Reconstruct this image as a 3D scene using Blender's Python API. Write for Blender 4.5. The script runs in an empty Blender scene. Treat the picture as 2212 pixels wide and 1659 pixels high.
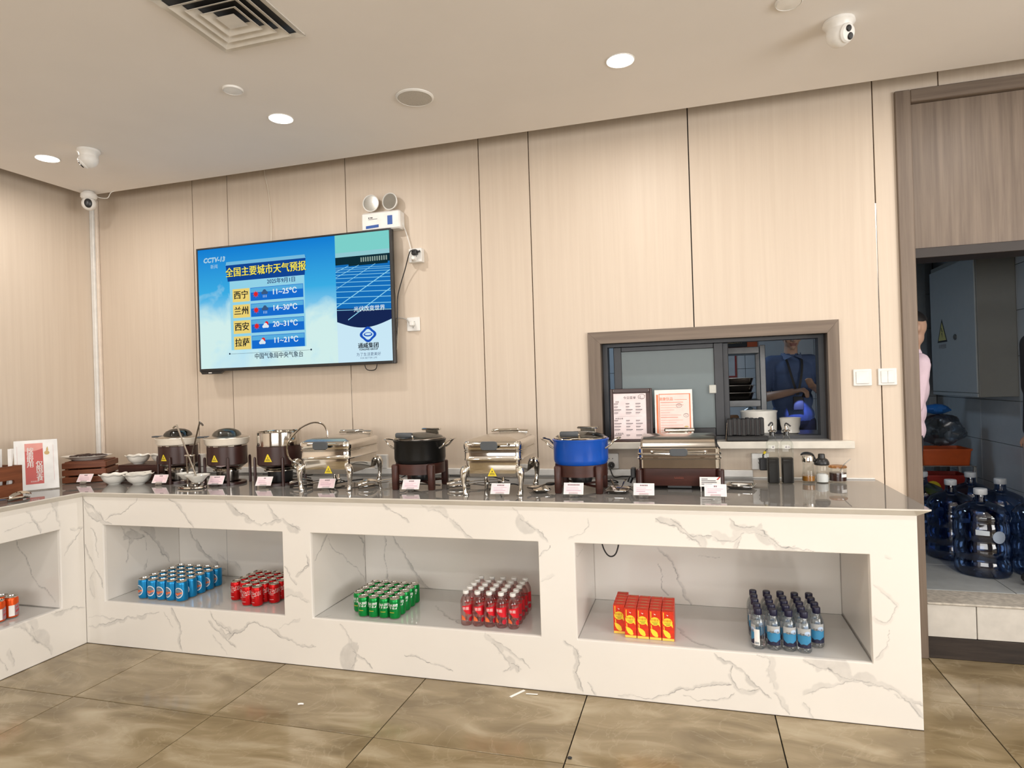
import bpy, bmesh, math, random
import numpy as np
from mathutils import Matrix, Vector, Euler
random.seed(7); rng = np.random.default_rng(7)
SC = bpy.context.scene
COL = SC.collection
PI = math.pi
R = math.radians
# ------------------------------------------------------------------ camera
FPX = 1362.07
cd = bpy.data.cameras.new('camera'); cam = bpy.data.objects.new('camera', cd); COL.objects.link(cam)
cam.location = (3.45593, -2.85997, 1.42792)
cam.rotation_euler = (1.5735656, 0.0317190, 0.2785558)
cd.sensor_fit = 'HORIZONTAL'; cd.sensor_width = 36.0; cd.lens = FPX / 2212 * 36.0
cd.clip_start = 0.05; cd.clip_end = 60
SC.camera = cam
# ------------------------------------------------------------------ world, light, exposure
SC.view_settings.view_transform = 'Standard'; SC.view_settings.look = 'None'
SC.view_settings.gamma = 1.0; SC.view_settings.exposure = 0.0; SC.view_settings.use_curve_mapping = False
try:
    SC.cycles.transparent_max_bounces = 40; SC.cycles.max_bounces = 10
    SC.cycles.caustics_reflective = False; SC.cycles.caustics_refractive = False
    SC.cycles.use_denoising = True; SC.cycles.sample_clamp_indirect = 6.0
except Exception:
    pass
wd = bpy.data.worlds.new('sky'); SC.world = wd; wd.use_nodes = True
bg = wd.node_tree.nodes['Background']
sky = wd.node_tree.nodes.new('ShaderNodeTexSky'); sky.sky_type = 'HOSEK_WILKIE'; sky.turbidity = 5
sky.sun_direction = (-0.3, 0.75, 0.6)
wd.node_tree.links.new(sky.outputs[0], bg.inputs[0]); bg.inputs[1].default_value = 0.6

def area(name, loc, rot, sx, sy, power, col, spread=180, shape='RECTANGLE'):
    l = bpy.data.lights.new(name, 'AREA'); l.shape = shape; l.size = sx; l.size_y = sy
    l.energy = power; l.color = col; l.spread = R(spread)
    o = bpy.data.objects.new(name, l); COL.objects.link(o); o.location = loc; o.rotation_euler = rot
    return o
WARM = (1.0, 0.955, 0.91)
LAMP_X = (-0.119, 1.465, 3.196, 4.93, 6.62)
LAMP_Y = (-0.060, -1.75, -3.5, -5.2)
LAMP_W = 7.3
CZ = 2.840
for j, y in enumerate(LAMP_Y):
    for i, x in enumerate(LAMP_X):
        area('downlight_beam', (x, y, CZ - 0.012), (0, 0, 0), 0.085, 0.085, LAMP_W, WARM, 178, 'DISK')
# area lamps stand in for daylight at two added, unseen window bands (right wall, and the wall behind the viewer)
area('daylight_right', (7.36, -3.2, 1.65), (0, R(90), 0), 1.5, 3.6, 175, (1.0, 0.98, 0.96))
area('rear_fill_light', (2.9, -6.66, 1.65), (R(90), 0, 0), 4.6, 1.5, 140, (1.0, 0.98, 0.96))
# unseen cool ceiling panel, added to light the kitchen from the left
area('kitchen_fill_light', (2.9, 2.3, 2.68), (0, 0, 0), 0.5, 0.5, 11, (0.62, 0.80, 1.0), 170)

# ------------------------------------------------------------------ materials
def mat(name, col, rough=0.5, metal=0.0, emit=None, es=1.0, coat=0.0, var=0.06, nscale=18.0, spec=0.5, aniso=None):
    m = bpy.data.materials.new(name); m.use_nodes = True
    nt = m.node_tree; b = nt.nodes['Principled BSDF']
    b.inputs['Roughness'].default_value = rough; b.inputs['Metallic'].default_value = metal
    b.inputs['Coat Weight'].default_value = coat; b.inputs['Specular IOR Level'].default_value = spec
    tc = nt.nodes.new('ShaderNodeTexCoord'); n = nt.nodes.new('ShaderNodeTexNoise')
    n.inputs['Scale'].default_value = nscale; n.inputs['Detail'].default_value = 3
    if aniso:
        mp = nt.nodes.new('ShaderNodeMapping'); mp.inputs['Scale'].default_value = aniso
        nt.links.new(tc.outputs['Object'], mp.inputs[0]); nt.links.new(mp.outputs[0], n.inputs['Vector'])
    else:
        nt.links.new(tc.outputs['Object'], n.inputs['Vector'])
    r = nt.nodes.new('ShaderNodeValToRGB')
    c = np.array(col[:3])
    r.color_ramp.elements[0].position = 0.3; r.color_ramp.elements[1].position = 0.7
    r.color_ramp.elements[0].color = (*np.clip(c * (1 - var), 0, 1), 1); r.color_ramp.elements[1].color = (*np.clip(c * (1 + var), 0, 1), 1)
    nt.links.new(n.outputs['Fac'], r.inputs[0]); nt.links.new(r.outputs[0], b.inputs['Base Color'])
    if emit is not None:
        b.inputs['Emission Color'].default_value = (*emit, 1); b.inputs['Emission Strength'].default_value = es
    return m
def s2l(*c):
    return tuple(((v / 255) / 12.92 if v / 255 <= 0.04045 else ((v / 255 + 0.055) / 1.055) ** 2.4) for v in c)
def emat(name, col, es=1.0):
    m = bpy.data.materials.new(name); m.use_nodes = True; nt = m.node_tree; nt.nodes.clear()
    o = nt.nodes.new('ShaderNodeOutputMaterial'); e = nt.nodes.new('ShaderNodeEmission')
    e.inputs[0].default_value = (*col, 1); e.inputs[1].default_value = es; nt.links.new(e.outputs[0], o.inputs[0])
    return m
def clear(name, tint, refl=0.12, rough=0.04, edge=0.6):
    """thin clear plastic or glass: tinted see-through wall with a fresnel-weighted gloss"""
    m = bpy.data.materials.new(name); m.use_nodes = True; nt = m.node_tree; nt.nodes.clear()
    o = nt.nodes.new('ShaderNodeOutputMaterial'); mx = nt.nodes.new('ShaderNodeMixShader')
    t = nt.nodes.new('ShaderNodeBsdfTransparent'); g = nt.nodes.new('ShaderNodeBsdfGlossy'); lw = nt.nodes.new('ShaderNodeLayerWeight')
    mr = nt.nodes.new('ShaderNodeMapRange')
    t.inputs[0].default_value = (*tint, 1); g.inputs['Roughness'].default_value = rough; lw.inputs[0].default_value = 0.35
    mr.inputs['To Min'].default_value = refl * 0.35; mr.inputs['To Max'].default_value = edge
    nt.links.new(lw.outputs['Fresnel'], mr.inputs[0]); nt.links.new(mr.outputs[0], mx.inputs[0])
    nt.links.new(t.outputs[0], mx.inputs[1]); nt.links.new(g.outputs[0], mx.inputs[2]); nt.links.new(mx.outputs[0], o.inputs[0])
    return m
def marble(name, base, rough, veincol=(0.25, 0.245, 0.24), haze=0.05, fine=True):
    """white slab: the traced veins come from the vertex attribute 'vein', faint clouding from noise"""
    m = bpy.data.materials.new(name); m.use_nodes = True; nt = m.node_tree; b = nt.nodes['Principled BSDF']
    L = nt.links.new
    tc = nt.nodes.new('ShaderNodeTexCoord'); n = nt.nodes.new('ShaderNodeTexNoise'); n.inputs['Scale'].default_value = 2.6; n.inputs['Detail'].default_value = 5
    L(tc.outputs['Object'], n.inputs['Vector'])
    r = nt.nodes.new('ShaderNodeValToRGB'); bb = np.array(base)
    r.color_ramp.elements[0].color = (*(bb * (1 - haze)), 1); r.color_ramp.elements[1].color = (*np.clip(bb * (1 + haze * .4), 0, 1), 1)
    L(n.outputs['Fac'], r.inputs[0])
    at = nt.nodes.new('ShaderNodeAttribute'); at.attribute_name = 'vein'
    n2 = nt.nodes.new('ShaderNodeTexNoise'); n2.inputs['Scale'].default_value = 20; n2.inputs['Detail'].default_value = 4
    L(tc.outputs['Object'], n2.inputs['Vector'])
    mr = nt.nodes.new('ShaderNodeMapRange'); mr.inputs['From Min'].default_value = .3; mr.inputs['From Max'].default_value = .7; mr.inputs['To Min'].default_value = 0.65; mr.inputs['To Max'].default_value = 1.2
    L(n2.outputs['Fac'], mr.inputs[0])
    mu = nt.nodes.new('ShaderNodeMath'); mu.operation = 'MULTIPLY'; mu.use_clamp = True
    L(at.outputs['Fac'], mu.inputs[0]); L(mr.outputs[0], mu.inputs[1])
    mx = nt.nodes.new('ShaderNodeMix'); mx.data_type = 'RGBA'
    L(mu.outputs[0], mx.inputs[0]); L(r.outputs[0], mx.inputs[6]); mx.inputs[7].default_value = (*veincol, 1)
    L(mx.outputs[2], b.inputs['Base Color'])
    b.inputs['Roughness'].default_value = rough
    return m
def wood(name, c0, c1, rough=0.45, scale=(26, 26, 0.9), fine=90, coat=0.0, rnd=True):
    m = bpy.data.materials.new(name); m.use_nodes = True; nt = m.node_tree; b = nt.nodes['Principled BSDF']; L = nt.links.new
    tc = nt.nodes.new('ShaderNodeTexCoord'); mp = nt.nodes.new('ShaderNodeMapping'); mp.inputs['Scale'].default_value = scale
    oi = nt.nodes.new('ShaderNodeObjectInfo'); ad = nt.nodes.new('ShaderNodeVectorMath'); ad.operation = 'ADD'
    sc = nt.nodes.new('ShaderNodeVectorMath'); sc.operation = 'SCALE'; sc.inputs['Scale'].default_value = 37.0 if rnd else 0
    cx = nt.nodes.new('ShaderNodeCombineXYZ'); L(oi.outputs['Random'], cx.inputs[0]); L(oi.outputs['Random'], cx.inputs[1]); L(cx.outputs[0], sc.inputs[0])
    L(tc.outputs['Object'], mp.inputs[0]); L(mp.outputs[0], ad.inputs[0]); L(sc.outputs[0], ad.inputs[1])
    n = nt.nodes.new('ShaderNodeTexNoise'); n.inputs['Scale'].default_value = 1.0; n.inputs['Detail'].default_value = 6; n.inputs['Roughness'].default_value = .62; n.inputs['Distortion'].default_value = .25
    L(ad.outputs[0], n.inputs['Vector'])
    r = nt.nodes.new('ShaderNodeValToRGB'); r.color_ramp.elements[0].position = .34; r.color_ramp.elements[1].position = .68
    r.color_ramp.elements[0].color = (*c0, 1); r.color_ramp.elements[1].color = (*c1, 1)
    L(n.outputs['Fac'], r.inputs[0]); L(r.outputs[0], b.inputs['Base Color'])
    bp = nt.nodes.new('ShaderNodeBump'); bp.inputs['Strength'].default_value = .06; L(n.outputs['Fac'], bp.inputs['Height']); L(bp.outputs[0], b.inputs['Normal'])
    b.inputs['Roughness'].default_value = rough; b.inputs['Coat Weight'].default_value = coat
    return m
def tilemat(name):
    m = bpy.data.materials.new(name); m.use_nodes = True; nt = m.node_tree; b = nt.nodes['Principled BSDF']; L = nt.links.new
    tc = nt.nodes.new('ShaderNodeTexCoord'); oi = nt.nodes.new('ShaderNodeObjectInfo')
    cx = nt.nodes.new('ShaderNodeCombineXYZ'); L(oi.outputs['Random'], cx.inputs[0]); L(oi.outputs['Random'], cx.inputs[1]); L(oi.outputs['Random'], cx.inputs[2])
    sc = nt.nodes.new('ShaderNodeVectorMath'); sc.operation = 'SCALE'; sc.inputs['Scale'].default_value = 23.0; L(cx.outputs[0], sc.inputs[0])
    ad = nt.nodes.new('ShaderNodeVectorMath'); ad.operation = 'ADD'; L(tc.outputs['Object'], ad.inputs[0]); L(sc.outputs[0], ad.inputs[1])
    mp = nt.nodes.new('ShaderNodeMapping'); mp.inputs['Rotation'].default_value = (0, 0, R(35)); mp.inputs['Scale'].default_value = (1.0, 2.6, 1); L(ad.outputs[0], mp.inputs[0])
    n = nt.nodes.new('ShaderNodeTexNoise'); n.inputs['Scale'].default_value = 2.3; n.inputs['Detail'].default_value = 7; n.inputs['Distortion'].default_value = 1.1; L(mp.outputs[0], n.inputs['Vector'])
    r = nt.nodes.new('ShaderNodeValToRGB'); e = r.color_ramp.elements
    e[0].position = .3; e[0].color = (*s2l(116, 101, 74), 1); e[1].position = .74; e[1].color = (*s2l(176, 163, 137), 1)
    k = e.new(.52); k.color = (*s2l(143, 127, 98), 1)
    L(n.outputs['Fac'], r.inputs[0])
    n2 = nt.nodes.new('ShaderNodeTexNoise'); n2.inputs['Scale'].default_value = 3.2; n2.inputs['Detail'].default_value = 5; n2.inputs['Distortion'].default_value = 2.6; L(ad.outputs[0], n2.inputs['Vector'])
    v = nt.nodes.new('ShaderNodeMath'); v.operation = 'SUBTRACT'; L(n2.outputs['Fac'], v.inputs[0]); v.inputs[1].default_value = .5
    a = nt.nodes.new('ShaderNodeMath'); a.operation = 'ABSOLUTE'; L(v.outputs[0], a.inputs[0])
    mr = nt.nodes.new('ShaderNodeMapRange'); mr.inputs['From Min'].default_value = 0; mr.inputs['From Max'].default_value = .018; mr.inputs['To Min'].default_value = .20; mr.inputs['To Max'].default_value = 0
    L(a.outputs[0], mr.inputs[0])
    mx = nt.nodes.new('ShaderNodeMix'); mx.data_type = 'RGBA'; L(mr.outputs[0], mx.inputs[0]); L(r.outputs[0], mx.inputs[6]); mx.inputs[7].default_value = (*s2l(184, 171, 144), 1)
    L(mx.outputs[2], b.inputs['Base Color']); b.inputs['Roughness'].default_value = .14
    return m

M = {}
M['panel'] = wood('beige wood veneer', s2l(209, 193, 175), s2l(215, 200, 182), .5, (42, 42, 1.1))
M['groove'] = mat('dark groove', s2l(38, 24, 14), .6)
M['chrome_strip'] = mat('chrome strip', (.8, .78, .75), .15, 1.0)
M['ceiling'] = mat('matt ceiling paint', s2l(233, 229, 225), .9, var=.015, nscale=3)
M['darkwood'] = wood('grey brown door wood', s2l(100, 86, 74), s2l(127, 112, 98), .5, (34, 34, 1.2))
M['darkwood_h'] = wood('grey brown frame wood', s2l(102, 88, 76), s2l(128, 113, 99), .5, (1.2, 34, 34))
M['marble'] = marble('white veined marble', (.82, .785, .73), .13)
M['marble_top'] = marble('grey polished worktop', (.215, .205, .19), .035, (.12, .118, .115))
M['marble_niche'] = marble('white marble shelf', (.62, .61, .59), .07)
M['tile'] = tilemat('beige marble floor tile')
M['grout'] = mat('dark grout', s2l(34, 28, 20), .9)
M['white_paint'] = mat('white wall paint', (.72, .70, .66), .8)
M['white_plastic'] = mat('white plastic', (.80, .79, .76), .35)
M['white_ceramic'] = mat('white ceramic', (.82, .80, .74), .12)
M['cream_ceramic'] = mat('cream enamel', (.86, .79, .68), .2)
M['black'] = mat('black plastic', (.012, .012, .013), .35)
M['black_matt'] = mat('matt black', (.018, .018, .019), .55)
M['cable'] = mat('black cable rubber', (.01, .01, .011), .5)
M['chrome'] = mat('polished steel', (.70, .67, .62), .07, 1.0, var=.02)
M['brushed'] = mat('brushed steel', (.56, .53, .48), .24, 1.0, var=.06, aniso=(3, 3, 90))
M['darksteel'] = mat('dark steel', (.22, .20, .18), .22, 1.0)
M['brownpaint'] = mat('dark brown lacquer', s2l(58, 34, 30), .32)
M['brownwood'] = wood('dark brown stained wood', s2l(52, 26, 20), s2l(74, 38, 30), .4, (4, 4, 22))
M['crate'] = wood('red brown crate wood', s2l(94, 48, 26), s2l(134, 76, 44), .5, (3, 3, 30))
M['yellow'] = mat('yellow sticker', s2l(232, 208, 40), .5)
M['pink_card'] = mat('pale pink card', s2l(240, 214, 218), .6)
M['white_card'] = mat('white card', (.84, .82, .79), .6)
M['ink'] = mat('dark ink', s2l(58, 50, 56), .7)
M['acrylic'] = clear('clear acrylic', (.965, .975, .975), .08, .04, .4)
M['ksteel'] = mat('dull kitchen steel', (.20, .20, .20), .38, .75, var=.1)
M['grey_handle'] = mat('grey soft handle', s2l(72, 76, 80), .5)
M['glass_lid'] = clear('smoked lid glass', (.55, .57, .56), .2, .03, .6)
M['glass'] = clear('clear glass', (.95, .965, .955), .05, .02, .28)
M['soy'] = mat('dark soy liquid', (.006, .004, .003), .35, spec=.2)
M['bluepot'] = mat('blue enamel', s2l(6, 78, 178), .28, coat=.3)
M['blackpot'] = mat('black enamel', (.004, .004, .004), .33, spec=.35)

# ------------------------------------------------------------------ mesh helpers
class MB:
    def __init__(s):
        s.v = []; s.f = []; s.mi = []; s.m = 0; s.T = Matrix.Identity(4)
    def add(s, vs, fs):
        o = len(s.v)
        s.v += [tuple(s.T @ Vector(p)) for p in vs]
        for f in fs:
            s.f.append([i + o for i in f]); s.mi.append(s.m)
    def box(s, x0, x1, y0, y1, z0, z1):
        s.add([(x0, y0, z0), (x1, y0, z0), (x1, y1, z0), (x0, y1, z0), (x0, y0, z1), (x1, y0, z1), (x1, y1, z1), (x0, y1, z1)],
              [(0, 3, 2, 1), (4, 5, 6, 7), (0, 1, 5, 4), (1, 2, 6, 5), (2, 3, 7, 6), (3, 0, 4, 7)])
        return s
    def loft(s, rings, cap0=True, cap1=True, closed=True):
        n = len(rings[0]); vs = [p for r in rings for p in r]; fs = []
        for k in range(len(rings) - 1):
            for i in range(n if closed else n - 1):
                j = (i + 1) % n
                fs.append((k * n + i, k * n + j, (k + 1) * n + j, (k + 1) * n + i))
        if cap0: fs.append(tuple(range(n - 1, -1, -1)))
        if cap1: fs.append(tuple(range((len(rings) - 1) * n, len(rings) * n)))
        s.add(vs, fs); return s
    def bbox(s, x0, x1, y0, y1, z0, z1, b=.004):
        """box with small bevelled edges"""
        def rr(i, z):
            c = b; X0, X1, Y0, Y1 = x0 + i, x1 - i, y0 + i, y1 - i
            return [(X0 + c, Y0, z), (X1 - c, Y0, z), (X1, Y0 + c, z), (X1, Y1 - c, z), (X1 - c, Y1, z), (X0 + c, Y1, z), (X0, Y1 - c, z), (X0, Y0 + c, z)]
        s.loft([rr(b * .8, z0), rr(0, z0 + b), rr(0, z1 - b), rr(b * .8, z1)]); return s
    def lathe(s, prof, n=24, c=(0, 0), sx=1.0, sy=1.0):
        rings = [[(c[0] + max(r, 1e-5) * sx * math.cos(2 * PI * i / n), c[1] + max(r, 1e-5) * sy * math.sin(2 * PI * i / n), z) for i in range(n)] for r, z in prof]
        s.loft(rings, True, True); return s
    def tube(s, pts, r, n=8, closed=False, flat=1.0):
        P = [Vector(p) for p in pts]; N = len(P); rad = r if isinstance(r, (list, tuple)) else [r] * N
        rings = []; up = None
        for i in range(N):
            a = P[(i - 1) % N] if (closed or i > 0) else P[i]; b = P[(i + 1) % N] if (closed or i < N - 1) else P[i]
            t = (b - a).normalized()
            if up is None:
                up = Vector((0, 0, 1)) if abs(t.z) < .9 else Vector((1, 0, 0))
            u = (up - t * up.dot(t))
            u = u.normalized() if u.length > 1e-6 else Vector((1, 0, 0)); w = t.cross(u); up = u
            rings.append([tuple(P[i] + (u * math.cos(2 * PI * k / n) * flat + w * math.sin(2 * PI * k / n)) * rad[i]) for k in range(n)])
        if closed: rings.append(rings[0]); s.loft(rings, False, False)
        else: s.loft(rings)
        return s
    def sphere(s, c, r, n=16, m=10):
        if not isinstance(r, (tuple, list)): r = (r, r, r)
        rings = []
        for k in range(m + 1):
            t = PI * k / m; q = max(math.sin(t), 1e-4)
            rings.append([(c[0] + r[0] * q * math.cos(2 * PI * i / n), c[1] + r[1] * q * math.sin(2 * PI * i / n), c[2] - r[2] * math.cos(t)) for i in range(n)])
        s.loft(rings); return s
    def poly(s, pts):
        s.add(pts, [tuple(range(len(pts)))]); return s
    def prism(s, pts, axis, a, b):
        """extrude a 2-D outline: axis 'y' takes (x,z), 'z' takes (x,y), 'x' takes (y,z)"""
        f = {'y': lambda p, t: (p[0], t, p[1]), 'z': lambda p, t: (p[0], p[1], t), 'x': lambda p, t: (t, p[0], p[1])}[axis]
        s.loft([[f(p, a) for p in pts], [f(p, b) for p in pts]]); return s
    def decal(s, pts, fn, step=.006):
        """flat outline (u,v) laid onto a curved surface by fn(u,v) -> xyz, cut into narrow columns first"""
        us = [p[0] for p in pts]; u0, u1 = min(us), max(us); k = max(1, int(math.ceil((u1 - u0) / step)))
        def clip(P, a, sgn):
            out = []
            for i in range(len(P)):
                p, q = P[i], P[(i + 1) % len(P)]; dp, dq = sgn * (p[0] - a), sgn * (q[0] - a)
                if dp >= 0: out.append(p)
                if dp * dq < 0:
                    t = dp / (dp - dq); out.append((a, p[1] + (q[1] - p[1]) * t))
            return out
        for i in range(k):
            a, b = u0 + (u1 - u0) * i / k, u0 + (u1 - u0) * (i + 1) / k
            P = clip(clip(list(pts), a, 1), b, -1)
            if len(P) > 2: s.poly([fn(*p) for p in P])
        return s
    def text(s, body, size, fn=None, align='CENTER', shear=0.0, bold=0.0, sx=1.0, space=1.0):
        c = bpy.data.curves.new('t', 'FONT'); c.body = body; c.size = size; c.align_x = align; c.align_y = 'CENTER'
        c.shear = shear; c.offset = bold; c.resolution_u = 2; c.space_character = space
        o = bpy.data.objects.new('t', c); COL.objects.link(o)
        dg = bpy.context.evaluated_depsgraph_get(); me = bpy.data.meshes.new_from_object(o.evaluated_get(dg))
        vs = [(v.co.x * sx, v.co.y) for v in me.vertices]; fs = [tuple(p.vertices) for p in me.polygons]
        bpy.data.objects.remove(o); bpy.data.curves.remove(c); bpy.data.meshes.remove(me)
        fn = fn or (lambda u, v: (u, 0, v))
        s.add([fn(u, v) for u, v in vs], fs); return s
    def mesh(s, name, mats, smooth=35, recalc=True):
        me = bpy.data.meshes.new(name); me.from_pydata(s.v, [], s.f)
        for m in (mats if isinstance(mats, (list, tuple)) else [mats]): me.materials.append(m)
        me.polygons.foreach_set('material_index', s.mi)
        if recalc:
            bm = bmesh.new(); bm.from_mesh(me); bmesh.ops.remove_doubles(bm, verts=bm.verts, dist=1e-6) if len(s.v) < 20000 else None
            bmesh.ops.recalc_face_normals(bm, faces=bm.faces); bm.to_mesh(me); bm.free()
        if smooth:
            me.polygons.foreach_set('use_smooth', [True] * len(me.polygons)); me.set_sharp_from_angle(angle=R(smooth))
        me.update(); return me
    def obj(s, name, mats, parent=None, smooth=35, recalc=True, **tags):
        o = bpy.data.objects.new(name, s.mesh(name, mats, smooth, recalc)); COL.objects.link(o)
        if parent is not None: o.parent = parent
        for k, v in tags.items(): o[k] = v
        return o
def tag(o, label, cat, group=None):
    o['label'] = label; o['category'] = cat
    if group: o['group'] = group
    return o
def thing(name, label, cat, loc=(0, 0, 0), rz=0.0, group=None):
    o = bpy.data.objects.new(name, None); COL.objects.link(o); o.location = loc; o.rotation_euler = (0, 0, rz)
    o.empty_display_size = .05
    return tag(o, label, cat, group)
def struct(o):
    o['kind'] = 'structure'; return o
def sempty(name, loc=(0, 0, 0)):
    o = bpy.data.objects.new(name, None); COL.objects.link(o); o.location = loc; o['kind'] = 'structure'; return o
def copy_tree(o, parent=None):
    c = o.copy(); COL.objects.link(c)
    if parent is not None: c.parent = parent
    for ch in list(o.children): copy_tree(ch, c)
    return c
def place(proto, used, loc, rz, label, group=None):
    o = proto if not used else copy_tree(proto)
    o.location = loc; o.rotation_euler = (0, 0, rz); o['label'] = label
    if group: o['group'] = group
    return o
def rrect(w, d, r, n=4, cx=0, cy=0):
    out = []; r = max(r, .006)
    for (sx, sy, a0) in ((1, 1, 0), (-1, 1, 90), (-1, -1, 180), (1, -1, 270)):
        for k in range(n + 1):
            a = R(a0 + 90 * k / n); out.append((cx + sx * (w / 2 - r) + r * math.cos(a), cy + sy * (d / 2 - r) + r * math.sin(a)))
    return out
def at_z(o, z): return [(x, y, z) for x, y in o]
def arc(cx, cy, r, a0, a1, n=12, ry=None):
    ry = ry or r
    return [(cx + r * math.cos(R(a0 + (a1 - a0) * k / n)), cy + ry * math.sin(R(a0 + (a1 - a0) * k / n))) for k in range(n + 1)]
def smooth_path(pts, k=6):
    P = [Vector(p) for p in pts]; out = []
    for i in range(len(P) - 1):
        p0, p1, p2, p3 = P[max(i - 1, 0)], P[i], P[i + 1], P[min(i + 2, len(P) - 1)]
        for j in range(k):
            t = j / k
            out.append(tuple(.5 * ((2 * p1) + (p2 - p0) * t + (2 * p0 - 5 * p1 + 4 * p2 - p3) * t * t + (3 * p1 - p0 - 3 * p2 + p3) * t ** 3)))
    out.append(tuple(P[-1])); return out
ORD = ['first', 'second', 'third', 'fourth', 'fifth', 'sixth', 'seventh', 'eighth']

# marble panels whose veins were traced from the photograph, kept as a colour attribute of the slab
def vein_field(X, Y, veins, seed=1):
    rg = np.random.default_rng(seed); val = np.zeros(len(X))
    X = X + .0013 * np.sin(Y * 210 + 3 * np.sin(X * 90)) * np.sin(X * 131); Y = Y + .0013 * np.sin(X * 190 + 2 * np.sin(Y * 80))
    for w, d, pts in veins:
        w = w / 1000 * .72; P = np.array(pts, float)
        for it in range(3):
            m = (P[:-1] + P[1:]) / 2; t = P[1:] - P[:-1]; nn = np.stack([-t[:, 1], t[:, 0]], 1)
            m = m + nn * rg.uniform(-.13, .13, (len(m), 1))
            Q = np.empty((len(P) + len(m), 2)); Q[0::2] = P; Q[1::2] = m; P = Q
        wid = w * np.exp(np.convolve(np.pad(rg.normal(0, 1.1, len(P)), 3, 'edge'), np.ones(7) / 7, 'valid') * 1.25)
        taper = np.minimum(1, np.minimum(np.arange(len(P)), np.arange(len(P))[::-1]) / (len(P) * .12) + .25)
        side = rg.choice([-1, 1]); hz = rg.uniform(1.6, 3.0); dark = np.clip(np.convolve(np.pad(rg.uniform(.1, 1.5, len(P)), 2, 'edge'), np.ones(5) / 5, 'valid'), .3, 1)
        for i in range(len(P) - 1):
            a, b = P[i], P[i + 1]; ww = .0013 + .13 * wid[i] * taper[i]; W = max(wid[i] * taper[i] * hz, .0005); rad = max(ww * 3, W + .006) + .003
            sel = np.nonzero((X > min(a[0], b[0]) - rad) & (X < max(a[0], b[0]) + rad) & (Y > min(a[1], b[1]) - rad) & (Y < max(a[1], b[1]) + rad))[0]
            if not len(sel): continue
            ab = b - a; L = ab @ ab + 1e-12; px = X[sel] - a[0]; py = Y[sel] - a[1]
            t = np.clip((px * ab[0] + py * ab[1]) / L, 0, 1); dx = px - t * ab[0]; dy = py - t * ab[1]; dist = np.hypot(dx, dy)
            sg = np.sign(ab[0] * dy - ab[1] * dx) * side
            core = min(1, 1.9 * d) * np.exp(-(dist / ww) ** 2) * dark[i]
            soft = np.where(sg > 0, .62 * d * (.55 + .45 * dist / W) / (1 + np.exp(np.clip((dist - W) / .0012, -30, 30))), 0) if W > .003 else 0
            val[sel] = np.maximum(val[sel], np.maximum(core, soft))
    return np.clip(val, 0, 1)
def slab_grid(name, parent, material, u0, u1, v0, v1, fn, veins, step=.004, holes=(), back=.02, bn=(0, 1, 0), seed=1, label=None):
    """a tessellated slab: face grid with openings, plus nothing behind but a thin return at the hole edges"""
    def axis(a, b, cuts):
        c = sorted({a, b, *[q for q in cuts if a < q < b]}); out = []
        for p, q in zip(c[:-1], c[1:]):
            k = max(1, int(round((q - p) / step))); out += list(np.linspace(p, q, k + 1)[:-1])
        return np.array(out + [b])
    U = axis(u0, u1, [h[i] for h in holes for i in (0, 1)]); V = axis(v0, v1, [h[i] for h in holes for i in (2, 3)])
    nu, nv = len(U), len(V); UU, VV = np.meshgrid(U, V, indexing='ij'); X = UU.ravel(); Y = VV.ravel()
    uc = (U[:-1] + U[1:]) / 2; vc = (V[:-1] + V[1:]) / 2; keep = np.ones((nu - 1, nv - 1), bool)
    for h in holes: keep &= ~(((uc > h[0]) & (uc < h[1]))[:, None] & ((vc > h[2]) & (vc < h[3]))[None, :])
    I, J = np.nonzero(keep); q = np.stack([I * nv + J, (I + 1) * nv + J, (I + 1) * nv + J + 1, I * nv + J + 1], 1)
    val = vein_field(X, Y, veins, seed)
    used = np.unique(q); mp = -np.ones(nu * nv, int); mp[used] = np.arange(len(used)); q = mp[q]; X, Y, val = X[used], Y[used], val[used]
    co = np.stack(fn(X, Y), 1).astype(np.float32); nf = len(q); n0 = len(co)
    # thickness: a coarse back face offset along bn so the slab is a solid board, not a card
    me = bpy.data.meshes.new(name); me.vertices.add(n0); me.vertices.foreach_set('co', co.ravel())
    me.loops.add(nf * 4); me.loops.foreach_set('vertex_index', q.ravel().astype(np.int32))
    me.polygons.add(nf); me.polygons.foreach_set('loop_start', np.arange(0, nf * 4, 4, dtype=np.int32)); me.polygons.foreach_set('loop_total', np.full(nf, 4, np.int32))
    at = me.attributes.new('vein', 'FLOAT', 'POINT'); at.data.foreach_set('value', val.astype(np.float32))
    me.materials.append(material); me.update(calc_edges=True)
    bm = bmesh.new(); bm.from_mesh(me)
    edges = [e for e in bm.edges if e.is_boundary]
    r = bmesh.ops.extrude_edge_only(bm, edges=edges); vs = [g for g in r['geom'] if isinstance(g, bmesh.types.BMVert)]
    for v in vs: v.co += Vector(bn) * back
    bmesh.ops.recalc_face_normals(bm, faces=bm.faces); bm.to_mesh(me); bm.free(); me.validate()
    o = bpy.data.objects.new(name, me); COL.objects.link(o); o.parent = parent
    if label: o['label'] = label
    return o
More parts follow.
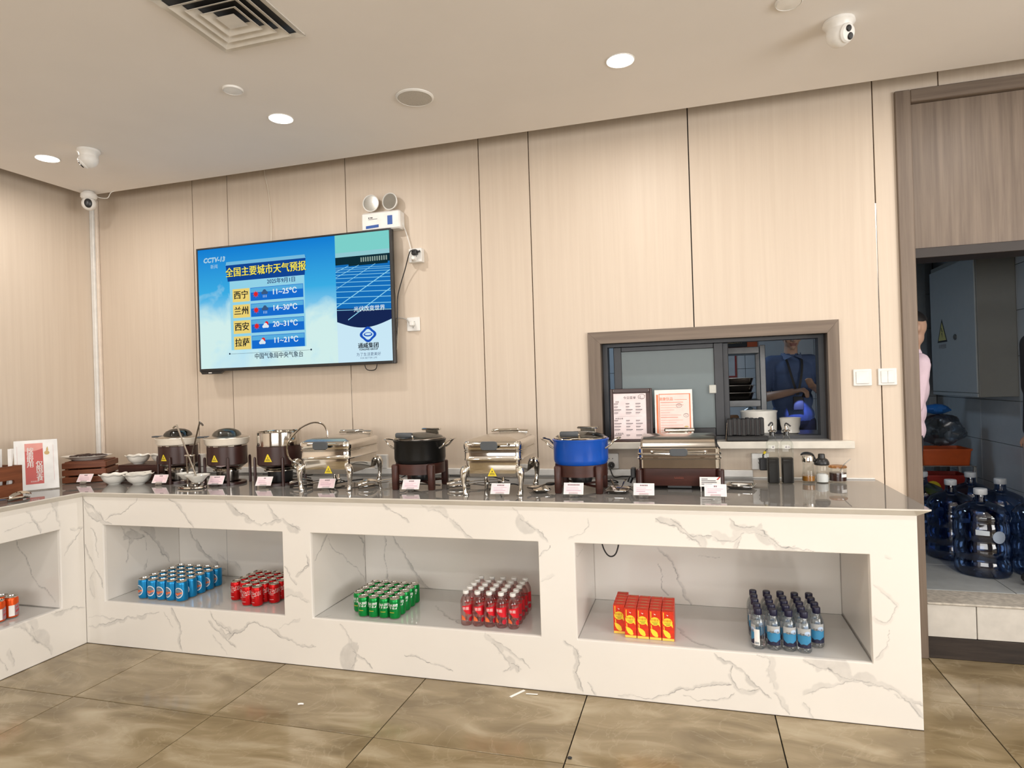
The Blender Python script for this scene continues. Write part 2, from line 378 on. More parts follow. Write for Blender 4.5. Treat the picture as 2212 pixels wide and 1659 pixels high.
VEINS={
'front':[(9,0.5,[(0.008,0.842),(0.07,0.805),(0.116,0.762),(0.153,0.718),(0.209,0.705)]),
(7,0.45,[(0.012,0.797),(0.048,0.745),(0.086,0.723),(0.143,0.725)]),
(2,0.5,[(0.162,0.726),(0.239,0.757),(0.334,0.796),(0.39,0.834),(0.4,0.856)]),
(3.5,0.8,[(0.008,0.578),(0.03,0.519),(0.057,0.475),(0.103,0.41),(0.133,0.33)]),
(2,0.55,[(0.051,0.677),(0.083,0.641),(0.085,0.574),(0.102,0.507)]),
(9,0.25,[(0.065,0.423),(0.044,0.392),(0.032,0.332),(0.059,0.273)]),
(6,0.5,[(0.014,0.098),(0.12,0.121),(0.216,0.15),(0.31,0.179),(0.421,0.19),(0.53,0.216)]),
(2,0.35,[(0.016,0.15),(0.122,0.169),(0.207,0.16)]),
(7,0.55,[(0.62,0.243),(0.645,0.202),(0.67,0.161),(0.681,0.112),(0.666,0.053),(0.682,0.012)]),
(2,0.4,[(0.563,0.219),(0.599,0.179),(0.624,0.138)]),
(4,0.6,[(0.877,0.247),(0.894,0.206),(0.922,0.178),(0.963,0.158),(0.998,0.143),(1.012,0.132)]),
(3,0.55,[(0.865,0.192),(0.885,0.164),(0.941,0.127),(0.982,0.094),(1.031,0.063)]),
(7,0.4,[(0.922,0.184),(0.992,0.16),(1.005,0.131),(0.976,0.123),(0.942,0.156)]),
(4,0.6,[(0.997,0.101),(1.04,0.14),(1.111,0.175),(1.133,0.197),(1.181,0.203),(1.235,0.184),(1.288,0.159),(1.347,0.135),(1.406,0.117),(1.471,0.1),(1.53,0.104)]),
(2.5,0.4,[(0.891,0.117),(0.911,0.089),(0.959,0.045),(0.98,0.017)]),
(3,0.5,[(1.361,0.515),(1.38,0.487),(1.392,0.459),(1.411,0.437),(1.427,0.421)]),
(2.5,0.6,[(1.498,0.578),(1.503,0.527),(1.472,0.497),(1.432,0.472)]),
(2,0.35,[(1.316,0.184),(1.357,0.21),(1.431,0.241)]),
(9,0.3,[(1.362,0.354),(1.396,0.368),(1.441,0.359),(1.493,0.334)]),
(4,0.5,[(0.619,0.855),(0.654,0.84),(0.69,0.81),(0.718,0.777),(0.739,0.75),(0.781,0.702)]),
(7,0.45,[(1.125,0.76),(1.18,0.744),(1.227,0.728),(1.282,0.742),(1.343,0.763)]),
(6,0.5,[(1.357,0.767),(1.396,0.739),(1.428,0.726),(1.46,0.713)]),
(5,0.6,[(0.991,0.86),(1.047,0.823),(1.093,0.787),(1.148,0.763),(1.183,0.75)]),
(5,0.5,[(1.27,0.841),(1.295,0.807),(1.331,0.768)]),
(4,0.75,[(1.947,0.855),(1.987,0.826),(2.027,0.808),(2.069,0.786),(2.086,0.768)]),
(9,0.4,[(2.151,0.855),(2.19,0.83),(2.251,0.825),(2.289,0.799)]),
(3,0.35,[(2.621,0.852),(2.652,0.824),(2.676,0.803)]),
(7,0.45,[(2.3,0.793),(2.33,0.777),(2.358,0.75),(2.381,0.723),(2.416,0.702)]),
(10,0.5,[(2.655,0.802),(2.682,0.787),(2.709,0.766),(2.742,0.751),(2.769,0.72),(2.787,0.702)]),
(2.5,0.6,[(2.797,0.681),(2.789,0.661),(2.755,0.644),(2.744,0.627)]),
(2.5,0.6,[(1.493,0.584),(1.502,0.543),(1.508,0.525),(1.459,0.499)]),
(6,0.2,[(2.812,0.54),(2.784,0.522),(2.751,0.512)]),
(3,0.6,[(2.038,0.104),(2.1,0.104),(2.149,0.088),(2.191,0.075),(2.252,0.061),(2.293,0.051)]),
(4,0.4,[(1.681,0.232),(1.719,0.188),(1.744,0.155),(1.749,0.114)]),
(9,0.55,[(1.749,0.114),(1.768,0.087),(1.76,0.051),(1.739,0.014)]),
(4,0.6,[(1.749,0.103),(1.794,0.077),(1.826,0.057),(1.857,0.025)]),
(8,0.4,[(2.476,0.241),(2.51,0.217),(2.544,0.203),(2.578,0.184)]),
(3,0.5,[(2.578,0.184),(2.605,0.159),(2.644,0.141),(2.682,0.101)]),
(7,0.45,[(2.498,0.205),(2.531,0.169),(2.559,0.139),(2.581,0.119),(2.586,0.097),(2.551,0.074)]),
(5,0.5,[(2.587,0.114),(2.626,0.101),(2.625,0.081)]),
(2,0.4,[(1.445,0.104),(1.486,0.104),(1.535,0.105)]),
(7,0.5,[(3.282,0.819),(3.33,0.796),(3.372,0.784),(3.396,0.76),(3.419,0.742),(3.449,0.731),(3.466,0.707),(3.48,0.698)]),
(4,0.65,[(3.343,0.821),(3.379,0.797),(3.408,0.767),(3.437,0.743),(3.497,0.751),(3.514,0.752)]),
(10,0.35,[(3.514,0.752),(3.543,0.731),(3.601,0.73),(3.631,0.75),(3.648,0.769)]),
(5,0.45,[(3.636,0.744),(3.624,0.719),(3.618,0.704)]),
(7,0.5,[(3.593,0.828),(3.615,0.798),(3.649,0.79),(3.689,0.794),(3.728,0.777),(3.755,0.748),(3.783,0.719),(3.838,0.709),(3.919,0.701)]),
(4,0.35,[(3.654,0.769),(3.694,0.77),(3.744,0.754),(3.777,0.713)]),
(2,0.35,[(2.977,0.811),(2.979,0.772),(2.948,0.739),(2.888,0.72)]),
(7,0.55,[(2.853,0.242),(2.892,0.219),(2.914,0.189),(2.916,0.15),(2.898,0.102),(2.92,0.059),(2.931,0.014)]),
(2,0.5,[(2.953,0.062),(2.971,0.031),(2.983,0.009)]),
(5,0.65,[(3.51,0.243),(3.55,0.213),(3.585,0.204),(3.619,0.182),(3.647,0.155),(3.674,0.121),(3.713,0.085),(3.735,0.067)]),
(5,0.5,[(3.585,0.198),(3.575,0.172),(3.588,0.125),(3.605,0.096),(3.645,0.091),(3.691,0.104)]),
(10,0.35,[(3.684,0.249),(3.734,0.235),(3.727,0.199),(3.732,0.157),(3.748,0.122)]),
(5,0.55,[(3.312,0.043),(3.356,0.07),(3.435,0.088),(3.506,0.104),(3.576,0.114)]),
(10,0.42,[(3.867,0.244),(3.889,0.231),(3.921,0.219),(3.959,0.22),(3.985,0.199),(4.037,0.18),(4.089,0.174),(4.147,0.162)]),
(6,0.4,[(3.868,0.101),(3.918,0.128),(3.983,0.149),(4.063,0.183)]),
(9,0.45,[(4.082,0.175),(4.157,0.164),(4.222,0.133),(4.254,0.104),(4.298,0.049)]),
(3,0.5,[(4.198,0.135),(4.238,0.116),(4.303,0.1)]),
(7,0.45,[(3.745,0.093),(3.771,0.062),(3.806,0.012)]),
(3,0.4,[(3.861,0.066),(3.883,0.045),(3.895,0.007)]),
(3,0.4,[(3.091,0.015),(3.194,0.015),(3.316,0.044)]),
(2,0.4,[(3.375,0.045),(3.491,0.037),(3.568,0.055),(3.587,0.077)]),
(4,0.3,[(4.136,0.574),(4.183,0.532),(4.22,0.491),(4.18,0.423),(4.142,0.437)]),
(5,0.35,[(4.189,0.392),(4.177,0.324),(4.137,0.277)]),
(3,0.3,[(4.183,0.689),(4.199,0.68)])],
'left':[(6,0.35,[(-0.2,0.871),(-0.176,0.823),(-0.163,0.763),(-0.145,0.716)]),
(3,0.6,[(-0.327,0.832),(-0.304,0.807),(-0.291,0.776),(-0.271,0.751),(-0.255,0.705)]),
(3,0.25,[(-0.438,0.754),(-0.366,0.765),(-0.305,0.772),(-0.228,0.77),(-0.198,0.813)]),
(3,0.5,[(-0.01,0.678),(-0.035,0.647),(-0.076,0.604),(-0.124,0.544)]),
(3,0.4,[(-0.085,0.691),(-0.051,0.669),(-0.01,0.678)]),
(7,0.45,[(-0.208,0.246),(-0.134,0.241),(-0.08,0.241),(-0.009,0.213)]),
(10,0.4,[(-0.414,0.252),(-0.349,0.214),(-0.31,0.158),(-0.269,0.107),(-0.228,0.062),(-0.215,0.021)]),
(6,0.3,[(-0.321,0.245),(-0.308,0.199),(-0.289,0.136)]),
(8,0.4,[(-0.43,0.131),(-0.418,0.086),(-0.413,0.051)]),
(2,0.4,[(-0.481,0.113),(-0.457,0.07),(-0.445,0.038)])],
'back':[(6,0.6,[(0.232,0.553),(0.256,0.489),(0.315,0.434),(0.356,0.385),(0.415,0.352),(0.456,0.312),(0.506,0.293)]),
(9,0.25,[(0.467,0.383),(0.508,0.35),(0.584,0.346),(0.624,0.299)]),
(7,0.6,[(1.709,0.552),(1.752,0.488),(1.802,0.415),(1.837,0.355),(1.887,0.297),(1.93,0.252),(1.959,0.253)]),
(2.5,0.55,[(1.656,0.55),(1.662,0.498),(1.648,0.415),(1.664,0.34),(1.68,0.265)]),
(6,0.55,[(3.25,0.546),(3.3,0.499),(3.335,0.44),(3.347,0.381),(3.374,0.301),(3.415,0.251)]),
(3,0.5,[(3.251,0.459),(3.275,0.4),(3.265,0.332),(3.301,0.296)]),
(2,0.45,[(3.459,0.51),(3.508,0.508),(3.564,0.507)])],
'floor':[(8,0.15,[(0.33,0.371),(0.486,0.292),(0.637,0.259)]),
(4,0.6,[(2.083,0.3),(2.173,0.195),(2.227,0.139),(2.312,0.078)]),
(3,0.4,[(1.526,0.011),(1.57,0.028),(1.592,0.057)]),
(6,0.6,[(3.35,0.235),(3.397,0.124),(3.452,0.055),(3.529,0.01)])],
'n0.147':[(7,0.5,[(0.12,0.663),(0.148,0.604),(0.177,0.574),(0.231,0.561),(0.288,0.558),(0.248,0.587),(0.187,0.631)]),
(3,0.5,[(0.177,0.571),(0.163,0.508),(0.15,0.44)]),
(8,0.5,[(0.266,0.627),(0.345,0.537),(0.385,0.492),(0.425,0.412),(0.476,0.349)]),
(2,0.5,[(0.295,0.549),(0.301,0.473)]),
(2,0.5,[(0.307,0.416),(0.293,0.366)])],
'n1.52':[(3,0.5,[(0.161,0.65),(0.114,0.605),(0.035,0.54)]),
(2,0.45,[(0.171,0.628),(0.27,0.521),(0.388,0.429),(0.501,0.336),(0.552,0.272)]),
(5,0.5,[(0.488,0.566),(0.552,0.502),(0.559,0.375),(0.565,0.261)])],
'n2.912':[(3,0.3,[(0.254,0.621),(0.148,0.613),(0.035,0.633)])],
}
# ================================================================== ROOM
D = 0.745; H = 0.8915; L = 4.300
XR, YR = 7.5, -6.8
TOPZ = 3.02
# --- floor: a screed slab and 0.8 m tiles laid on it with dark joints
fl = struct(MB().box(-.95, XR + .2, YR - .2, .96, -.12, -.006).obj('floor', M['grout'], None, 0))
tm = {}
g = .0024
for ix in range(-2, 10):
    for iy in range(-8, 2):
        x0 = .548 + .8 * ix; y0 = -.531 + .8 * iy
        xa, xb, ya, yb = max(x0, -.724), min(x0 + .8, XR), max(y0, YR), min(y0 + .8, .955)
        if xb - xa < .02 or yb - ya < .02: continue
        key = (round(xb - xa, 4), round(yb - ya, 4))
        if key not in tm:
            tm[key] = MB().bbox(g, key[0] - g, g, key[1] - g, -.006, 0, .0012).mesh('tile', M['tile'], 0)
        o = bpy.data.objects.new('tile', tm[key]); COL.objects.link(o); o.parent = fl; o.location = (xa, ya, 0)
# --- back wall: a core with the hatch and doorway left open, veneer panels in front of it
WX0, WX1, WZ0, WZ1 = 2.93, 4.165, 1.075, 1.69       # hatch opening
DX0, DX1, DZ1 = 4.515, 5.56, 2.82                   # kitchen doorway opening
YC = D + .022
mb = MB()
mb.box(-.95, WX0, YC, .95, 0, TOPZ); mb.box(WX0, WX1, YC, .95, 0, WZ0); mb.box(WX0, WX1, YC, .95, WZ1, TOPZ)
mb.box(WX1, DX0, YC, .95, 0, TOPZ); mb.box(DX0, DX1, YC, .95, DZ1, TOPZ); mb.box(DX1, XR + .2, YC, .95, 0, TOPZ)
wb = struct(mb.obj('wall_back', M['groove'], None, 0))
joints = [-.745, .160, .450, 1.355, 2.259, 2.570, 3.475, 4.382, 4.676, 5.58, 6.485, XR]
for a, b in zip(joints[:-1], joints[1:]):
    a += .003; b -= .003; mb = MB(); z1 = TOPZ
    def seg(x0, x1, z0, z1):
        if x1 - x0 > .004: mb.box(x0, x1, D, YC - .001, z0, z1)
    xs = sorted({a, b, *[q for q in (WX0 - .02, WX1 + .02, DX0 - .02, DX1 + .02) if a < q < b]})
    for p, q in zip(xs[:-1], xs[1:]):
        c = (p + q) / 2
        if WX0 - .02 < c < WX1 + .02: seg(p, q, .002, WZ0 - .01); seg(p, q, WZ1 + .01, z1)
        elif DX0 - .02 < c < DX1 + .02: seg(p, q, DZ1 + .01, z1)
        else: seg(p, q, .002, z1)
    if mb.v:
        me = mb.mesh('panel', M['panel'], 0); o = bpy.data.objects.new('panel', me); COL.objects.link(o); o.parent = wb
# two short lengths of bright metal strip showing in the joints
for x, z0, z1 in ((.450, 2.45, 2.66), (4.382, 1.4, 2.3), (1.355, 1.25, 1.5)):
    MB().box(x - .0022, x + .0022, D + .004, D + .012, z0, z1).obj('joint_strip', M['chrome_strip'], wb, 0)
# --- left wall
wl = struct(MB().box(-.95, -.747, YR, YC, 0, TOPZ).obj('wall_left', M['groove'], None, 0))
ly = [.743, -.16, -1.065, -1.97, -2.875, -3.78, -4.685, -5.59, YR]
for a, b in zip(ly[:-1], ly[1:]):
    MB().bbox(-.747, -.725, b + .003, a - .003, .002, TOPZ, .0015).obj('panel', M['panel'], wl, 0)
# --- unseen right and rear walls, windows added to give light and reflections
mb = MB(); mb.box(XR, XR + .2, YR, .95, 0, .85); mb.box(XR, XR + .2, YR, .95, 2.45, TOPZ); mb.box(XR, XR + .2, YR, -5.1, .85, 2.45); mb.box(XR, XR + .2, -1.3, .95, .85, 2.45)
struct(mb.obj('wall_right', M['white_paint'], None, 0))
mb = MB(); mb.box(-.95, XR + .2, YR - .2, YR, 0, .85); mb.box(-.95, XR + .2, YR - .2, YR, 2.45, TOPZ); mb.box(-.95, 1.0, YR - .2, YR, .85, 2.45); mb.box(5.8, XR + .2, YR - .2, YR, .85, 2.45)
struct(mb.obj('wall_front', M['darkwood'], None, 0))
def winframe(name, horiz, a, b, pos):
    t = sempty(name); n = 4
    for k in range(n):
        p, q = a + (b - a) * k / n, a + (b - a) * (k + 1) / n; mb = MB(); w = .035
        if horiz:
            mb.box(p, p + w, pos, pos + .06, .85, 2.45); mb.box(q - w, q, pos, pos + .06, .85, 2.45); mb.box(p + w, q - w, pos, pos + .06, .85, .85 + w); mb.box(p + w, q - w, pos, pos + .06, 2.45 - w, 2.45)
        else:
            mb.box(pos, pos + .06, p, p + w, .85, 2.45); mb.box(pos, pos + .06, q - w, q, .85, 2.45); mb.box(pos, pos + .06, p + w, q - w, .85, .85 + w); mb.box(pos, pos + .06, p + w, q - w, 2.45 - w, 2.45)
        f = mb.obj('window_frame', M['black_matt'], t, 0)
        (MB().box(p + w, q - w, pos + .027, pos + .033, .85 + w, 2.45 - w) if horiz else MB().box(pos + .027, pos + .033, p + w, q - w, .85 + w, 2.45 - w)).obj('pane', M['glass'], f, 0)
winframe('window_2', False, -5.1, -1.3, XR + .02)
winframe('window_3', True, 1.0, 5.8, YR - .08)
# --- dropped ceiling with an open shadow gap along the walls, slab above it
cl = struct(MB().box(-.525, XR, YR, .545, CZ, CZ + .03).obj('ceiling', M['ceiling'], None, 0))
MB().box(-.95, XR + .2, YR - .2, .95, TOPZ, TOPZ + .1).obj('ceiling_slab', M['groove'], cl, 0)
# downlights
M['lamp'] = emat('lamp disc', (1.0, .97, .92), 14.0)
def lamp_bm():
    return MB().lathe([(.046, CZ - .0015), (.062, CZ - .004), (.064, CZ - .002), (.064, CZ + .0), (.046, CZ - .0005)], 28)
lab = {0: 'white glowing recessed downlight beside the ceiling dome camera by the left wall', 1: 'white glowing recessed downlight above the television', 2: 'white glowing recessed downlight between ceiling speaker and dome camera on the right'}
rim = lat = None
for j, y in enumerate(LAMP_Y):
    for i, x in enumerate(LAMP_X):
        vis = j == 0 and i < 3
        t = thing('downlight', lab[i] if vis else 'white recessed ceiling downlight, %s row from the buffet wall, %s from the left' % (ORD[j], ORD[i]), 'downlight', (x, y, CZ), 0, 'recessed downlights in the ceiling')
        if rim is None:
            rim = MB().lathe([(.056, -.001), (.060, -.004), (.063, -.003), (.064, -.0005), (.056, -.0005)], 28).mesh('rim', M['white_plastic']); lat = MB().lathe([(.0, -.0042), (.054, -.0038), (.0558, -.001), (0, -.001)], 28).mesh('lens', M['lamp'])
        for nm, me in (('rim', rim), ('lens', lat)):
            o = bpy.data.objects.new(nm, me); COL.objects.link(o); o.parent = t
# --- kitchen behind the wall
KZ = .28
M['kwall'] = mat('kitchen glazed tile', (.56, .60, .63), .18, var=.02)
M['kfloor'] = mat('kitchen floor tile', (.40, .42, .42), .35)
kf = struct(MB().box(2.0, 6.0, .951, 4.0, -.1, KZ - .006).obj('floor_kitchen', M['grout'], None, 0))
for ix in range(8):
    for iy in range(6):
        x0 = 2.02 + .5 * ix + .0; y0 = .955 + .5 * iy
        if x0 < 5.56: MB().bbox(x0 + .002, min(x0 + .498, 5.56), y0 + .002, min(y0 + .498, 3.7), KZ - .006, KZ, .001).obj('tile', M['kfloor'], kf, 0)
M['grey_joint'] = mat('grey tile joint', (.22, .23, .24), .8)
def tiled(name, axis, pos, a, b, z0, z1, w, h, thick, off=0.0):
    core = struct((MB().box(pos, pos + .15, a - .1, b + .1, 0, 2.75) if axis == 'x' else MB().box(a - .1, b + .1, pos, pos + .15, 0, 2.75)).obj(name, M['grey_joint'], None, 0))
    nz = 0; z = z0
    while z < z1 - .02:
        u = a
        while u < b - .02:
            ue = min(u + w, b); ze = min(z + h, z1)
            mb = MB()
            if axis == 'x': mb.bbox(pos - thick, pos - .0005, u + .002, ue - .002, z + .002, ze - .002, .0015)
            else: mb.bbox(u + .002, ue - .002, pos - thick, pos - .0005, z + .002, ze - .002, .0015)
            mb.obj('tile', M['kwall'], core, 0); u += w
        z += h; nz += 1
    return core
tiled('wall_kitchen_right', 'x', 5.60, .955, 3.7, .282, 2.74, .62, .31, .012)
tiled('wall_kitchen_back', 'y', 3.72, 2.1, 5.585, .282, 2.74, .62, .31, .012)
struct(MB().box(1.95, 2.1, .951, 3.8, -.1, 2.75).obj('wall_kitchen_left', M['kwall'], None, 0))
struct(MB().box(1.95, 5.8, .951, 3.9, 2.76, 2.86).obj('ceiling_kitchen', M['white_paint'], None, 0))
t = thing('added_panel_light', 'unseen square bluish light panel added on the kitchen ceiling', 'added ceiling light', (2.9, 2.3, 2.76))  # out of view, added so the cabinet door catches cool light
MB().bbox(-.3, .3, -.3, .3, -.04, 0, .006).obj('housing', M['white_plastic'], t); MB().box(-.27, .27, -.27, .27, -.046, -.0405).obj('diffuser', emat('cool panel', (.62, .8, 1), 1.5), t, 0)
# --- kitchen doorway: step, frame, transom panel
dr = sempty('door_1')
mb = MB(); mb.bbox(4.479, 4.549, D - .018, .95, 0, 2.846, .003); mb.obj('jamb', M['darkwood'], dr)
MB().bbox(5.522, 5.592, D - .018, .95, 0, 2.846, .003).obj('jamb', M['darkwood'], dr)
MB().bbox(4.549, 5.522, D - .018, .95, 2.782, 2.846, .003).obj('head_rail', M['darkwood_h'], dr)
MB().bbox(4.5495, 5.5215, D + .012, .90, 2.052, 2.7815, .002).obj('transom_panel', M['darkwood'], dr)
MB().bbox(4.5495, 5.5215, D - .004, .93, 2.002, 2.0515, .002).obj('lintel', mat('dark door rail', s2l(40, 32, 28), .5), dr)
st = sempty('trim_1')
M['steptile'] = mat('pale step tile', (.60, .57, .52), .4)
MB().box(4.55, 5.52, D + .012, .9505, 0, .268).obj('riser_core', M['grout'], st, 0)
for a, b in ((4.5515, 4.763), (4.767, 5.20), (5.204, 5.52)):
    MB().bbox(a, b, D, D + .012, .107, .268, .0015).obj('riser_tile', M['steptile'], st)
MB().bbox(4.551, 5.521, D - .006, .951, .2685, .28, .003).obj('step_nosing', mat('pale worn stone edge', (.50, .46, .40), .5, var=.25, nscale=40), st)
MB().bbox(4.551, 5.521, D - .004, D + .0115, .001, .105, .002).obj('kick_strip', wood('near black kick board', s2l(30, 24, 20), s2l(58, 48, 42), .5, (3, 30, 30)), st)
# --- serving hatch
wn = sempty('window_1')
fo = D - .016
def miter(pts): return pts
mb = MB()
mb.prism([(2.888, 1.094), (2.958, 1.094), (2.958, 1.650), (2.888, 1.717)], 'y', fo, D + .03); mb.obj('frame_stile', M['darkwood'], wn)
MB().prism([(4.191, 1.094), (4.136, 1.094), (4.136, 1.650), (4.191, 1.717)], 'y', fo, D + .03).obj('frame_stile', M['darkwood'], wn)
MB().prism([(2.8885, 1.717), (2.9585, 1.6505), (4.1355, 1.6505), (4.1905, 1.717)], 'y', fo, D + .03).obj('frame_head', M['darkwood_h'], wn)
mb = MB(); mb.box(2.93, 2.958, D + .0305, .93, 1.094, 1.69); mb.box(4.136, 4.165, D + .0305, .93, 1.094, 1.69); mb.box(2.958, 4.136, D + .0305, .93, 1.652, 1.69)
mb.obj('reveal', mat('dark reveal', s2l(60, 50, 44), .5), wn, 0)
MB().bbox(2.93, 4.165, D + .0, .96, 1.076, 1.094, .002).obj('inner_sill', mat('grey sill', (.42, .41, .39), .25), wn)
MB().bbox(2.86, 4.235, D - .075, D - .0005, 1.056, 1.094, .003).obj('outer_sill', mat('white stone sill', (.72, .68, .60), .2), wn)
M['alu'] = mat('dark anodised frame', s2l(56, 57, 60), .4, .3)
M['frost'] = mat('frosted green grey pane', s2l(104, 116, 118), .35, var=.02)
mb = MB(); mb.box(2.9585, 2.985, .83, .92, 1.0945, 1.651); mb.box(4.108, 4.1355, .83, .92, 1.0945, 1.651); mb.box(2.985, 4.108, .83, .92, 1.632, 1.651); mb.box(2.985, 4.108, .83, .92, 1.0945, 1.112)
mb.obj('track_frame', M['alu'], wn, 0)
s_ = MB(); X0, X1, Z0, Z1 = 3.018, 3.625, 1.113, 1.631
s_.bbox(X0, X0 + .045, .845, .868, Z0, Z1, .003); s_.bbox(X1 - .05, X1, .845, .868, Z0, Z1, .003); s_.bbox(X0 + .045, X1 - .05, .845, .868, Z1 - .028, Z1, .003); s_.bbox(X0 + .045, X1 - .05, .845, .868, Z0, Z0 + .045, .003)
sash = s_.obj('sash', M['alu'], wn)
MB().box(X0 + .044, X1 - .049, .854, .859, Z0 + .044, Z1 - .027).obj('pane', M['frost'], sash, 0)
k = MB(); k.bbox(3.545, 3.583, .838, .846, 1.350, 1.397, .003).obj('latch', mat('pale latch plate', (.55, .55, .50), .4), sash)
# second sash slid behind, only its stile shows
s_ = MB(); X0, X1 = 3.05, 3.655
s_.bbox(X0, X0 + .045, .882, .905, Z0, Z1, .003); s_.bbox(X1 - .045, X1, .882, .905, Z0, Z1, .003); s_.bbox(X0 + .045, X1 - .045, .882, .905, Z1 - .028, Z1, .003); s_.bbox(X0 + .045, X1 - .045, .882, .905, Z0, Z0 + .045, .003)
sash = s_.obj('sash', M['alu'], wn); MB().box(X0 + .044, X1 - .044, .891, .896, Z0 + .044, Z1 - .027).obj('pane', M['frost'], sash, 0)
# ================================================================== COUNTERS
NICHE = [(.141, 1.353), (1.520, 2.741), (2.912, 4.127)]; NZ0, NZ1, ND = .252, .697, .56
ct = thing('serving_counter', 'long white marble counter with three open shelf niches under the television wall', 'counter')
slab_grid('front_panel', ct, M['marble'], .0, L, .002, H - .034, lambda u, v: (u, 0 * u, v), VEINS['front'], .0028, [(a, b, NZ0, NZ1) for a, b in NICHE], .018, (0, 1, 0), 3)
slab_grid('end_panel', ct, M['marble'], .0186, D - .002, .002, H - .034, lambda u, v: (L + 0 * u, u, v), [(6, .4, [(.1, .1), (.25, .3), (.4, .35), (.6, .7)])], .012, (), .018, (-1, 0, 0), 4)
lk = ['0.147', '1.52', '2.912']
for i, (a, b) in enumerate(NICHE):
    slab_grid('side_panel', ct, M['marble'], .0185, ND, NZ0, NZ1, lambda u, v: (a + 0 * u, u, v), VEINS['n' + lk[i]], .0035, (), .015, (-1, 0, 0), 5 + i)
    slab_grid('side_panel', ct, M['marble'], .0185, ND, NZ0, NZ1, lambda u, v: (b + 0 * u, u, v), [], .02, (), .015, (1, 0, 0))
    slab_grid('back_panel', ct, M['marble'], a, b, NZ0, NZ1, lambda u, v: (u, ND + 0 * u, v), VEINS['back'], .0035, (), .015, (0, 1, 0), 8)
    slab_grid('shelf', ct, M['marble_niche'], a, b, .0185, ND, lambda u, v: (u, v, NZ0 + 0 * u), VEINS['floor'], .005, (), .015, (0, 0, -1), 9)
    slab_grid('shelf_top', ct, M['marble'], a, b, .0185, ND, lambda u, v: (u, v, NZ1 + 0 * u), [], .05, (), .015, (0, 0, 1), 9)
MB().box(.52, .5215, ND - .0006, ND - .0001, NZ0, NZ1).obj('back_joint', M['grey_joint'], ct, 0)
MB().box(0, L, -.0005, .012, .0, .0022).obj('floor_joint', M['groove'], ct, 0)
# left counter, running towards the viewer
lc = thing('serving_counter', 'shorter white marble counter along the left wall, one shelf niche with orange cans in view', 'counter')
LN = [(-1.36, -.143), (-2.75, -1.53)]
slab_grid('front_panel', lc, M['marble'], -3.2, -.001, .002, H - .034, lambda u, v: (0 * u, u, v), VEINS['left'], .0034, [(a, b, NZ0, NZ1) for a, b in LN], .018, (-1, 0, 0), 13)
lb = [(6, .55, [(-.335, .70), (-.36, .6), (-.30, .5), (-.26, .42), (-.2, .34), (-.15, .28)])]
for a, b in LN:
    slab_grid('side_panel', lc, M['marble'], -ND, -.0185, NZ0, NZ1, lambda u, v: (u, a + 0 * u, v), [], .02, (), .015, (0, -1, 0))
    slab_grid('side_panel', lc, M['marble'], -ND, -.0185, NZ0, NZ1, lambda u, v: (u, b + 0 * u, v), [(5, .5, [(-.36, .70), (-.33, .6), (-.25, .5), (-.22, .42), (-.1, .34), (-.05, .28)])], .005, (), .015, (0, 1, 0), 21)
    slab_grid('back_panel', lc, M['marble'], a, b, NZ0, NZ1, lambda u, v: (-ND + 0 * u, u, v), lb, .006, (), .015, (-1, 0, 0), 22)
    slab_grid('shelf', lc, M['marble_niche'], a, b, -ND, -.0185, lambda u, v: (v, u, NZ0 + 0 * u), [], .02, (), .015, (0, 0, -1))
    slab_grid('shelf_top', lc, M['marble'], a, b, -ND, -.0185, lambda u, v: (v, u, NZ1 + 0 * u), [], .05, (), .015, (0, 0, 1))
MB().box(-.012, .0005, -3.2, 0, 0, .0022).obj('floor_joint', M['groove'], lc, 0)
# the continuous L-shaped worktop with a mitred, undercut edge
wt = thing('worktop', 'grey polished L-shaped stone worktop with a pale edge, carrying the whole buffet', 'worktop')
e = .0398; y_end = -3.24
def Lout(o): return [(-.7245, D - .0005), (-.7245, y_end + (e - o)), (o, y_end + (e - o)), (o, -o), (L + o, -o), (L + o, D - .0005)]
mb = MB(); mb.poly(at_z(Lout(e), H)); mb.obj('top_slab', M['marble_top'], wt, 0)
mb = MB(); mb.loft([at_z(Lout(e), H - .0002), at_z(Lout(e), H - .006), at_z(Lout(.0), H - .034)], False, True)
M['edge_marble'] = mat('pale marble edge', (.70, .665, .60), .18, var=.05, nscale=9)
mb.obj('edge_band', M['edge_marble'], wt, 0)
# thin upstand where the top meets the wall
M['upstand'] = mat('white upstand', (.76, .74, .70), .3)
MB().bbox(-.70, 4.335, D - .016, D - .001, H, H + .008, .002).obj('upstand', M['upstand'], wt)
tr = tag(MB().bbox(-.70, 3.752, D - .028, D - .0015, H + .0085, H + .046, .003).obj('cable_trunking', M['white_plastic']), 'long white plastic cable trunking along the wall behind the buffet dishes', 'trunking')
pt = thing('pipe_trunking', 'white vertical cable duct in the left corner of the room', 'cable duct', (-.725, D, 1.0))
MB().bbox(.002, .034, -.034, -.002, 0, 1.875, .003).obj('duct', M['white_plastic'], pt); MB().bbox(.036, .056, -.022, -.002, 0, 1.875, .003).obj('duct', mat('cream duct', (.78, .68, .58), .4), pt)
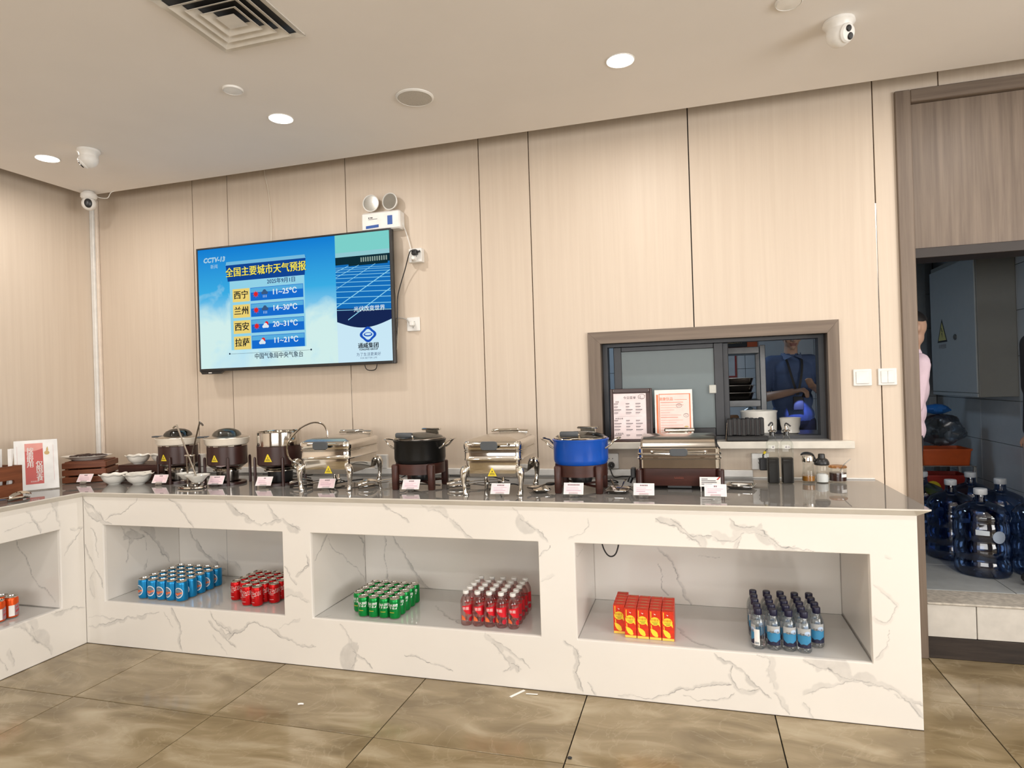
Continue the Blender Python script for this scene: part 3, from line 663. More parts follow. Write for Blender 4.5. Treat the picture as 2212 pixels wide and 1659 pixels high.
# ================================================================== TELEVISION AND WALL DEVICES
def wallT(x, y, z):    # flat print on a plane facing the room: u right, v up
    return lambda u, v: (x + u, y, z + v)
TX0, TX1, TZ0, TZ1, TY = .269, 1.712, 1.588, 2.416, .645
tv = thing('television', 'large flat television on the wall showing a weather forecast screen', 'television', ((TX0 + TX1) / 2, D, TZ0))
w2 = (TX1 - TX0) / 2; th = TZ1 - TZ0; yf = TY - D
mb = MB(); b = .011
mb.bbox(-w2, w2, yf + .012, yf + .045, 0, th, .004); mb.bbox(-w2 + .1, w2 - .1, yf + .0455, -.03, .08, th - .15, .01)
mb.obj('housing', M['black'], tv)
mb = MB(); mb.bbox(-w2, -w2 + b, yf, yf + .0115, 0, th, .002); mb.bbox(w2 - b, w2, yf, yf + .0115, 0, th, .002); mb.bbox(-w2 + b, w2 - b, yf, yf + .0115, th - b, th, .002); mb.bbox(-w2 + b, w2 - b, yf, yf + .0115, 0, .018, .002)
mb.obj('bezel', M['black'], tv)
mb = MB(); mb.prism([(-w2 + .004, -.0005), (-w2 + .19, -.0005), (-w2 + .165, -.018), (-w2 + .02, -.018)], 'y', yf + .002, yf + .02); rc = mb.obj('receiver_bar', M['black'], tv)
MB().box(-w2 + .072, -w2 + .098, yf + .0010, yf + .0021, -.012, -.0065).obj('maker_mark', M['white_card'], rc, 0)
MB().bbox(-.15, .15, -.0295, -.001, .25, .5, .002).obj('wall_bracket', M['black_matt'], tv)
# the picture: sky gradient with clouds, laid out on a 1.42 x 0.80 screen
sw, sh = 2 * w2 - 2 * b, th - b - .018; sx0, sz0, sy = -w2 + b, .018, yf + .004
m = bpy.data.materials.new('screen sky picture'); m.use_nodes = True; nt = m.node_tree; nt.nodes.clear(); Lk = nt.links.new
o = nt.nodes.new('ShaderNodeOutputMaterial'); e_ = nt.nodes.new('ShaderNodeEmission'); tc = nt.nodes.new('ShaderNodeTexCoord'); sp = nt.nodes.new('ShaderNodeSeparateXYZ'); Lk(tc.outputs['Generated'], sp.inputs[0])
r = nt.nodes.new('ShaderNodeValToRGB'); E_ = r.color_ramp.elements; E_[0].color = (*s2l(196, 232, 248), 1); E_[1].color = (*s2l(20, 128, 214), 1); q = E_.new(.28); q.color = (*s2l(176, 232, 250), 1); q = E_.new(.62); q.color = (*s2l(60, 176, 232), 1)
Lk(sp.outputs['Z'], r.inputs[0])
n = nt.nodes.new('ShaderNodeTexNoise'); n.inputs['Scale'].default_value = 3.4; n.inputs['Detail'].default_value = 6; n.inputs['Distortion'].default_value = .4; Lk(tc.outputs['Object'], n.inputs['Vector'])
hz = nt.nodes.new('ShaderNodeMapRange'); hz.inputs['From Min'].default_value = .78; hz.inputs['From Max'].default_value = .25; hz.inputs['To Min'].default_value = -.16; hz.inputs['To Max'].default_value = .16; Lk(sp.outputs['Z'], hz.inputs[0])
ad = nt.nodes.new('ShaderNodeMath'); Lk(n.outputs['Fac'], ad.inputs[0]); Lk(hz.outputs[0], ad.inputs[1])
mr = nt.nodes.new('ShaderNodeMapRange'); mr.inputs['From Min'].default_value = .5; mr.inputs['From Max'].default_value = .68; Lk(ad.outputs[0], mr.inputs[0])
mx = nt.nodes.new('ShaderNodeMix'); mx.data_type = 'RGBA'; Lk(mr.outputs[0], mx.inputs[0]); Lk(r.outputs[0], mx.inputs[6]); mx.inputs[7].default_value = (*s2l(214, 243, 240), 1); Lk(mx.outputs[2], e_.inputs[0]); e_.inputs[1].default_value = .95; Lk(e_.outputs[0], o.inputs[0])
scr = MB().box(sx0, sx0 + sw, sy, sy + .006, sz0, sz0 + sh).obj('screen', m, tv, 0)
def S(u, v, k=1):  # picture coordinates, 0..1 from the top left corner
    return (sx0 + u * sw, sy - .0004 * k, sz0 + (1 - v) * sh)
def quad(mb, u0, v0, u1, v1, k=1): mb.poly([S(u0, v0, k), S(u1, v0, k), S(u1, v1, k), S(u0, v1, k)])
def pic(name, col, es=.95): return emat('picture ' + name, s2l(*col), es)
def stext(mb, body, u, v, size, k=4, dup=0, **kw):
  for dd in ((-dup, 0), (dup, .0), (0, dup * .6)) if dup else ((0, 0),): mb.text(body, size, lambda a, c: (S(u, v, k)[0] + a + dd[0], S(u, v, k)[1], S(u, v, k)[2] + c + dd[1]), **kw)
# title banner
mb = MB(); mb.poly([S(.155, .135), S(.585, .135), S(.578, .285), S(.165, .285)]); mb.obj('title_banner', pic('banner', (18, 70, 150)), scr, 0)
mb = MB(); mb.poly([S(.16, .122, 2), S(.58, .122, 2), S(.585, .150, 2), S(.155, .150, 2)]); mb.obj('banner_edge', pic('banner edge', (120, 190, 226)), scr, 0)
mb = MB(); stext(mb, '全国主要城市天气预报', .371, .217, .066, 6, dup=.0014, sx=.93); mb.obj('title_shadow', pic('title shadow', (10, 24, 60)), scr, 0).location = (.002, .0006, -.002)
mb = MB(); stext(mb, '全国主要城市天气预报', .371, .217, .066, 6, dup=.0014, sx=.93); mb.obj('title_text', pic('title', (250, 234, 90)), scr, 0)
mb = MB(); mb.poly([S(.175, .285), S(.575, .285), S(.575, .855), S(.175, .855)]); mb.obj('list_panel', pic('list', (150, 214, 236)), scr, 0)
mb = MB(); stext(mb, '2025年9月1日', .455, .315, .036, 5, dup=.0007); mb.obj('date_text', pic('date', (20, 50, 110)), scr, 0)
PC = [pic('city', (16, 24, 36)), pic('temp', (240, 246, 250)), pic('cloud', (60, 90, 130)), pic('white cloud', (226, 236, 244))]
rows = [('西宁', '11~25℃', 1, 1), ('兰州', '14~30℃', 1, 1), ('西安', '20~31℃', 1, 2), ('拉萨', '11~21℃', 0, 3)]
yl, bl, tl, tb, tw, ic_r, ic_g, ic_w = MB(), MB(), MB(), MB(), MB(), MB(), MB(), MB(); bh = MB()
for i, (nm, tp, a, c) in enumerate(rows):
    v0 = .352 + i * .131; quad(yl, .190, v0, .283, v0 + .108, 2); quad(bl, .288, v0, .568, v0 + .108, 2); quad(bh, .290, v0 + .004, .566, v0 + .04, 3)
    tb, tw, ic_g, ic_w = MB(), MB(), MB(), MB()
    stext(tb, nm, .237, v0 + .056, .058, 6, dup=.0014); stext(tw, tp, .47, v0 + .050, .050, 6, dup=.0012)
    def disc(mb, u, v, rr, k): c0 = S(u, v, k); mb.poly([(c0[0] + rr * math.cos(t * PI / 8), c0[1], c0[2] + rr * math.sin(t * PI / 8)) for t in range(16)])
    if a:
        disc(ic_r, .318, v0 + .055, .015, 7)
        for t in range(8):
            c0 = S(.318, v0 + .055, 7); an = t * PI / 4; ic_r.poly([(c0[0] + .025 * math.cos(an), c0[1], c0[2] + .025 * math.sin(an)), (c0[0] + .016 * math.cos(an + .2), c0[1], c0[2] + .016 * math.sin(an + .2)), (c0[0] + .016 * math.cos(an - .2), c0[1], c0[2] + .016 * math.sin(an - .2))])
    uu = .365 if a else .345
    if c >= 2:
        disc(ic_r, uu + .006, v0 + .038, .014, 6)
    tgt = ic_g if c == 1 else ic_w
    for du, dv, rr in ((-.010, .062, .010), (0, .052, .015), (.011, .062, .010)): disc(tgt, uu + du, v0 + dv - (.012 if c == 1 else 0), rr, 7)
    quad(tgt, uu - .012, v0 + .055 - (.012 if c == 1 else 0), uu + .012, v0 + .073 - (.012 if c == 1 else 0), 7)
    if c == 1:
        for du in (-.008, 0, .008): quad(ic_w, uu + du, v0 + .068, uu + du + .002, v0 + .088, 7)
    tb.obj('city_text', PC[0], scr, 0); tw.obj('temperature_text', PC[1], scr, 0)
    if ic_g.v: ic_g.obj('cloud_icon', PC[2], scr, 0)
    if ic_w.v: ic_w.obj('rain_icon' if c == 1 else 'cloud_icon', PC[3], scr, 0)
yl.obj('city_box', pic('yellow box', (240, 214, 120)), scr, 0); bl.obj('temperature_box', pic('blue box', (24, 110, 210)), scr, 0); bh.obj('box_shine', pic('box shine', (90, 176, 226)), scr, 0)
ic_r.obj('sun_icon', pic('sun', (226, 40, 40)), scr, 0)
mb = MB(); stext(mb, '中国气象局中央气象台', .43, .918, .040, 5, dup=.0006, sx=.92); quad(mb, .165, .885, .60, .887, 4); disc(mb, .165, .884, .006, 5); disc(mb, .60, .884, .006, 5); mb.obj('source_text', pic('source', (24, 44, 70)), scr, 0)
mb = MB(); stext(mb, 'CCTV-13', .092, .095, .044, 5, shear=.2, bold=.002); stext(mb, '新闻', .092, .152, .030, 5); mb.obj('channel_mark', pic('channel', (176, 210, 230)), scr, 0)
# advertisement column
mb = MB(); quad(mb, .735, .0, 1, 1, 1); mb.obj('advert_panel', pic('advert', (206, 236, 250)), scr, 0)
curve = [(.735 + .265 * k / 16, .68 + .055 * math.sin(PI * k / 16)) for k in range(17)]
mb = MB(); mb.poly([S(.735, .22, 2), S(1, .22, 2)] + [S(u, v, 2) for u, v in reversed(curve)]); mb.obj('solar_picture', pic('solar', (22, 112, 190)), scr, 0)
mb = MB(); mb.poly([S(.735, .575, 3), S(1, .60, 3)] + [S(u, v, 3) for u, v in reversed(curve)]); mb.obj('solar_foreground', pic('solar dark', (24, 40, 84)), scr, 0)
mb = MB(); quad(mb, .735, 0, 1, .14, 2); mb.obj('solar_sky', pic('solar sky', (128, 212, 206)), scr, 0)
mb = MB(); quad(mb, .735, .14, 1, .175, 2); mb.obj('solar_roof', pic('solar roof', (150, 206, 214)), scr, 0)
mb = MB(); quad(mb, .735, .175, 1, .235, 3); quad(mb, .80, .235, .99, .25, 3); mb.obj('solar_trees', pic('solar trees', (16, 46, 56)), scr, 0)
mb = MB()
for k in range(12): quad(mb, .86 + k * .011, .19, .866 + k * .011, .225, 4)
mb.obj('solar_fence', pic('solar fence', (150, 170, 160)), scr, 0)
mb = MB()
def ln(u0, v0, u1, v1, w): mb.poly([S(u0, v0, 4), S(u1, v1, 4), S(u1, v1 + w, 4), S(u0, v0 + w, 4)])
for k in range(13): v = .255 + .012 * k + .0021 * k * k; (ln(.735, v, 1, v + .018, .003 + .0002 * k) if v < .64 else None)
for u0, v0, u1, v1 in ((.735, .33, .85, .245), (.735, .42, .93, .245), (.735, .56, .999, .30), (.79, .665, .999, .44), (.735, .285, .80, .245)): ln(u0, v0, u1, v1, .007 if v0 > .5 else .004)
mb.obj('solar_lines', pic('solar lines', (150, 220, 246)), scr, 0)
mb = MB(); stext(mb, '光伏改变世界', .895, .592, .036, 6, dup=.0005); mb.obj('slogan_text', pic('slogan', (226, 240, 244)), scr, 0)
# emblem
ex, ez = S(.885, .79)[0], S(.885, .79)[2]
def quat(rr, n=48):
    return [((rr * (1 + .10 * math.cos(4 * t))) * math.cos(t), (rr * (1 + .10 * math.cos(4 * t))) * .85 * math.sin(t)) for t in [2 * PI * k / n for k in range(n)]]
mb = MB(); A, B = quat(.052), quat(.035)
for k in range(48): j = (k + 1) % 48; mb.poly([(ex + A[k][0], sy - .002, ez + A[k][1]), (ex + A[j][0], sy - .002, ez + A[j][1]), (ex + B[j][0], sy - .002, ez + B[j][1]), (ex + B[k][0], sy - .002, ez + B[k][1])])
A, B = arc(0, 0, .030, 0, 360, 32, .013), arc(0, .002, .022, 0, 360, 32, .007)
for k in range(32): mb.poly([(ex + A[k][0], sy - .002, ez + A[k][1]), (ex + A[k + 1][0], sy - .002, ez + A[k + 1][1]), (ex + B[k + 1][0], sy - .002, ez + B[k + 1][1]), (ex + B[k][0], sy - .002, ez + B[k][1])])
mb.obj('emblem', pic('emblem', (30, 84, 190)), scr, 0)
mb = MB(); stext(mb, '通威集团', .885, .878, .036, 5, dup=.0012); stext(mb, 'TONGWEI GROUP', .885, .906, .0155, 5, bold=.0005); mb.obj('company_text', pic('company', (20, 24, 34)), scr, 0)
mb = MB(); stext(mb, '为了生活更美好', .885, .945, .0235, 5, space=1.06); stext(mb, 'FOR BETTER LIFE', .885, .972, .014, 5, space=1.1); mb.obj('motto_text', pic('motto', (60, 80, 120)), scr, 0)

# --- twin-head emergency light
em = thing('emergency_light', 'white wall emergency light with two round lamp heads above the television', 'emergency light', (1.634, D, 2.4175))
MB().bbox(-.131, .131, -.075, -.001, 0, .113, .008).obj('case', M['white_plastic'], em)
M['blueprint'] = mat('blue print', s2l(40, 84, 160), .5)
f = lambda u, v: (u, -.0757, v - .015)
MB().poly([f(-.10, .028), f(-.012, .032), f(-.012, .050), f(-.10, .046)]).obj('blue_label', M['blueprint'], em, 0); MB().poly([f(.048, .042), f(.082, .042), f(.082, .098), f(.048, .098)]).obj('blue_label', M['blueprint'], em, 0)
mb = MB(); mb.poly([f(-.082, .083), f(-.02, .083), f(-.02, .086), f(-.082, .086)]); mb.lathe([(0, 0), (.001, 0)], 4) if False else None
mb.poly([f(-.082, .090), f(-.074, .090), f(-.074, .098), f(-.082, .098)]); mb.poly([f(-.070, .091), f(-.052, .091), f(-.052, .097), f(-.070, .097)]); mb.obj('maker_mark', M['ink'], em, 0)
M['reflector'] = mat('lamp reflector', (.75, .74, .72), .12, 1.0)
lz = clear('lamp lens', (.98, .98, .97), .05, .05, .2)
for x, z, tl in ((-.072, .175, .10), (.062, .173, -.10)):
    T4 = Matrix.Translation((x, -.04, z)) @ Matrix.Rotation(R(90), 4, 'X') @ Matrix.Rotation(tl, 4, 'Y')
    mb = MB(); mb.T = T4; mb.lathe([(.02, -.022), (.038, -.012), (.050, .012), (.053, .022), (.049, .024), (.047, .0225), (.047, .02)], 28); h = mb.obj('lamp_head', M['white_plastic'], em)
    mb = MB(); mb.T = T4; mb.lathe([(.0465, .0205), (.040, .012), (.028, .006), (.02, .010), (.012, .004), (.006, .012), (0.0, .014)], 24); mb.obj('reflector', M['reflector'], h)
    mb = MB(); mb.T = T4; mb.lathe([(0, .0262), (.03, .025), (.048, .0238), (.048, .0232), (0, .0232)], 24); mb.obj('lens', lz, h)
    MB().tube([(x, -.04, z - .055), (x, -.04, .1125)], .012, 10).obj('neck', M['white_plastic'], em)
# --- socket plates and switches
def slots(mb, x, z, s=1.0):
    for du, dv in ((-.010, .014), (.010, .014)): mb.box(x + du - .0018, x + du + .0018, -.0125, -.0119, z + dv - .003, z + dv + .003)
    for du, an in ((-.009, .5), (.009, -.5), (0, 0)):
        dz = -.008 if du else -.020
        mb.poly([(x + du + a * math.cos(an) - b * math.sin(an), -.0123, z + dz - .0 + a * math.sin(an) + b * math.cos(an)) for a, b in ((-.0014, -.005), (.0014, -.005), (.0014, .005), (-.0014, .005))])
def socket(x, z, label, deep=.012, plug=None, slot=True, wid=.086):
    t = thing('wall_socket', label, 'socket', (x, D, z), 0)
    MB().bbox(-wid / 2, wid / 2, -deep, -.0008, -.043, .043, .003).obj('plate', M['white_plastic'], t)
    if slot:
        mb = MB(); slots(mb, 0, 0); o = mb.obj('slots', M['black_matt'], t, 0); o.location = (0, -(deep - .012) - .0003, 0)
    return t
s1 = socket(1.846, 2.247, 'white double-depth wall socket with black plug beside the television top', .045)
s2 = socket(1.804, 1.829, 'white wall socket with a white plug beside the television bottom', .012)
socket(.17, .984, 'white wall socket between the two cream soup warmers', .03)
socket(1.560, .978, 'white wall socket behind the black round pot', .03)
socket(3.0, .985, 'white wall socket behind the blue pot', .03)
socket(3.79, .9845, 'white wall socket with black adaptor beside the soy sauce bottles', .03)
def switch(x, label, n):
    t = thing('light_switch', label, 'switch', (x, D, 1.413)); MB().bbox(-.043, .043, -.009, -.0008, -.043, .043, .003).obj('plate', M['white_plastic'], t)
    for k in range(n):
        w = .062 / n; MB().bbox(-.031 + k * w + .0006, -.031 + (k + 1) * w - .0006, -.0125, -.0092, -.031, .031, .0015).obj('rocker', M['white_plastic'], t)
switch(4.294, 'white wall switch with one rocker, nearer the serving hatch', 1)
switch(4.408, 'white wall switch with two rockers, nearer the kitchen doorway', 2)
# plugs
pg = tag(MB().bbox(1.835, 1.868, D - .078, D - .0458, 2.245, 2.277, .004).obj('power_plug', M['black']), 'black plug in the socket beside the television top', 'plug')
MB().tube([(1.868, D - .06, 2.262), (1.885, D - .055, 2.268)], .006, 6).obj('grip', M['black'], pg)
tag(MB().lathe([(0, 0), (.016, 0), (.017, .02), (.010, .032), (0, .034)], 8).obj('power_plug', M['white_plastic']), 'white round plug in the lower half of the socket by the television top', 'plug').matrix_world = Matrix.Translation((1.845, D - .0465, 2.225)) @ Matrix.Rotation(R(90), 4, 'X')
tag(MB().bbox(1.790, 1.818, D - .045, D - .0128, 1.815, 1.846, .005).obj('power_plug', M['white_plastic']), 'white plug in the socket beside the television bottom', 'plug')
ap = tag(MB().bbox(3.782, 3.823, D - .068, D - .0318, .942, 1.006, .004).obj('power_adaptor', M['black']), 'black adaptor block plugged in beside the soy sauce bottles', 'adaptor')
MB().tube([(3.802, D - .05, 1.006), (3.802, D - .05, 1.02), (3.818, D - .05, 1.045)], .004, 6).obj('neck', M['black'], ap)
MB().tube([(3.806, D - .05, 1.028), (3.814, D - .05, 1.041)], .0062, 8).obj('cable_tie', M['yellow'], ap)
MB().tube([(3.818, D - .05, 1.045), (3.838, D - .045, 1.075)], .003, 6).obj('cord', M['cable'], ap)
bp = tag(MB().lathe([(0, 0), (.019, 0), (.02, .012), (.016, .02), (.009, .034), (0, .036)], 10).obj('power_plug', M['black']), 'round black plug in the socket between the soup warmers', 'plug'); bp.matrix_world = Matrix.Translation((.173, D - .0318, .962)) @ Matrix.Rotation(R(90), 4, 'X')
bp = tag(MB().lathe([(0, 0), (.019, 0), (.02, .012), (.016, .02), (.009, .034), (0, .036)], 10).obj('power_plug', M['black']), 'round black plug in the socket behind the blue pot', 'plug'); bp.matrix_world = Matrix.Translation((3.003, D - .0318, .963)) @ Matrix.Rotation(R(90), 4, 'X')
# cables on the wall
def cable(name, pts, r, m, label, cat='cable'):
    return tag(MB().tube(smooth_path(pts, 5), r, 6).obj(name, m), label, cat)
cable('power_cable', [(1.849, D - .079, 2.262), (1.83, D - .085, 2.26), (1.777, D - .05, 2.16), (1.720, D - .035, 2.02), (1.708, D - .03, 1.92), (1.702, D - .028, 1.80), (1.68, D - .028, 1.68)], .0032, M['cable'], 'black power cable running from the upper socket down behind the television')
cable('power_cable', [(1.766, D - .04, 2.455), (1.785, D - .02, 2.38), (1.81, D - .02, 2.28), (1.825, D - .045, 2.215), (1.84, D - .074, 2.218)], .003, M['white_plastic'], 'white power cable from the emergency light down to the socket')
cable('power_cable', [(1.79, D - .035, 1.832), (1.76, D - .02, 1.862), (1.72, D - .018, 1.872), (1.69, D - .022, 1.868)], .003, mat('grey cable', (.45, .43, .40), .5), 'short grey cable from the lower socket to the television')
cable('data_cable', [(1.685, D - .03, 2.12), (1.697, D - .022, 2.02), (1.690, D - .02, 1.9), (1.702, D - .016, 1.78), (1.688, D - .02, 1.66)], .0028, mat('cream cable', (.70, .62, .48), .5), 'thin cream cable hanging beside the right edge of the television')
cable('data_cable', [(1.692, D - .012, 1.80), (1.688, D - .01, 1.72), (1.68, D - .012, 1.64)], .0045, M['white_plastic'], 'short thick white cable end at the lower right edge of the television')
cable('data_cable', [(.752, D - .004, 2.93), (.756, D - .004, 2.89), (.778, D - .005, 2.80), (.789, D - .004, 2.70), (.796, D - .005, 2.58), (.803, D - .02, 2.44), (.805, D - .04, 2.35)], .0028, mat('warm white cable', (.78, .70, .58), .5), 'thin white cable hanging from the ceiling down to the television top')
cable('power_cable', [(1.485, D - .06, 1.62), (1.488, D - .05, 1.568), (1.515, D - .045, 1.552), (1.56, D - .05, 1.562), (1.575, D - .06, 1.62)], .0028, M['cable'], 'black cable loop hanging just under the television')
# --- ceiling devices (set out on the ceiling plan)
def cs(x, y): return (3.456 + .9738 * (x - 3.456), -2.86 + .9738 * (y + 2.86))
def dome(x, y, rz, label, tilt):
    t = thing('dome_camera', label, 'security camera', (*cs(x, y), CZ), rz)
    MB().lathe([(0, -.0005), (.058, -.0005), (.060, -.012), (.050, -.022), (.046, -.040), (0, -.040)], 28).obj('base', M['white_plastic'], t)
    mb = MB(); mb.sphere((0, 0, -.052), .049, 24, 14); mb.obj('ball', M['white_plastic'], t)
    T4 = Matrix.Translation((0, 0, -.052)) @ Matrix.Rotation(R(90 + tilt), 4, 'X')
    mb = MB(); mb.T = T4; mb.lathe([(0, .051), (.030, .047), (.036, .040), (.036, .030), (0, .03)], 24); fp = mb.obj('face_plate', M['white_plastic'], t)
    mb = MB(); mb.T = T4
    for cx, cy, rr in ((-.008, .013, .0125), (.008, -.012, .0135)): mb.lathe([(0, .0545), (rr * .8, .054), (rr, .051), (rr, .044), (0, .044)], 16, (cx, cy))
    mb.obj('lens', M['black'], fp)
dome(4.079, .003, R(38), 'white dome camera on the ceiling over the serving hatch, facing the doorway', 18)
dome(.118, .002, R(-60), 'white dome camera on the ceiling over the left end of the buffet', 38)
sc = thing('wall_camera', 'white ball-shaped security camera with dark face hanging in the left ceiling corner', 'security camera', (*cs(-.56, .575), CZ), R(42))
MB().lathe([(0, -.0005), (.030, -.0005), (.034, -.004), (.034, -.008), (0, -.008)], 20).obj('mount', M['white_plastic'], sc)
MB().lathe([(0, -.008), (.040, -.0085), (.049, -.020), (.049, -.040), (.040, -.052), (0, -.052)], 24).obj('neck', M['white_plastic'], sc)
MB().sphere((0, 0, -.082), .045, 24, 16).obj('ball', M['white_plastic'], sc)
T4 = Matrix.Translation((0, 0, -.082)) @ Matrix.Rotation(R(90 + 8), 4, 'X')
mb = MB(); mb.T = T4; mb.lathe([(0, .0465), (.020, .045), (.027, .041), (.028, .034), (0, .034)], 20, (0, 0), .85, 1.1); mb.obj('dark_face', M['black'], sc)
cable('camera_cable', [(*cs(x, y), CZ + z) for x, y, z in ((-.525, .59, -.02), (-.510, .61, -.035), (-.44, .615, -.045), (-.405, .615, -.01), (-.36, .640, .012))], .0026, M['white_plastic'], 'thin white cable sagging from the corner camera along the ceiling edge')
def disc_dev(name, x, y, r, label, cat, grille=False):
    t = thing(name, label, cat, (*cs(x, y), CZ)); MB().lathe([(0, -.0005), (r, -.0005), (r, -.004), (r * .94, -.009), (r * .90, -.0095), (r * .88, -.0065), (0, -.0065)], 36).obj('rim', M['white_plastic'], t)
    MB().lathe([(0, -.0066), (r * .87, -.0066), (r * .87, -.0085), (0, -.011)], 36).obj('grille' if grille else 'cover', mat('speaker mesh', (.50, .47, .42), .7, var=.2, nscale=400) if grille else M['white_plastic'], t)
disc_dev('ceiling_speaker', 2.174, .03, .092, 'round white ceiling speaker with grey mesh, above the black pot', 'speaker', True)
disc_dev('ceiling_cover', 1.402, -.336, .046, 'small round white ceiling cover near the air diffuser', 'ceiling cover')
disc_dev('ceiling_cover', 3.86, -.215, .050, 'small round white ceiling cover beside the right dome camera', 'ceiling cover')
# --- square air diffuser
df = thing('air_diffuser', 'square four-way ceiling air diffuser with nested grey vanes', 'air vent', (*cs(1.803, -.822), CZ))
M['diff'] = mat('diffuser enamel', (.66, .63, .57), .45)
def ringpiece(mb, a, b, za, zb, t=.0015):
    for k in range(4):
        T_ = Matrix.Rotation(k * PI / 2, 4, 'Z'); mb.T = T_
        mb.loft([[(-a, -a, za), (a, -a, za), (a, -a, za + t), (-a, -a, za + t)], [(-b, -b, zb), (b, -b, zb), (b, -b, zb + t), (-b, -b, zb + t)]])
    mb.T = Matrix.Identity(4)
mb = MB(); ringpiece(mb, .188, .165, -.010, -.004); ringpiece(mb, .188, .186, -.010, -.0016, .001); mb.obj('frame', M['diff'], df, 0)
MB().box(-.165, .165, -.165, .165, -.0012, -.0006).obj('back_plate', M['black_matt'], df, 0)
for k, (a, b) in enumerate(((.150, .118), (.112, .082), (.076, .046))):
    mb = MB(); ringpiece(mb, a, b, -.022, -.004); mb.obj('vane', M['diff'], df, 0)
mb = MB(); mb.loft([[(-.040, -.040, -.020), (.040, -.040, -.020), (.040, .040, -.020), (-.040, .040, -.020)], [(-.004, -.004, -.006), (.004, -.004, -.006), (.004, .004, -.006), (-.004, .004, -.006)]]); mb.obj('centre_vane', M['diff'], df, 0)
# ================================================================== BUFFET ON THE WORKTOP
H0_ = H; H = H + .0008
def tri_sticker(parent, fn, w=.042, name='warning_sticker'):
    mb = MB(); mb.m = 0; hgt = w * .88
    mb.decal([(-w / 2, 0), (w / 2, 0), (w * .06, hgt), (-w * .06, hgt)], lambda u, v: fn(u, v, .0006), .006)
    mb.m = 1
    for v, a in ((.006, .30), (.010, .27), (.0135, .22)): mb.decal([(-w * a, v), (w * a, v), (w * a, v + .0018), (-w * a, v + .0018)], lambda u, q: fn(u, q, .0011), .006)
    mb.poly([fn(u, v, .0011) for u, v in ((-.0025, .019), (.002, .019), (.003, .025), (-.001, .029))])
    return mb.obj(name, [M['yellow'], M['ink']], parent, 0)
def cyl(r, z0, a0):   # label laid on a cylinder of radius r; a0 = direction it faces
    return lambda u, v, k=.0006: ((r + k) * math.cos(a0 + u / r), (r + k) * math.sin(a0 + u / r), z0 + v)
# --- round soup warmers
def warmer(x, y, rz, s, label, kind, sa):
    t = thing('soup_warmer', label, 'soup warmer', (x, y, H), rz, 'electric soup warmers')
    r = .113 * s
    mb = MB(); mb.lathe([(r * .94, 0), (r * .94, .012), (r * .70, .014), (r * .66, .010), (r * .66, 0)], 36); mb.obj('base_ring', M['brownpaint'], t)
    for k in range(4):
        a = R(45 + 90 * k); px, py = (r + .012) * math.cos(a), (r + .012) * math.sin(a)
        MB().tube([(px, py, .0), (px, py, .15), (px, py, .163), (px, py, .166)], [.0085, .0085, .0065, .002], 8).obj('post', M['brownpaint'], t)
    MB().lathe([(0, .014), (r * .52, .014), (r * .56, .05), (r * .56, .078), (0, .078)], 24).obj('heater', M['darksteel'] if kind != 'open' else M['black'], t)
    MB().lathe([(0, .080), (r * .72, .080), (r * .72, .086), (r * .62, .0865), (r * .95, .114), (r * .98, .118), (0, .118)], 36).obj('lower_pan', M['chrome'], t)
    MB().lathe([(r * .97, .1185), (r, .121), (r, .226), (r * .97, .228), (r * .93, .228), (r * .93, .1185)], 40).obj('body', M['brownpaint'], t)
    MB().lathe([(r * .94, .2285), (r * 1.005, .2285), (r * 1.005, .233), (r * .94, .233)], 40).obj('rim_band', M['chrome'], t)
    if kind != 'open':
        MB().lathe([(r * .92, .2335), (r * 1.03, .236), (r * 1.10, .246), (r * 1.12, .268), (r * 1.16, .2745), (r * 1.15, .277), (r * 1.06, .277), (r * 1.02, .25), (r * .90, .2345)], 40).obj('pan', M['cream_ceramic'], t)
        n = 40; rings = []
        MB().lathe([(r * 1.10, .2775), (r * 1.10, .2805), (r * .74, .292), (r * .70, .292), (r * .70, .289), (r * 1.06, .2775)], 40).obj('lid_rim', M['brushed'], t)
        MB().lathe([(r * .73, .2925), (r * .70, .303), (r * .58, .318), (r * .38, .329), (r * .15, .334), (0, .335), (0, .332), (r * .37, .326), (r * .56, .315), (r * .69, .2925)], 40).obj('lid_dome', M['glass_lid'] if kind == 'glass' else M['lid_mix'], t)
        h = MB(); h.tube([(-r * 1.0, -r * .55, .284), (-r * 1.15, -r * .70, .285), (-r * 1.30, -r * .85, .284)], [.009, .0095, .008], 10, flat=.6); h.bbox(-r * 1.03, -r * .72, -r * .62, -r * .42, .2832, .290, .003)
        h.obj('lid_handle', M['grey_handle'], t)
    else:
        MB().lathe([(r * .93, .2335), (r * .985, .2335), (r * .975, .305), (r * .995, .308), (r * .98, .311), (r * .955, .308), (r * .945, .2335)], 40).obj('steel_insert', M['chrome'], t)
        MB().lathe([(0, .262), (r * .944, .262), (r * .944, .2585), (0, .2585)], 36).obj('soup', mat('pale soup', s2l(214, 196, 150), .25), t)
    tri_sticker(t, lambda u, v, k: ((r + k) * math.cos(sa + u / r), (r + k) * math.sin(sa + u / r), .142 + v), .044 * s)
    return t
M['lid_mix'] = clear('dark lid glass', (.16, .19, .19), .25, .05, .75)
warmer(.335, .375, R(-24), 1.0, 'soup warmer with cream rim behind the ladle stand, leftmost of three', 'steel', R(-68))
warmer(.735, .337, R(-4), 1.0, 'soup warmer with cream rim and clear domed lid, middle of three', 'glass', R(-84))
warmer(1.085, .365, R(-3), 1.13, 'open soup warmer with bare steel insert and no lid, a ladle leaning in it', 'open', R(-82))
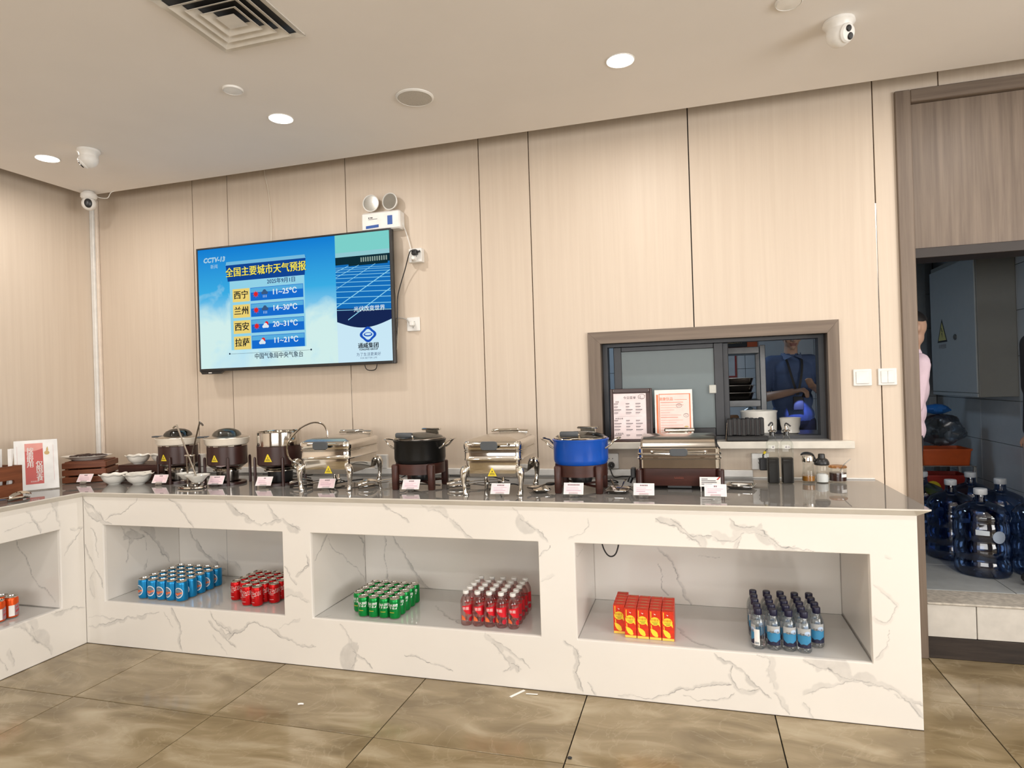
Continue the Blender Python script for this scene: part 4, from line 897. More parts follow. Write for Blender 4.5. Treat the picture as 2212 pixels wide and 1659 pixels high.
# --- rectangular chafing dishes of polished steel on cabriole legs
def cabriole(x, y, sx, sy):
    q = [(0, 0, .016, 0), (.004, 0, .017, .004), (.012, 0, .0135, .014), (.03, 0, .0105, .030), (.06, 0, .0125, .060), (.09, 0, .0165, .088), (.115, 0, .021, .112), (.132, 0, .0195, .132), (.142, 0, .013, .142), (.15, 0, .006, .146)]
    mb = MB(); rings = []
    for k, (h_, _, r, z) in enumerate(q):
        o = .010 * math.sin(PI * min(z / .146, 1)) + .004; rings.append([(x + sx * o + r * math.cos(2 * PI * i / 12), y + sy * o + r * math.sin(2 * PI * i / 12), z) for i in range(12)])
    mb.loft(rings); return mb
def chafing(x, y, rz, label, w, d, sticker, back):
    t = thing('chafing_dish', label, 'chafing dish', (x, y, H), rz, 'rectangular polished chafing dishes on curved legs')
    for sx in (-1, 1):
        for sy in (-1, 1): cabriole(sx * (w / 2 - .012), sy * (d / 2 - .010), sx * .9, sy * .5).obj('leg', M['chrome'], t)
    ring = lambda k, z: at_z(rrect(w + k, d + k, .032 + k / 2, 5), z)
    MB().loft([ring(-.030, .088), ring(-.022, .094), ring(-.018, .160), ring(-.018, .168)]).obj('water_pan', M['chrome'], t)
    MB().loft([ring(-.018, .1685), ring(0, .171), ring(.002, .176), ring(-.004, .181), ring(-.004, .212), ring(.004, .2155), ring(.004, .219), ring(-.006, .2215), ring(-.006, .224)]).obj('body', M['chrome'], t)
    MB().loft([ring(-.03, .2245), ring(.003, .2255), ring(.006, .240), ring(.004, .252), ring(-.004, .262), ring(-.012, .2655), ring(-.028, .267)], True, True).obj('lid_side', M['chrome'], t)
    MB().loft([ring(-.03, .2673), ring(-.06, .2745), ring(-.12, .282), ring(-.18, .286)]).obj('lid_top', M['brushed'], t)
    fy = -d / 2 - .004
    h = MB(); h.tube(smooth_path([(-.095, fy + .004, .247), (-.075, fy - .014, .252), (-.03, fy - .026, .252), (.03, fy - .026, .252), (.075, fy - .014, .252), (.095, fy + .004, .247)], 4), .0058, 8)
    hb = h.obj('lid_handle', M['chrome'], t)
    g = MB(); o = rrect(.082, .040, .014, 4); g.loft([[(a, fy - .036, .247 + b) for a, b in o], [(a, fy - .0335 + .0, .247 + b) for a, b in rrect(.086, .044, .015, 4)], [(a, fy - .020, .247 + b) for a, b in o]]); g.obj('grip', M['grey_handle'], hb)
    # hinge block at the back
    hg = MB(); hg.tube([(-.10, d / 2 - .020, .288), (-.09, d / 2 - .018, .294), (.05, d / 2 - .018, .296), (.06, d / 2 - .018, .294)], [.006, .013, .013, .006], 12, flat=.7); hg.tube([(.055, d / 2 - .012, .283), (.105, d / 2 - .012, .281)], .017, 16)
    hg.bbox(-.06, .06, d / 2 - .016, d / 2 + .010, .262, .29, .004); hg.obj('hinge', M['chrome'], t)
    MB().bbox(-.05, .05, d / 2 - .002, d / 2 + .022, .13, .20, .004).obj('heater_box', M['black'], t) if back else None
    tp = MB(); tp.tube([(sticker + .05, -d / 2 + .03, .064), (sticker + .05, -d / 2 + .03, .088)], .007, 10); tp.sphere((sticker + .05, -d / 2 + .03, .062), .0085, 10, 8); tp.tube([(sticker + .05, -d / 2 + .03, .052), (sticker + .05, -d / 2 + .03, .045)], .006, 8); tp.obj('drain_tap', M['chrome'], t)
    tri_sticker(t, lambda u, v, k: (sticker + u, -d / 2 + .0102 - k, .093 + v), .046)
    return t
chafing(1.514, .335, R(4), 'rectangular polished chafing dish next to the open soup warmer', .295, .40, .02, True)
chafing(2.487, .285, R(2), 'rectangular polished chafing dish between the black pot and blue pot', .292, .39, .0, True)
# --- round pots on four-legged wooden stands
def roundpot(x, y, rz, r, label, body, lidm, metalrim):
    t = thing('round_chafing_pot', label, 'chafing pot', (x, y, H), rz, 'round pots on wooden stands')
    q = r * .735
    for sx in (-1, 1):
        for sy in (-1, 1):
            MB().loft([at_z(rrect(.030, .030, .008, 3, sx * q, sy * q), 0), at_z(rrect(.034, .034, .009, 3, sx * q, sy * q), .004), at_z(rrect(.036, .036, .010, 3, sx * q, sy * q), .128), at_z(rrect(.028, .028, .009, 3, sx * q, sy * q), .134)]).obj('leg', M['brownwood'], t)
    ra = r * .96
    MB().lathe([(ra, .080), (ra, .136), (ra * .88, .136), (ra * .88, .080)], 40).obj('apron', M['brownwood'], t)
    mb = MB()
    for k in range(2):
        a = R(45 + 90 * k); mb.tube([(-q * 1.0 * math.cos(a) * 1.3, -q * math.sin(a) * 1.3, .030), (q * 1.3 * math.cos(a), q * 1.3 * math.sin(a), .030 + .004 * k)], .006, 8)
    mb.obj('stretcher', M['brownwood'], t)
    MB().lathe([(0, .042), (.05, .042), (.055, .06), (.05, .080), (0, .08)], 20).obj('heater', M['black'], t)
    MB().lathe([(0, .1365), (r * .93, .1365), (r * .975, .146), (r, .160), (r, .246), (r * 1.035, .254), (r * 1.04, .259), (r * 1.01, .2615), (r * .93, .2615), (r * .93, .20), (0, .20)], 48).obj('pot', body, t)
    MB().lathe([(r * .90, .262), (r * .985, .2625), (r * .985, .267), (r * .93, .270), (r * .90, .268)], 48).obj('lid_rim', metalrim, t)
    MB().lathe([(r * .915, .2705), (r * .86, .277), (r * .6, .289), (r * .3, .295), (0, .297), (0, .294), (r * .6, .286), (r * .86, .273)], 40).obj('lid_glass', lidm, t)
    for s in (-1, 1):
        P = smooth_path([(s * r * .94, -.052, .215), (s * (r + .012), -.052, .228), (s * (r + .035), -.045, .252), (s * (r + .060), -.020, .262), (s * (r + .060), .020, .262), (s * (r + .035), .045, .252), (s * (r + .012), .052, .228), (s * r * .94, .052, .215)], 4)
        MB().tube(P, .0048, 8).obj('side_handle', M['chrome'], t)
    hb = MB(); hx = -r * .25
    for dx in (-.048, .048): hb.tube(smooth_path([(hx + dx, -r * .90, .270), (hx + dx, -r * .93, .285), (hx + dx * .8, -r * .93, .292)], 3), .005, 8)
    hb.bbox(hx - .055, hx + .055, -r * .93, -r * .76, .2705, .2735, .001); hh = hb.obj('lid_handle', M['chrome'], t)
    MB().loft([[(hx - .045, a, .292 + b) for a, b in rrect(.024, .020, .007, 3, -r * .93)], [(hx - .040, a, .292 + b) for a, b in rrect(.030, .026, .009, 3, -r * .93)], [(hx + .040, a, .292 + b) for a, b in rrect(.030, .026, .009, 3, -r * .93)], [(hx + .045, a, .292 + b) for a, b in rrect(.024, .020, .007, 3, -r * .93)]]).obj('grip', M['grey_handle'], hh)
    hg = MB(); hg.bbox(-.035, .075, r * .80, r * 1.02, .300, .312, .004); hg.bbox(-.02, .06, r * .98, r * 1.045, .245, .302, .004); hg.obj('hinge', M['chrome'], t)
    return t
roundpot(2.012, .318, R(2), .139, 'round matt black pot with glass lid on a brown wooden stand', M['blackpot'], M['glass_lid'], M['darksteel'])
roundpot(2.905, .290, R(1), .137, 'round bright blue pot with glass lid on a brown wooden stand', M['bluepot'], M['glass_lid'], M['chrome'])
# --- wide rectangular chafing dish on a brown wooden base
t = thing('chafing_dish', 'wide steel chafing dish with roll lid on dark brown wooden base', 'chafing dish', (3.378, .475, H), R(1)); w, d = .395, .34
for sx in (-1, 1):
    for sy in (-1, 1): MB().tube([(sx * (w / 2 - .005), sy * (d / 2 - .010), 0), (sx * (w / 2 - .005), sy * (d / 2 - .010), .004), (sx * (w / 2 - .005), sy * (d / 2 - .010), .100), (sx * (w / 2 - .005), sy * (d / 2 - .010), .1045)], [.012, .0165, .0165, .012], 14).obj('leg', M['brownpaint'], t)
ring = lambda k, z: at_z(rrect(w + k, d + k, .03, 5), z)
MB().loft([ring(-.024, .022), ring(-.022, .024), ring(-.022, .1055)]).obj('base_box', M['brownwood'], t)
mb = MB()
for k in range(6): mb.box(-.022 + k * .0075, -.017 + k * .0075, -d / 2 + .0098, -d / 2 + .0106, .058, .060); mb.box(-.022 + k * .0075, -.0205 + k * .0075, -d / 2 + .0098, -d / 2 + .0106, .0585, .066)
mb.obj('worn_lettering', mat('bronze lettering', s2l(140, 66, 44), .5), t, 0)
MB().loft([ring(-.016, .106), ring(-.006, .109), ring(-.006, .150), ring(.004, .154), ring(.004, .158), ring(-.006, .161), ring(-.006, .172)]).obj('body', M['chrome'], t)
MB().loft([ring(-.03, .1725), ring(.002, .1735), ring(.004, .179), ring(-.004, .184), ring(-.004, .203), ring(-.012, .2085)], True, True).obj('lid_side', M['chrome'], t)
prof = arc(0, 0, d / 2 - .012, 172, 8, 14, .062); mb = MB()
mb.loft([[(sx * (w / 2 - .014) * k, a * kk, .209 + max(b * kk - .006, 0)) for a, b in prof] for sx, k, kk in ((-1, 1, .86), (-1, .93, 1), (1, .93, 1), (1, 1, .86))]); mb.obj('lid_top', M['brushed'], t)
hb = MB().tube(smooth_path([(-.13, -d / 2 + .002, .190), (-.10, -d / 2 - .016, .191), (-.03, -d / 2 - .026, .190), (.03, -d / 2 - .026, .190), (.10, -d / 2 - .016, .191), (.13, -d / 2 + .002, .190)], 4), .0055, 8).obj('lid_handle', M['chrome'], t)
g = MB(); g.loft([[(a, -d / 2 - .037, .190 + b) for a, b in rrect(.078, .032, .011, 4)], [(a, -d / 2 - .034, .190 + b) for a, b in rrect(.084, .037, .013, 4)], [(a, -d / 2 - .019, .190 + b) for a, b in rrect(.078, .032, .011, 4)]]); g.obj('grip', M['grey_handle'], hb)
hg = MB(); hg.bbox(-.072, .078, d / 2 - .05, d / 2 + .01, .262, .284, .006); hg.bbox(-.05, .05, d / 2 - .02, d / 2 + .015, .19, .262, .004); hg.tube([(.05, d / 2 - .052, .274), (.082, d / 2 - .052, .274)], .010, 12); hg.obj('hinge', M['chrome'], t)
c = MB(); c.bbox(-.235, -.2115, -.14, -.09, .055, .105, .004); c.tube([(-.232, -.115, .06), (-.245, -.12, .03)], .012, 10); c.obj('control_box', M['black'], t)
MB().bbox(-.06, .06, -.10, .02, .0005, .020, .003).obj('heater', M['black'], t)
# --- name cards in clear stands
def card(x, y, rz, label, hb=5, wid=.094, hgt=.056, tilt=28):
    t = thing('name_card', label, 'name card', (x, y, H), rz, 'pink dish name cards on clear stands')
    MB().bbox(-.021, .021, -.004, .022, 0, .003, .001).obj('stand', M['acrylic'], t)
    st_ = t.children[0]
    T4 = Matrix.Translation((0, -.002, .003)) @ Matrix.Rotation(R(-tilt), 4, 'X')
    mb = MB(); mb.T = T4; mb.bbox(-.021, .021, -.0035, -.0015, 0, .022, .0005); mb.bbox(-.021, .021, .0008, .0026, 0, .030, .0005); mb.obj('clip', M['acrylic'], t)
    mb = MB(); mb.T = T4; mb.m = 0; mb.box(-wid / 2, wid / 2, -.0012, .0005, .012, .012 + hgt); mb.m = 1; mb.box(-wid / 2 + .003, wid / 2 - .003, -.0014, -.0011, .015, .009 + hgt)
    mb.m = 2; rr = random.Random(hb * 7 + int(x * 100)); z = .012 + hgt - .013
    for k in range(hb):  # heading: a short row of dense glyph blocks
        u = (k - (hb - 1) / 2) * .0072
        for b in range(3): mb.box(u - .0029, u + .0029 - .001 * (b % 2), -.0017, -.0013, z + b * .0021, z + b * .0021 + .0014)
        mb.box(u - .0006, u + .0008, -.0017, -.0013, z - .0004, z + .0062)
    for k in range(3):
        a = rr.uniform(.4, .75); zz = z - .010 - k * .008; mb.m = 3; mb.box(-wid * .36, -wid * .36 + wid * a, -.0017, -.0013, zz, zz + (.0022 if k == 2 else .0013))
    mb.obj('card', [M['white_card'], M['pink_card'], M['ink'], M['faint']], t, 0)
    return t
M['faint'] = mat('faint print', s2l(170, 128, 150), .7)
for x, y, rz, lb, n in ((-.265, .222, 12, 'pink name card in front of the slatted wooden crate', 3), (.322, .226, 10, 'pink name card half hidden behind the ladle stand', 3), (.752, .204, 10, 'pink name card in front of the cream-rimmed middle soup warmer', 5), (1.095, .186, 8, 'pink name card in front of the open soup warmer', 2), (1.528, .142, 8, 'pink name card in front of the chafing dish by the soup warmers', 4), (2.026, .145, 5, 'pink name card in front of the black pot', 4), (2.543, .052, 3, 'pink name card in front of the chafing dish between the pots', 5), (2.900, .074, 1, 'pink name card in front of the blue pot', 8), (3.226, .083, 0, 'pink name card at the left leg of the brown-based chafing dish', 5), (3.540, .082, -1, 'pink name card at the right leg of the brown-based chafing dish', 2)):
    card(x, y, R(rz), lb, n, tilt=34 if x < 2.6 else 24)
t = thing('notice_card', 'white notice card with red corner leaning on the brown chafing dish base', 'notice card', (3.523, .289, H), R(-1))
T4 = Matrix.Translation((0, 0, .024)) @ Matrix.Rotation(R(-7), 4, 'X'); mb = MB(); mb.T = T4; mb.box(-.048, .048, 0, .0014, 0, .046); mb.box(-.044, -.041, .0, .0014, -.024, 0); mb.obj('card', M['white_card'], t, 0)
mb = MB(); mb.T = T4; mb.poly([(.028, -.0005, .033), (.040, -.0005, .046), (.0478, -.0005, .046), (.036, -.0005, .033)]); mb.obj('red_corner', mat('red print', s2l(190, 54, 40), .6), t, 0)
mb = MB(); mb.T = T4
for k, a in enumerate((.35, .8, .85, .6)): mb.box(-.040, -.040 + .082 * a, -.0005, -.0002, .035 - k * .008, .038 - k * .008)
mb.obj('print', M['ink'], t, 0)
# --- tongs, spoons and their trays
def tongs(x, y, rz, label, headm, cat='tongs'):
    t = thing('serving_tongs', label, cat, (x, y, H), rz)
    for s in (-1, 1):
        z = .012 + (.010 if s > 0 else 0); n = 9; rings = []
        for k in range(11):
            u = k / 10; wv = .024 * math.sin(PI * min(1, u * 1.02 + .02)) ** .6 + .003; zc = z + .016 * math.sin(PI * u) * (1 if s > 0 else .3)
            rings.append([(u * .125 - .06, s * .004 + wv * (i / 4 - 1), zc - .010 * (1 - (i / 4 - 1) ** 2) * (1 if s < 0 else -1) + (.002 * math.sin(i * 2.2))) for i in range(9)] + [(u * .125 - .06, s * .004 + wv * (1 - i / 4), zc - .0018 - .010 * (1 - (1 - i / 4) ** 2) * (1 if s < 0 else -1)) for i in range(9)])
        mb = MB(); mb.loft(rings); mb.tube(smooth_path([(.060, s * .004, z + .003), (.10, s * .010, z + .006), (.17, s * .011, z + .005), (.225, s * .004, z + .003)], 4), .0045, 8, flat=.5); mb.obj('arm', headm, t)
    MB().tube(smooth_path([(.222, .006, .016), (.236, .004, .015), (.238, -.004, .013), (.222, -.006, .012)], 4), .0042, 8).obj('spring_end', M['chrome'], t)
    return t
tongs(1.305, .245, R(36), 'steel leaf tongs lying beside the left front leg of the first chafing dish', M['darksteel'])
tongs(1.722, .255, R(60), 'steel leaf tongs lying between the first chafing dish and black pot', M['chrome'])
tongs(2.235, .300, R(34), 'steel leaf tongs lying between the black pot and second chafing dish', M['chrome'])
tongs(-.075, -.305, R(-84), 'steel tongs lying beside the wooden caddy on the left counter', M['chrome'])
def dish(x, y, rz, w, d, label, group='steel rest dishes'):
    t = thing('rest_dish', label, 'dish', (x, y, H), rz, group); rg = lambda k, z, r=.02: at_z(rrect(w + k, d + k, r, 4), z)
    MB().loft([rg(-.05, 0, .012), rg(-.03, .002, .015), rg(-.012, .012), rg(0, .0165), rg(.006, .0165), rg(.006, .0145), rg(0, .0145), rg(-.012, .0105), rg(-.032, .0035), rg(-.05, .003, .012)][::1]).obj('tray', M['chrome'], t); return t
dish(2.700, .235, R(25), .085, .15, 'small steel rest dish with dark spoon between chafing dish and blue pot')
dish(3.092, .255, R(-6), .105, .15, 'small steel rest dish with tongs between blue pot and brown chafing dish')
dish(3.668, .420, R(-14), .13, .125, 'square steel dish holding a white spoon beside the brown chafing dish')
# dark spoon, tongs and white spoon in those dishes
t = thing('serving_spoon', 'dark serving spoon resting in the dish left of the blue pot', 'spoon', (2.70, .235, H + .0115), R(40))
mb = MB(); mb.sphere((.062, 0, .020), (.030, .021, .009), 14, 8); mb.obj('bowl', M['black'], t); MB().tube(smooth_path([(.034, 0, .019), (.0, 0, .012), (-.03, 0, .006), (-.07, 0, .014)], 4), [.0045] * 13, 8).obj('handle', M['darksteel'], t)
t = thing('serving_tongs', 'small steel tongs standing open in the dish right of the blue pot', 'tongs', (3.092, .250, H + .006), R(5))
for s in (-1, 1): MB().tube(smooth_path([(0, -.02, .004), (s * .018, .0, .020), (s * .030, .022, .042), (s * .036, .04, .048)], 4), [.004] * 6 + [.006] * 7, 8, flat=.5).obj('arm', M['darksteel'], t)
t = thing('spoon', 'white ceramic spoon lying in the square steel dish', 'spoon', (3.662, .405, H + .008), R(-8))
MB().lathe([(0, 0), (.022, .002), (.033, .009), (.034, .0105), (.031, .010), (.020, .005), (0, .0035)], 20, (0, .012), 1.2, .7).obj('bowl', M['white_ceramic'], t); MB().tube(smooth_path([(0, -.008, .006), (0, -.03, .010), (0, -.048, .0145)], 3), .006, 8, flat=1.2).obj('handle', M['white_ceramic'], t)
# --- curved ladle leaning on the open soup warmer
t = thing('soup_ladle', 'steel ladle with tall arched handle leaning against the open soup warmer', 'ladle', (1.225, .225, H))
MB().tube(smooth_path([(.040, .07, .125), (-.005, .045, .155), (-.012, .030, .215), (.010, .025, .265), (.065, .04, .325), (.105, .055, .350), (.150, .07, .362), (.195, .08, .350), (.215, .085, .318), (.219, .086, .288)], 5), .0048, 8).obj('handle', M['chrome'], t)
mb = MB(); mb.T = Matrix.Translation((.035, .06, .125)) @ Matrix.Rotation(R(60), 4, 'Y') @ Matrix.Rotation(R(25), 4, 'X'); mb.lathe([(0, -.03), (.020, -.026), (.033, -.012), (.036, .0), (.034, .0), (.031, -.011), (.018, -.024), (0, -.027)], 18); mb.obj('bowl', M['chrome'], t)
# --- ladle stand with two rest bowls and two hooked ladles
t = thing('ladle_stand', 'steel ladle stand with two white rest bowls in front of the left soup warmer', 'ladle stand', (.640, .150, H))
MB().lathe([(0, 0), (.086, 0), (.092, .004), (.090, .011), (.084, .013), (0, .0115)], 32, (0, 0), 1, .62).obj('base', M['chrome'], t)
mb = MB(); mb.tube([(-.028, 0, .0115), (-.030, 0, .19)], .0042, 8); mb.tube([(.026, 0, .0115), (.022, 0, .19)], .0042, 8); mb.obj('post', M['chrome'], t)
mb = MB(); mb.tube([(.022 + .042 * (math.cos(a) - 1) * .72 - .0, .020 * math.sin(a), .190) for a in [2 * PI * k / 20 for k in range(20)]], .0035, 8, closed=True); mb.obj('guide_ring', M['chrome'], t)
mb = MB(); mb.tube([(.04 + .034 * math.cos(a) + .02, -.02 + .034 * math.sin(a), .036) for a in [2 * PI * k / 20 for k in range(20)]], .003, 6, closed=True); mb.tube([(-.06 + .03 * math.cos(a), .03 + .03 * math.sin(a), .044) for a in [2 * PI * k / 20 for k in range(20)]], .003, 6, closed=True); mb.tube([(.026, 0, .036), (.030, -.006, .036)], .003, 6); mb.tube([(-.03, 0, .044), (-.038, .008, .044)], .003, 6); mb.obj('bowl_ring', M['chrome'], t)
bw = [(0, -.022), (.026, -.021), (.034, -.014), (.050, .006), (.066, .018), (.0675, .021), (.064, .021), (.048, .009), (.030, -.011), (0, -.017)]
for nm, cx, cy, z, s in (('a', .060, -.020, .060, 1.0), ('b', -.060, .030, .066, .86)):
    MB().lathe([(r * s, z + q * s) for r, q in bw], 30, (cx, cy)).obj('rest_bowl', M['white_ceramic'], t)
def ladle(base, top, hook, label, lb):
    t = thing('soup_ladle', label, 'ladle', (base[0], base[1], base[2])); B = Vector(base); tp = Vector(top) - B; hk = [Vector(q) - B for q in hook]
    MB().tube(smooth_path([(0.0, 0, .012)] + [tuple(tp)] + [tuple(q) for q in hk], 6), .0040, 8, flat=1.4).obj('handle', M['brushed'] if lb else M['darksteel'], t)
    MB().lathe([(0, -.001), (.018, .001), (.027, .009), (.030, .017), (.0285, .017), (.025, .010), (.016, .003), (0, .001)], 18).obj('bowl', M['chrome'], t)
ladle((.697, .130, H + .0485), (.555, .150, H + .345), [(.548, .151, H + .357), (.534, .151, H + .362), (.518, .151, H + .350)], 'steel ladle leaning left from the front rest bowl of the ladle stand', True)
ladle((.580, .180, H + .0555), (.722, .128, H + .360), [(.729, .126, H + .374), (.741, .124, H + .378), (.757, .122, H + .364)], 'dark steel ladle leaning right across the ladle stand', False)
# --- slatted crate riser with a platter, low riser with bowls, loose bowls
t = thing('crate_riser', 'slatted red-brown wooden crate riser carrying an oval platter', 'crate', (-.425, .212, H), R(31)); W_, D_ = .25, .235
for k in range(3):
    z = .002 + k * .046
    for nm, bx in (('front', (0, W_, 0, .012)), ('back', (0, W_, D_ - .012, D_)), ('l', (0, .012, .0125, D_ - .0125)), ('r', (W_ - .012, W_, .0125, D_ - .0125))): MB().bbox(*bx, z, z + .036, .003).obj('slat', M['crate'], t)
for cx, cy in ((.0135, .0135), (W_ - .0315, .0135), (.0135, D_ - .0315), (W_ - .0315, D_ - .0315)): MB().box(cx, cx + .018, cy, cy + .018, 0, .128).obj('corner_post', M['crate'], t, 0)
MB().bbox(.0125, W_ - .0125, .0125, D_ - .0125, .1285, .1365, .002).obj('top_board', M['crate'], t)
t = thing('platter', 'oval white platter with dark sliced food on the wooden crate', 'platter', (-.405, .37, H + .1375), R(24))
MB().lathe([(0, 0), (.085, 0), (.092, .004), (.125, .020), (.150, .026), (.151, .0285), (.146, .0285), (.120, .022), (.088, .007), (0, .005)], 40, (0, 0), 1, .72).obj('plate', M['white_ceramic'], t)
rr = random.Random(5); M['darkfood'] = mat('dark cooked slices', s2l(50, 30, 28), .35, var=.5, nscale=60)
mb = MB()
for k in range(34):
    a, q = rr.uniform(0, 2 * PI), math.sqrt(rr.random()); mb.sphere((q * .105 * math.cos(a), q * .07 * math.sin(a), .022 + .010 * (1 - q) + rr.uniform(0, .006)), (.021, .013, .006), 8, 5)
o = mb.obj('sliced_food', M['darkfood'], t); o['kind'] = 'stuff'
t = thing('riser_box', 'low dark brown wooden riser behind the white bowls', 'riser', (-.150, .375, H), R(6))
for nm, bx in (('f', (0, .33, 0, .012)), ('b', (0, .33, .218, .23))): MB().bbox(*bx, .052, .095, .002).obj('slat', M['brownwood'], t); MB().bbox(*bx, .0, .043, .002).obj('slat', M['brownwood'], t)
for cx, cy in ((.013, .013), (.297, .013), (.013, .197), (.297, .197)): MB().box(cx, cx + .02, cy, cy + .02, 0, .0945).obj('corner_post', M['brownwood'], t, 0)
MB().bbox(0, .33, .0, .23, .0955, .101, .002).obj('top_board', M['brownwood'], t)
def bowlmesh():
    n = 40; rings = []
    pr = [(.0, .0), (.036, .0), (.038, .005), (.047, .010), (.063, .024), (.073, .043), (.077, .056), (.088, .064), (.090, .067), (.085, .0675), (.072, .058), (.060, .028), (.034, .011), (0, .009)]
    for r, z in pr:
        k = max(0, (r - .045) / .045); rings.append([((max(r, 1e-4) * (1 + .045 * k * math.cos(8 * 2 * PI * i / n))) * math.cos(2 * PI * i / n), (max(r, 1e-4) * (1 + .045 * k * math.cos(8 * 2 * PI * i / n))) * math.sin(2 * PI * i / n), z + .004 * k * math.cos(8 * 2 * PI * i / n)) for i in range(n)])
    mb = MB(); mb.loft(rings); return mb.mesh('bowl', M['white_ceramic'])
bm_ = bowlmesh(); M['ricefood'] = mat('pale food', (.74, .72, .66), .6, var=.15, nscale=200)
def bowl(x, y, z, s, label, rz=0):
    t = thing('serving_bowl', label, 'bowl', (x, y, z), rz, 'white scalloped serving bowls'); o = bpy.data.objects.new('bowl', bm_); COL.objects.link(o); o.parent = t; o.scale = (s, s, s)
    MB().lathe([(0, .052 * s), (.055 * s, .050 * s), (.062 * s, .047 * s), (0, .044 * s)], 20).obj('contents', M['ricefood'], t)
    return t
bowl(-.042, .250, H, .93, 'white scalloped bowl on the worktop beside the crate name card')
bowl(.132, .266, H, .93, 'white scalloped bowl with a white spoon on it, beside the ladle stand')
t = thing('spoon', 'white spoon laid across the bowl beside the ladle stand', 'spoon', (.132, .266, H + .0655), R(10)); MB().tube([(-.03, .01, .004), (.02, .012, .006), (.075, .015, .012)], [.006, .005, .004], 8, flat=.8).obj('handle', M['white_ceramic'], t); MB().sphere((-.046, .01, .003), (.022, .015, .005), 12, 6).obj('bowl', M['white_ceramic'], t)
bowl(-.060, .450, H + .1015, .86, 'white bowl on the left end of the low brown riser')
bowl(.085, .505, H + .1015, .88, 'white bowl in the middle at the back of the low brown riser')
bowl(.118, .450, H + .1015, .0 + .62, 'small white bowl at the right front of the low brown riser') if False else None
# --- wooden caddy, wrapped chopsticks, acrylic box and A4 sign on the left end
t = thing('wooden_caddy', 'red-brown wooden caddy with oval hand hole on the left counter', 'caddy', (-.165, -.222, H), 0)
mb = MB()
for y0, y1, z0, z1 in ((-.42, 0, .103, .18), (-.42, 0, 0, .081), (-.042, 0, .081, .103), (-.42, -.165, .081, .103), (-.047, -.042, .081, .085), (-.047, -.042, .099, .103), (-.165, -.160, .081, .085), (-.165, -.160, .099, .103)): mb.box(-.014, 0, y0, y1, z0, z1)
mb.obj('face_board', M['crate'], t, 0)
mb = MB(); mb.bbox(-.26, -.0145, -.014, -.0005, 0, .18, .002); mb.obj('end_board', M['crate'], t); MB().bbox(-.26, -.0145, -.42, -.4065, 0, .18, .002).obj('end_board', M['crate'], t)
MB().bbox(-.274, -.2605, -.42, 0, 0, .18, .002).obj('face_board', M['crate'], t); MB().box(-.26, -.0145, -.406, -.0145, .002, .012).obj('bottom_board', M['crate'], t, 0)
M['paper'] = mat('white paper wrap', (.84, .82, .80), .7)
for k, (dx, dy, a, b) in enumerate(((-.040, -.036, 3, 4), (-.062, -.040, -3, 6), (-.078, -.062, 2, -4), (-.112, -.040, 3, 5))):
    o = tag(MB().bbox(-.009, .009, -.0015, .0015, 0, .26, .001).obj('chopstick_packet', M['paper'], None, 0), 'white wrapped chopsticks standing in the wooden caddy, %s from the hand hole side' % ORD[k], 'chopsticks', 'wrapped chopsticks in the caddy'); o.matrix_world = Matrix.Translation((-.165 + dx, -.222 + dy, H + .0125 + .002)) @ Matrix.Rotation(R(a), 4, 'X') @ Matrix.Rotation(R(b), 4, 'Y') @ Matrix.Rotation(R(60), 4, 'Z')
t = thing('clear_box', 'clear grey acrylic box standing in the wooden caddy at the left edge', 'box', (-.28, -.42, H + .013)); mb = MB(); mb.bbox(-.09, .09, -.09, .09, 0, .30, .006); mb.obj('shell', M['acrylic'], t); MB().bbox(-.0935, .0935, -.0935, .0935, .2885, .3015, .004).obj('lid', M['acrylic'], t)
t = thing('table_sign', 'white A4 sign with red banner in a clear stand beside the caddy', 'sign', (-.325, -.018, H + .001), R(55.5)); T4 = Matrix.Translation((0, 0, .004)) @ Matrix.Rotation(R(-17), 4, 'X')
mb = MB(); mb.T = T4; mb.box(-.106, .106, 0, .0016, 0, .305); mb.obj('sheet', mat('bright white paper', (.92, .91, .89), .6), t, 0)
mb = MB(); mb.T = T4; mb.box(-.108, .108, -.0024, -.0012, 0, .307); mb.bbox(-.108, .108, .0022, .0045, 0, .307, .0008); mb.obj('stand', clear('very clear acrylic', (.99, .99, .99), .02, .05, .2), t, 0); MB().bbox(-.108, .108, -.03, .07, -.0005, .003, .001).obj('foot', M['acrylic'], t)
sg = lambda u, v, k=.0006: tuple(T4 @ Vector((u, -k, v)))
mb = MB(); mb.poly([sg(-.055, .035), sg(.033, .035), sg(.033, .285), sg(-.055, .285)]); mb.obj('red_banner', mat('coral red print', s2l(206, 96, 92), .6), t, 0)
mb = MB(); mb.decal([(-.055, .285)] + [(-.055 + .088 * k / 10, .238 + .014 * (k / 10) ** 2 - .004 * math.sin(PI * k / 10)) for k in range(11)] + [(.033, .285)], lambda u, v: sg(u, v, .0008), .009); mb.obj('banner_flap', mat('pale coral print', s2l(232, 160, 150), .6), t, 0)
mb = MB()
for k, chx in enumerate('按需取用'): [mb.text(chx, .035, lambda u, v: sg(-.030 + u + q_, .241 - k * .030 + v, .0012 + q_ * .5)) for q_ in (-.0008, .0008)]
for k, chx in enumerate('仅限堂食'): [mb.text(chx, .035, lambda u, v: sg(.013 + u + q_, .156 - k * .030 + v, .0012 + q_ * .5)) for q_ in (-.0008, .0008)]
mb.text('谢谢配合', .010, lambda u, v: sg(-.012 + u, .050 + v, .001)); mb.obj('white_text', M['white_card'], t, 0)
mb = MB(); mb.poly([sg(.052 + .013 * math.cos(a), .222 + .012 * math.sin(a), .0008) for a in [2 * PI * k / 20 for k in range(20)]]); mb.poly([sg(.048, .232, .001), sg(.060, .236, .001), sg(.057, .262, .001), sg(.050, .25, .001)]); mb.obj('pouch_drawing', mat('ochre print', s2l(206, 176, 120), .6), t, 0)
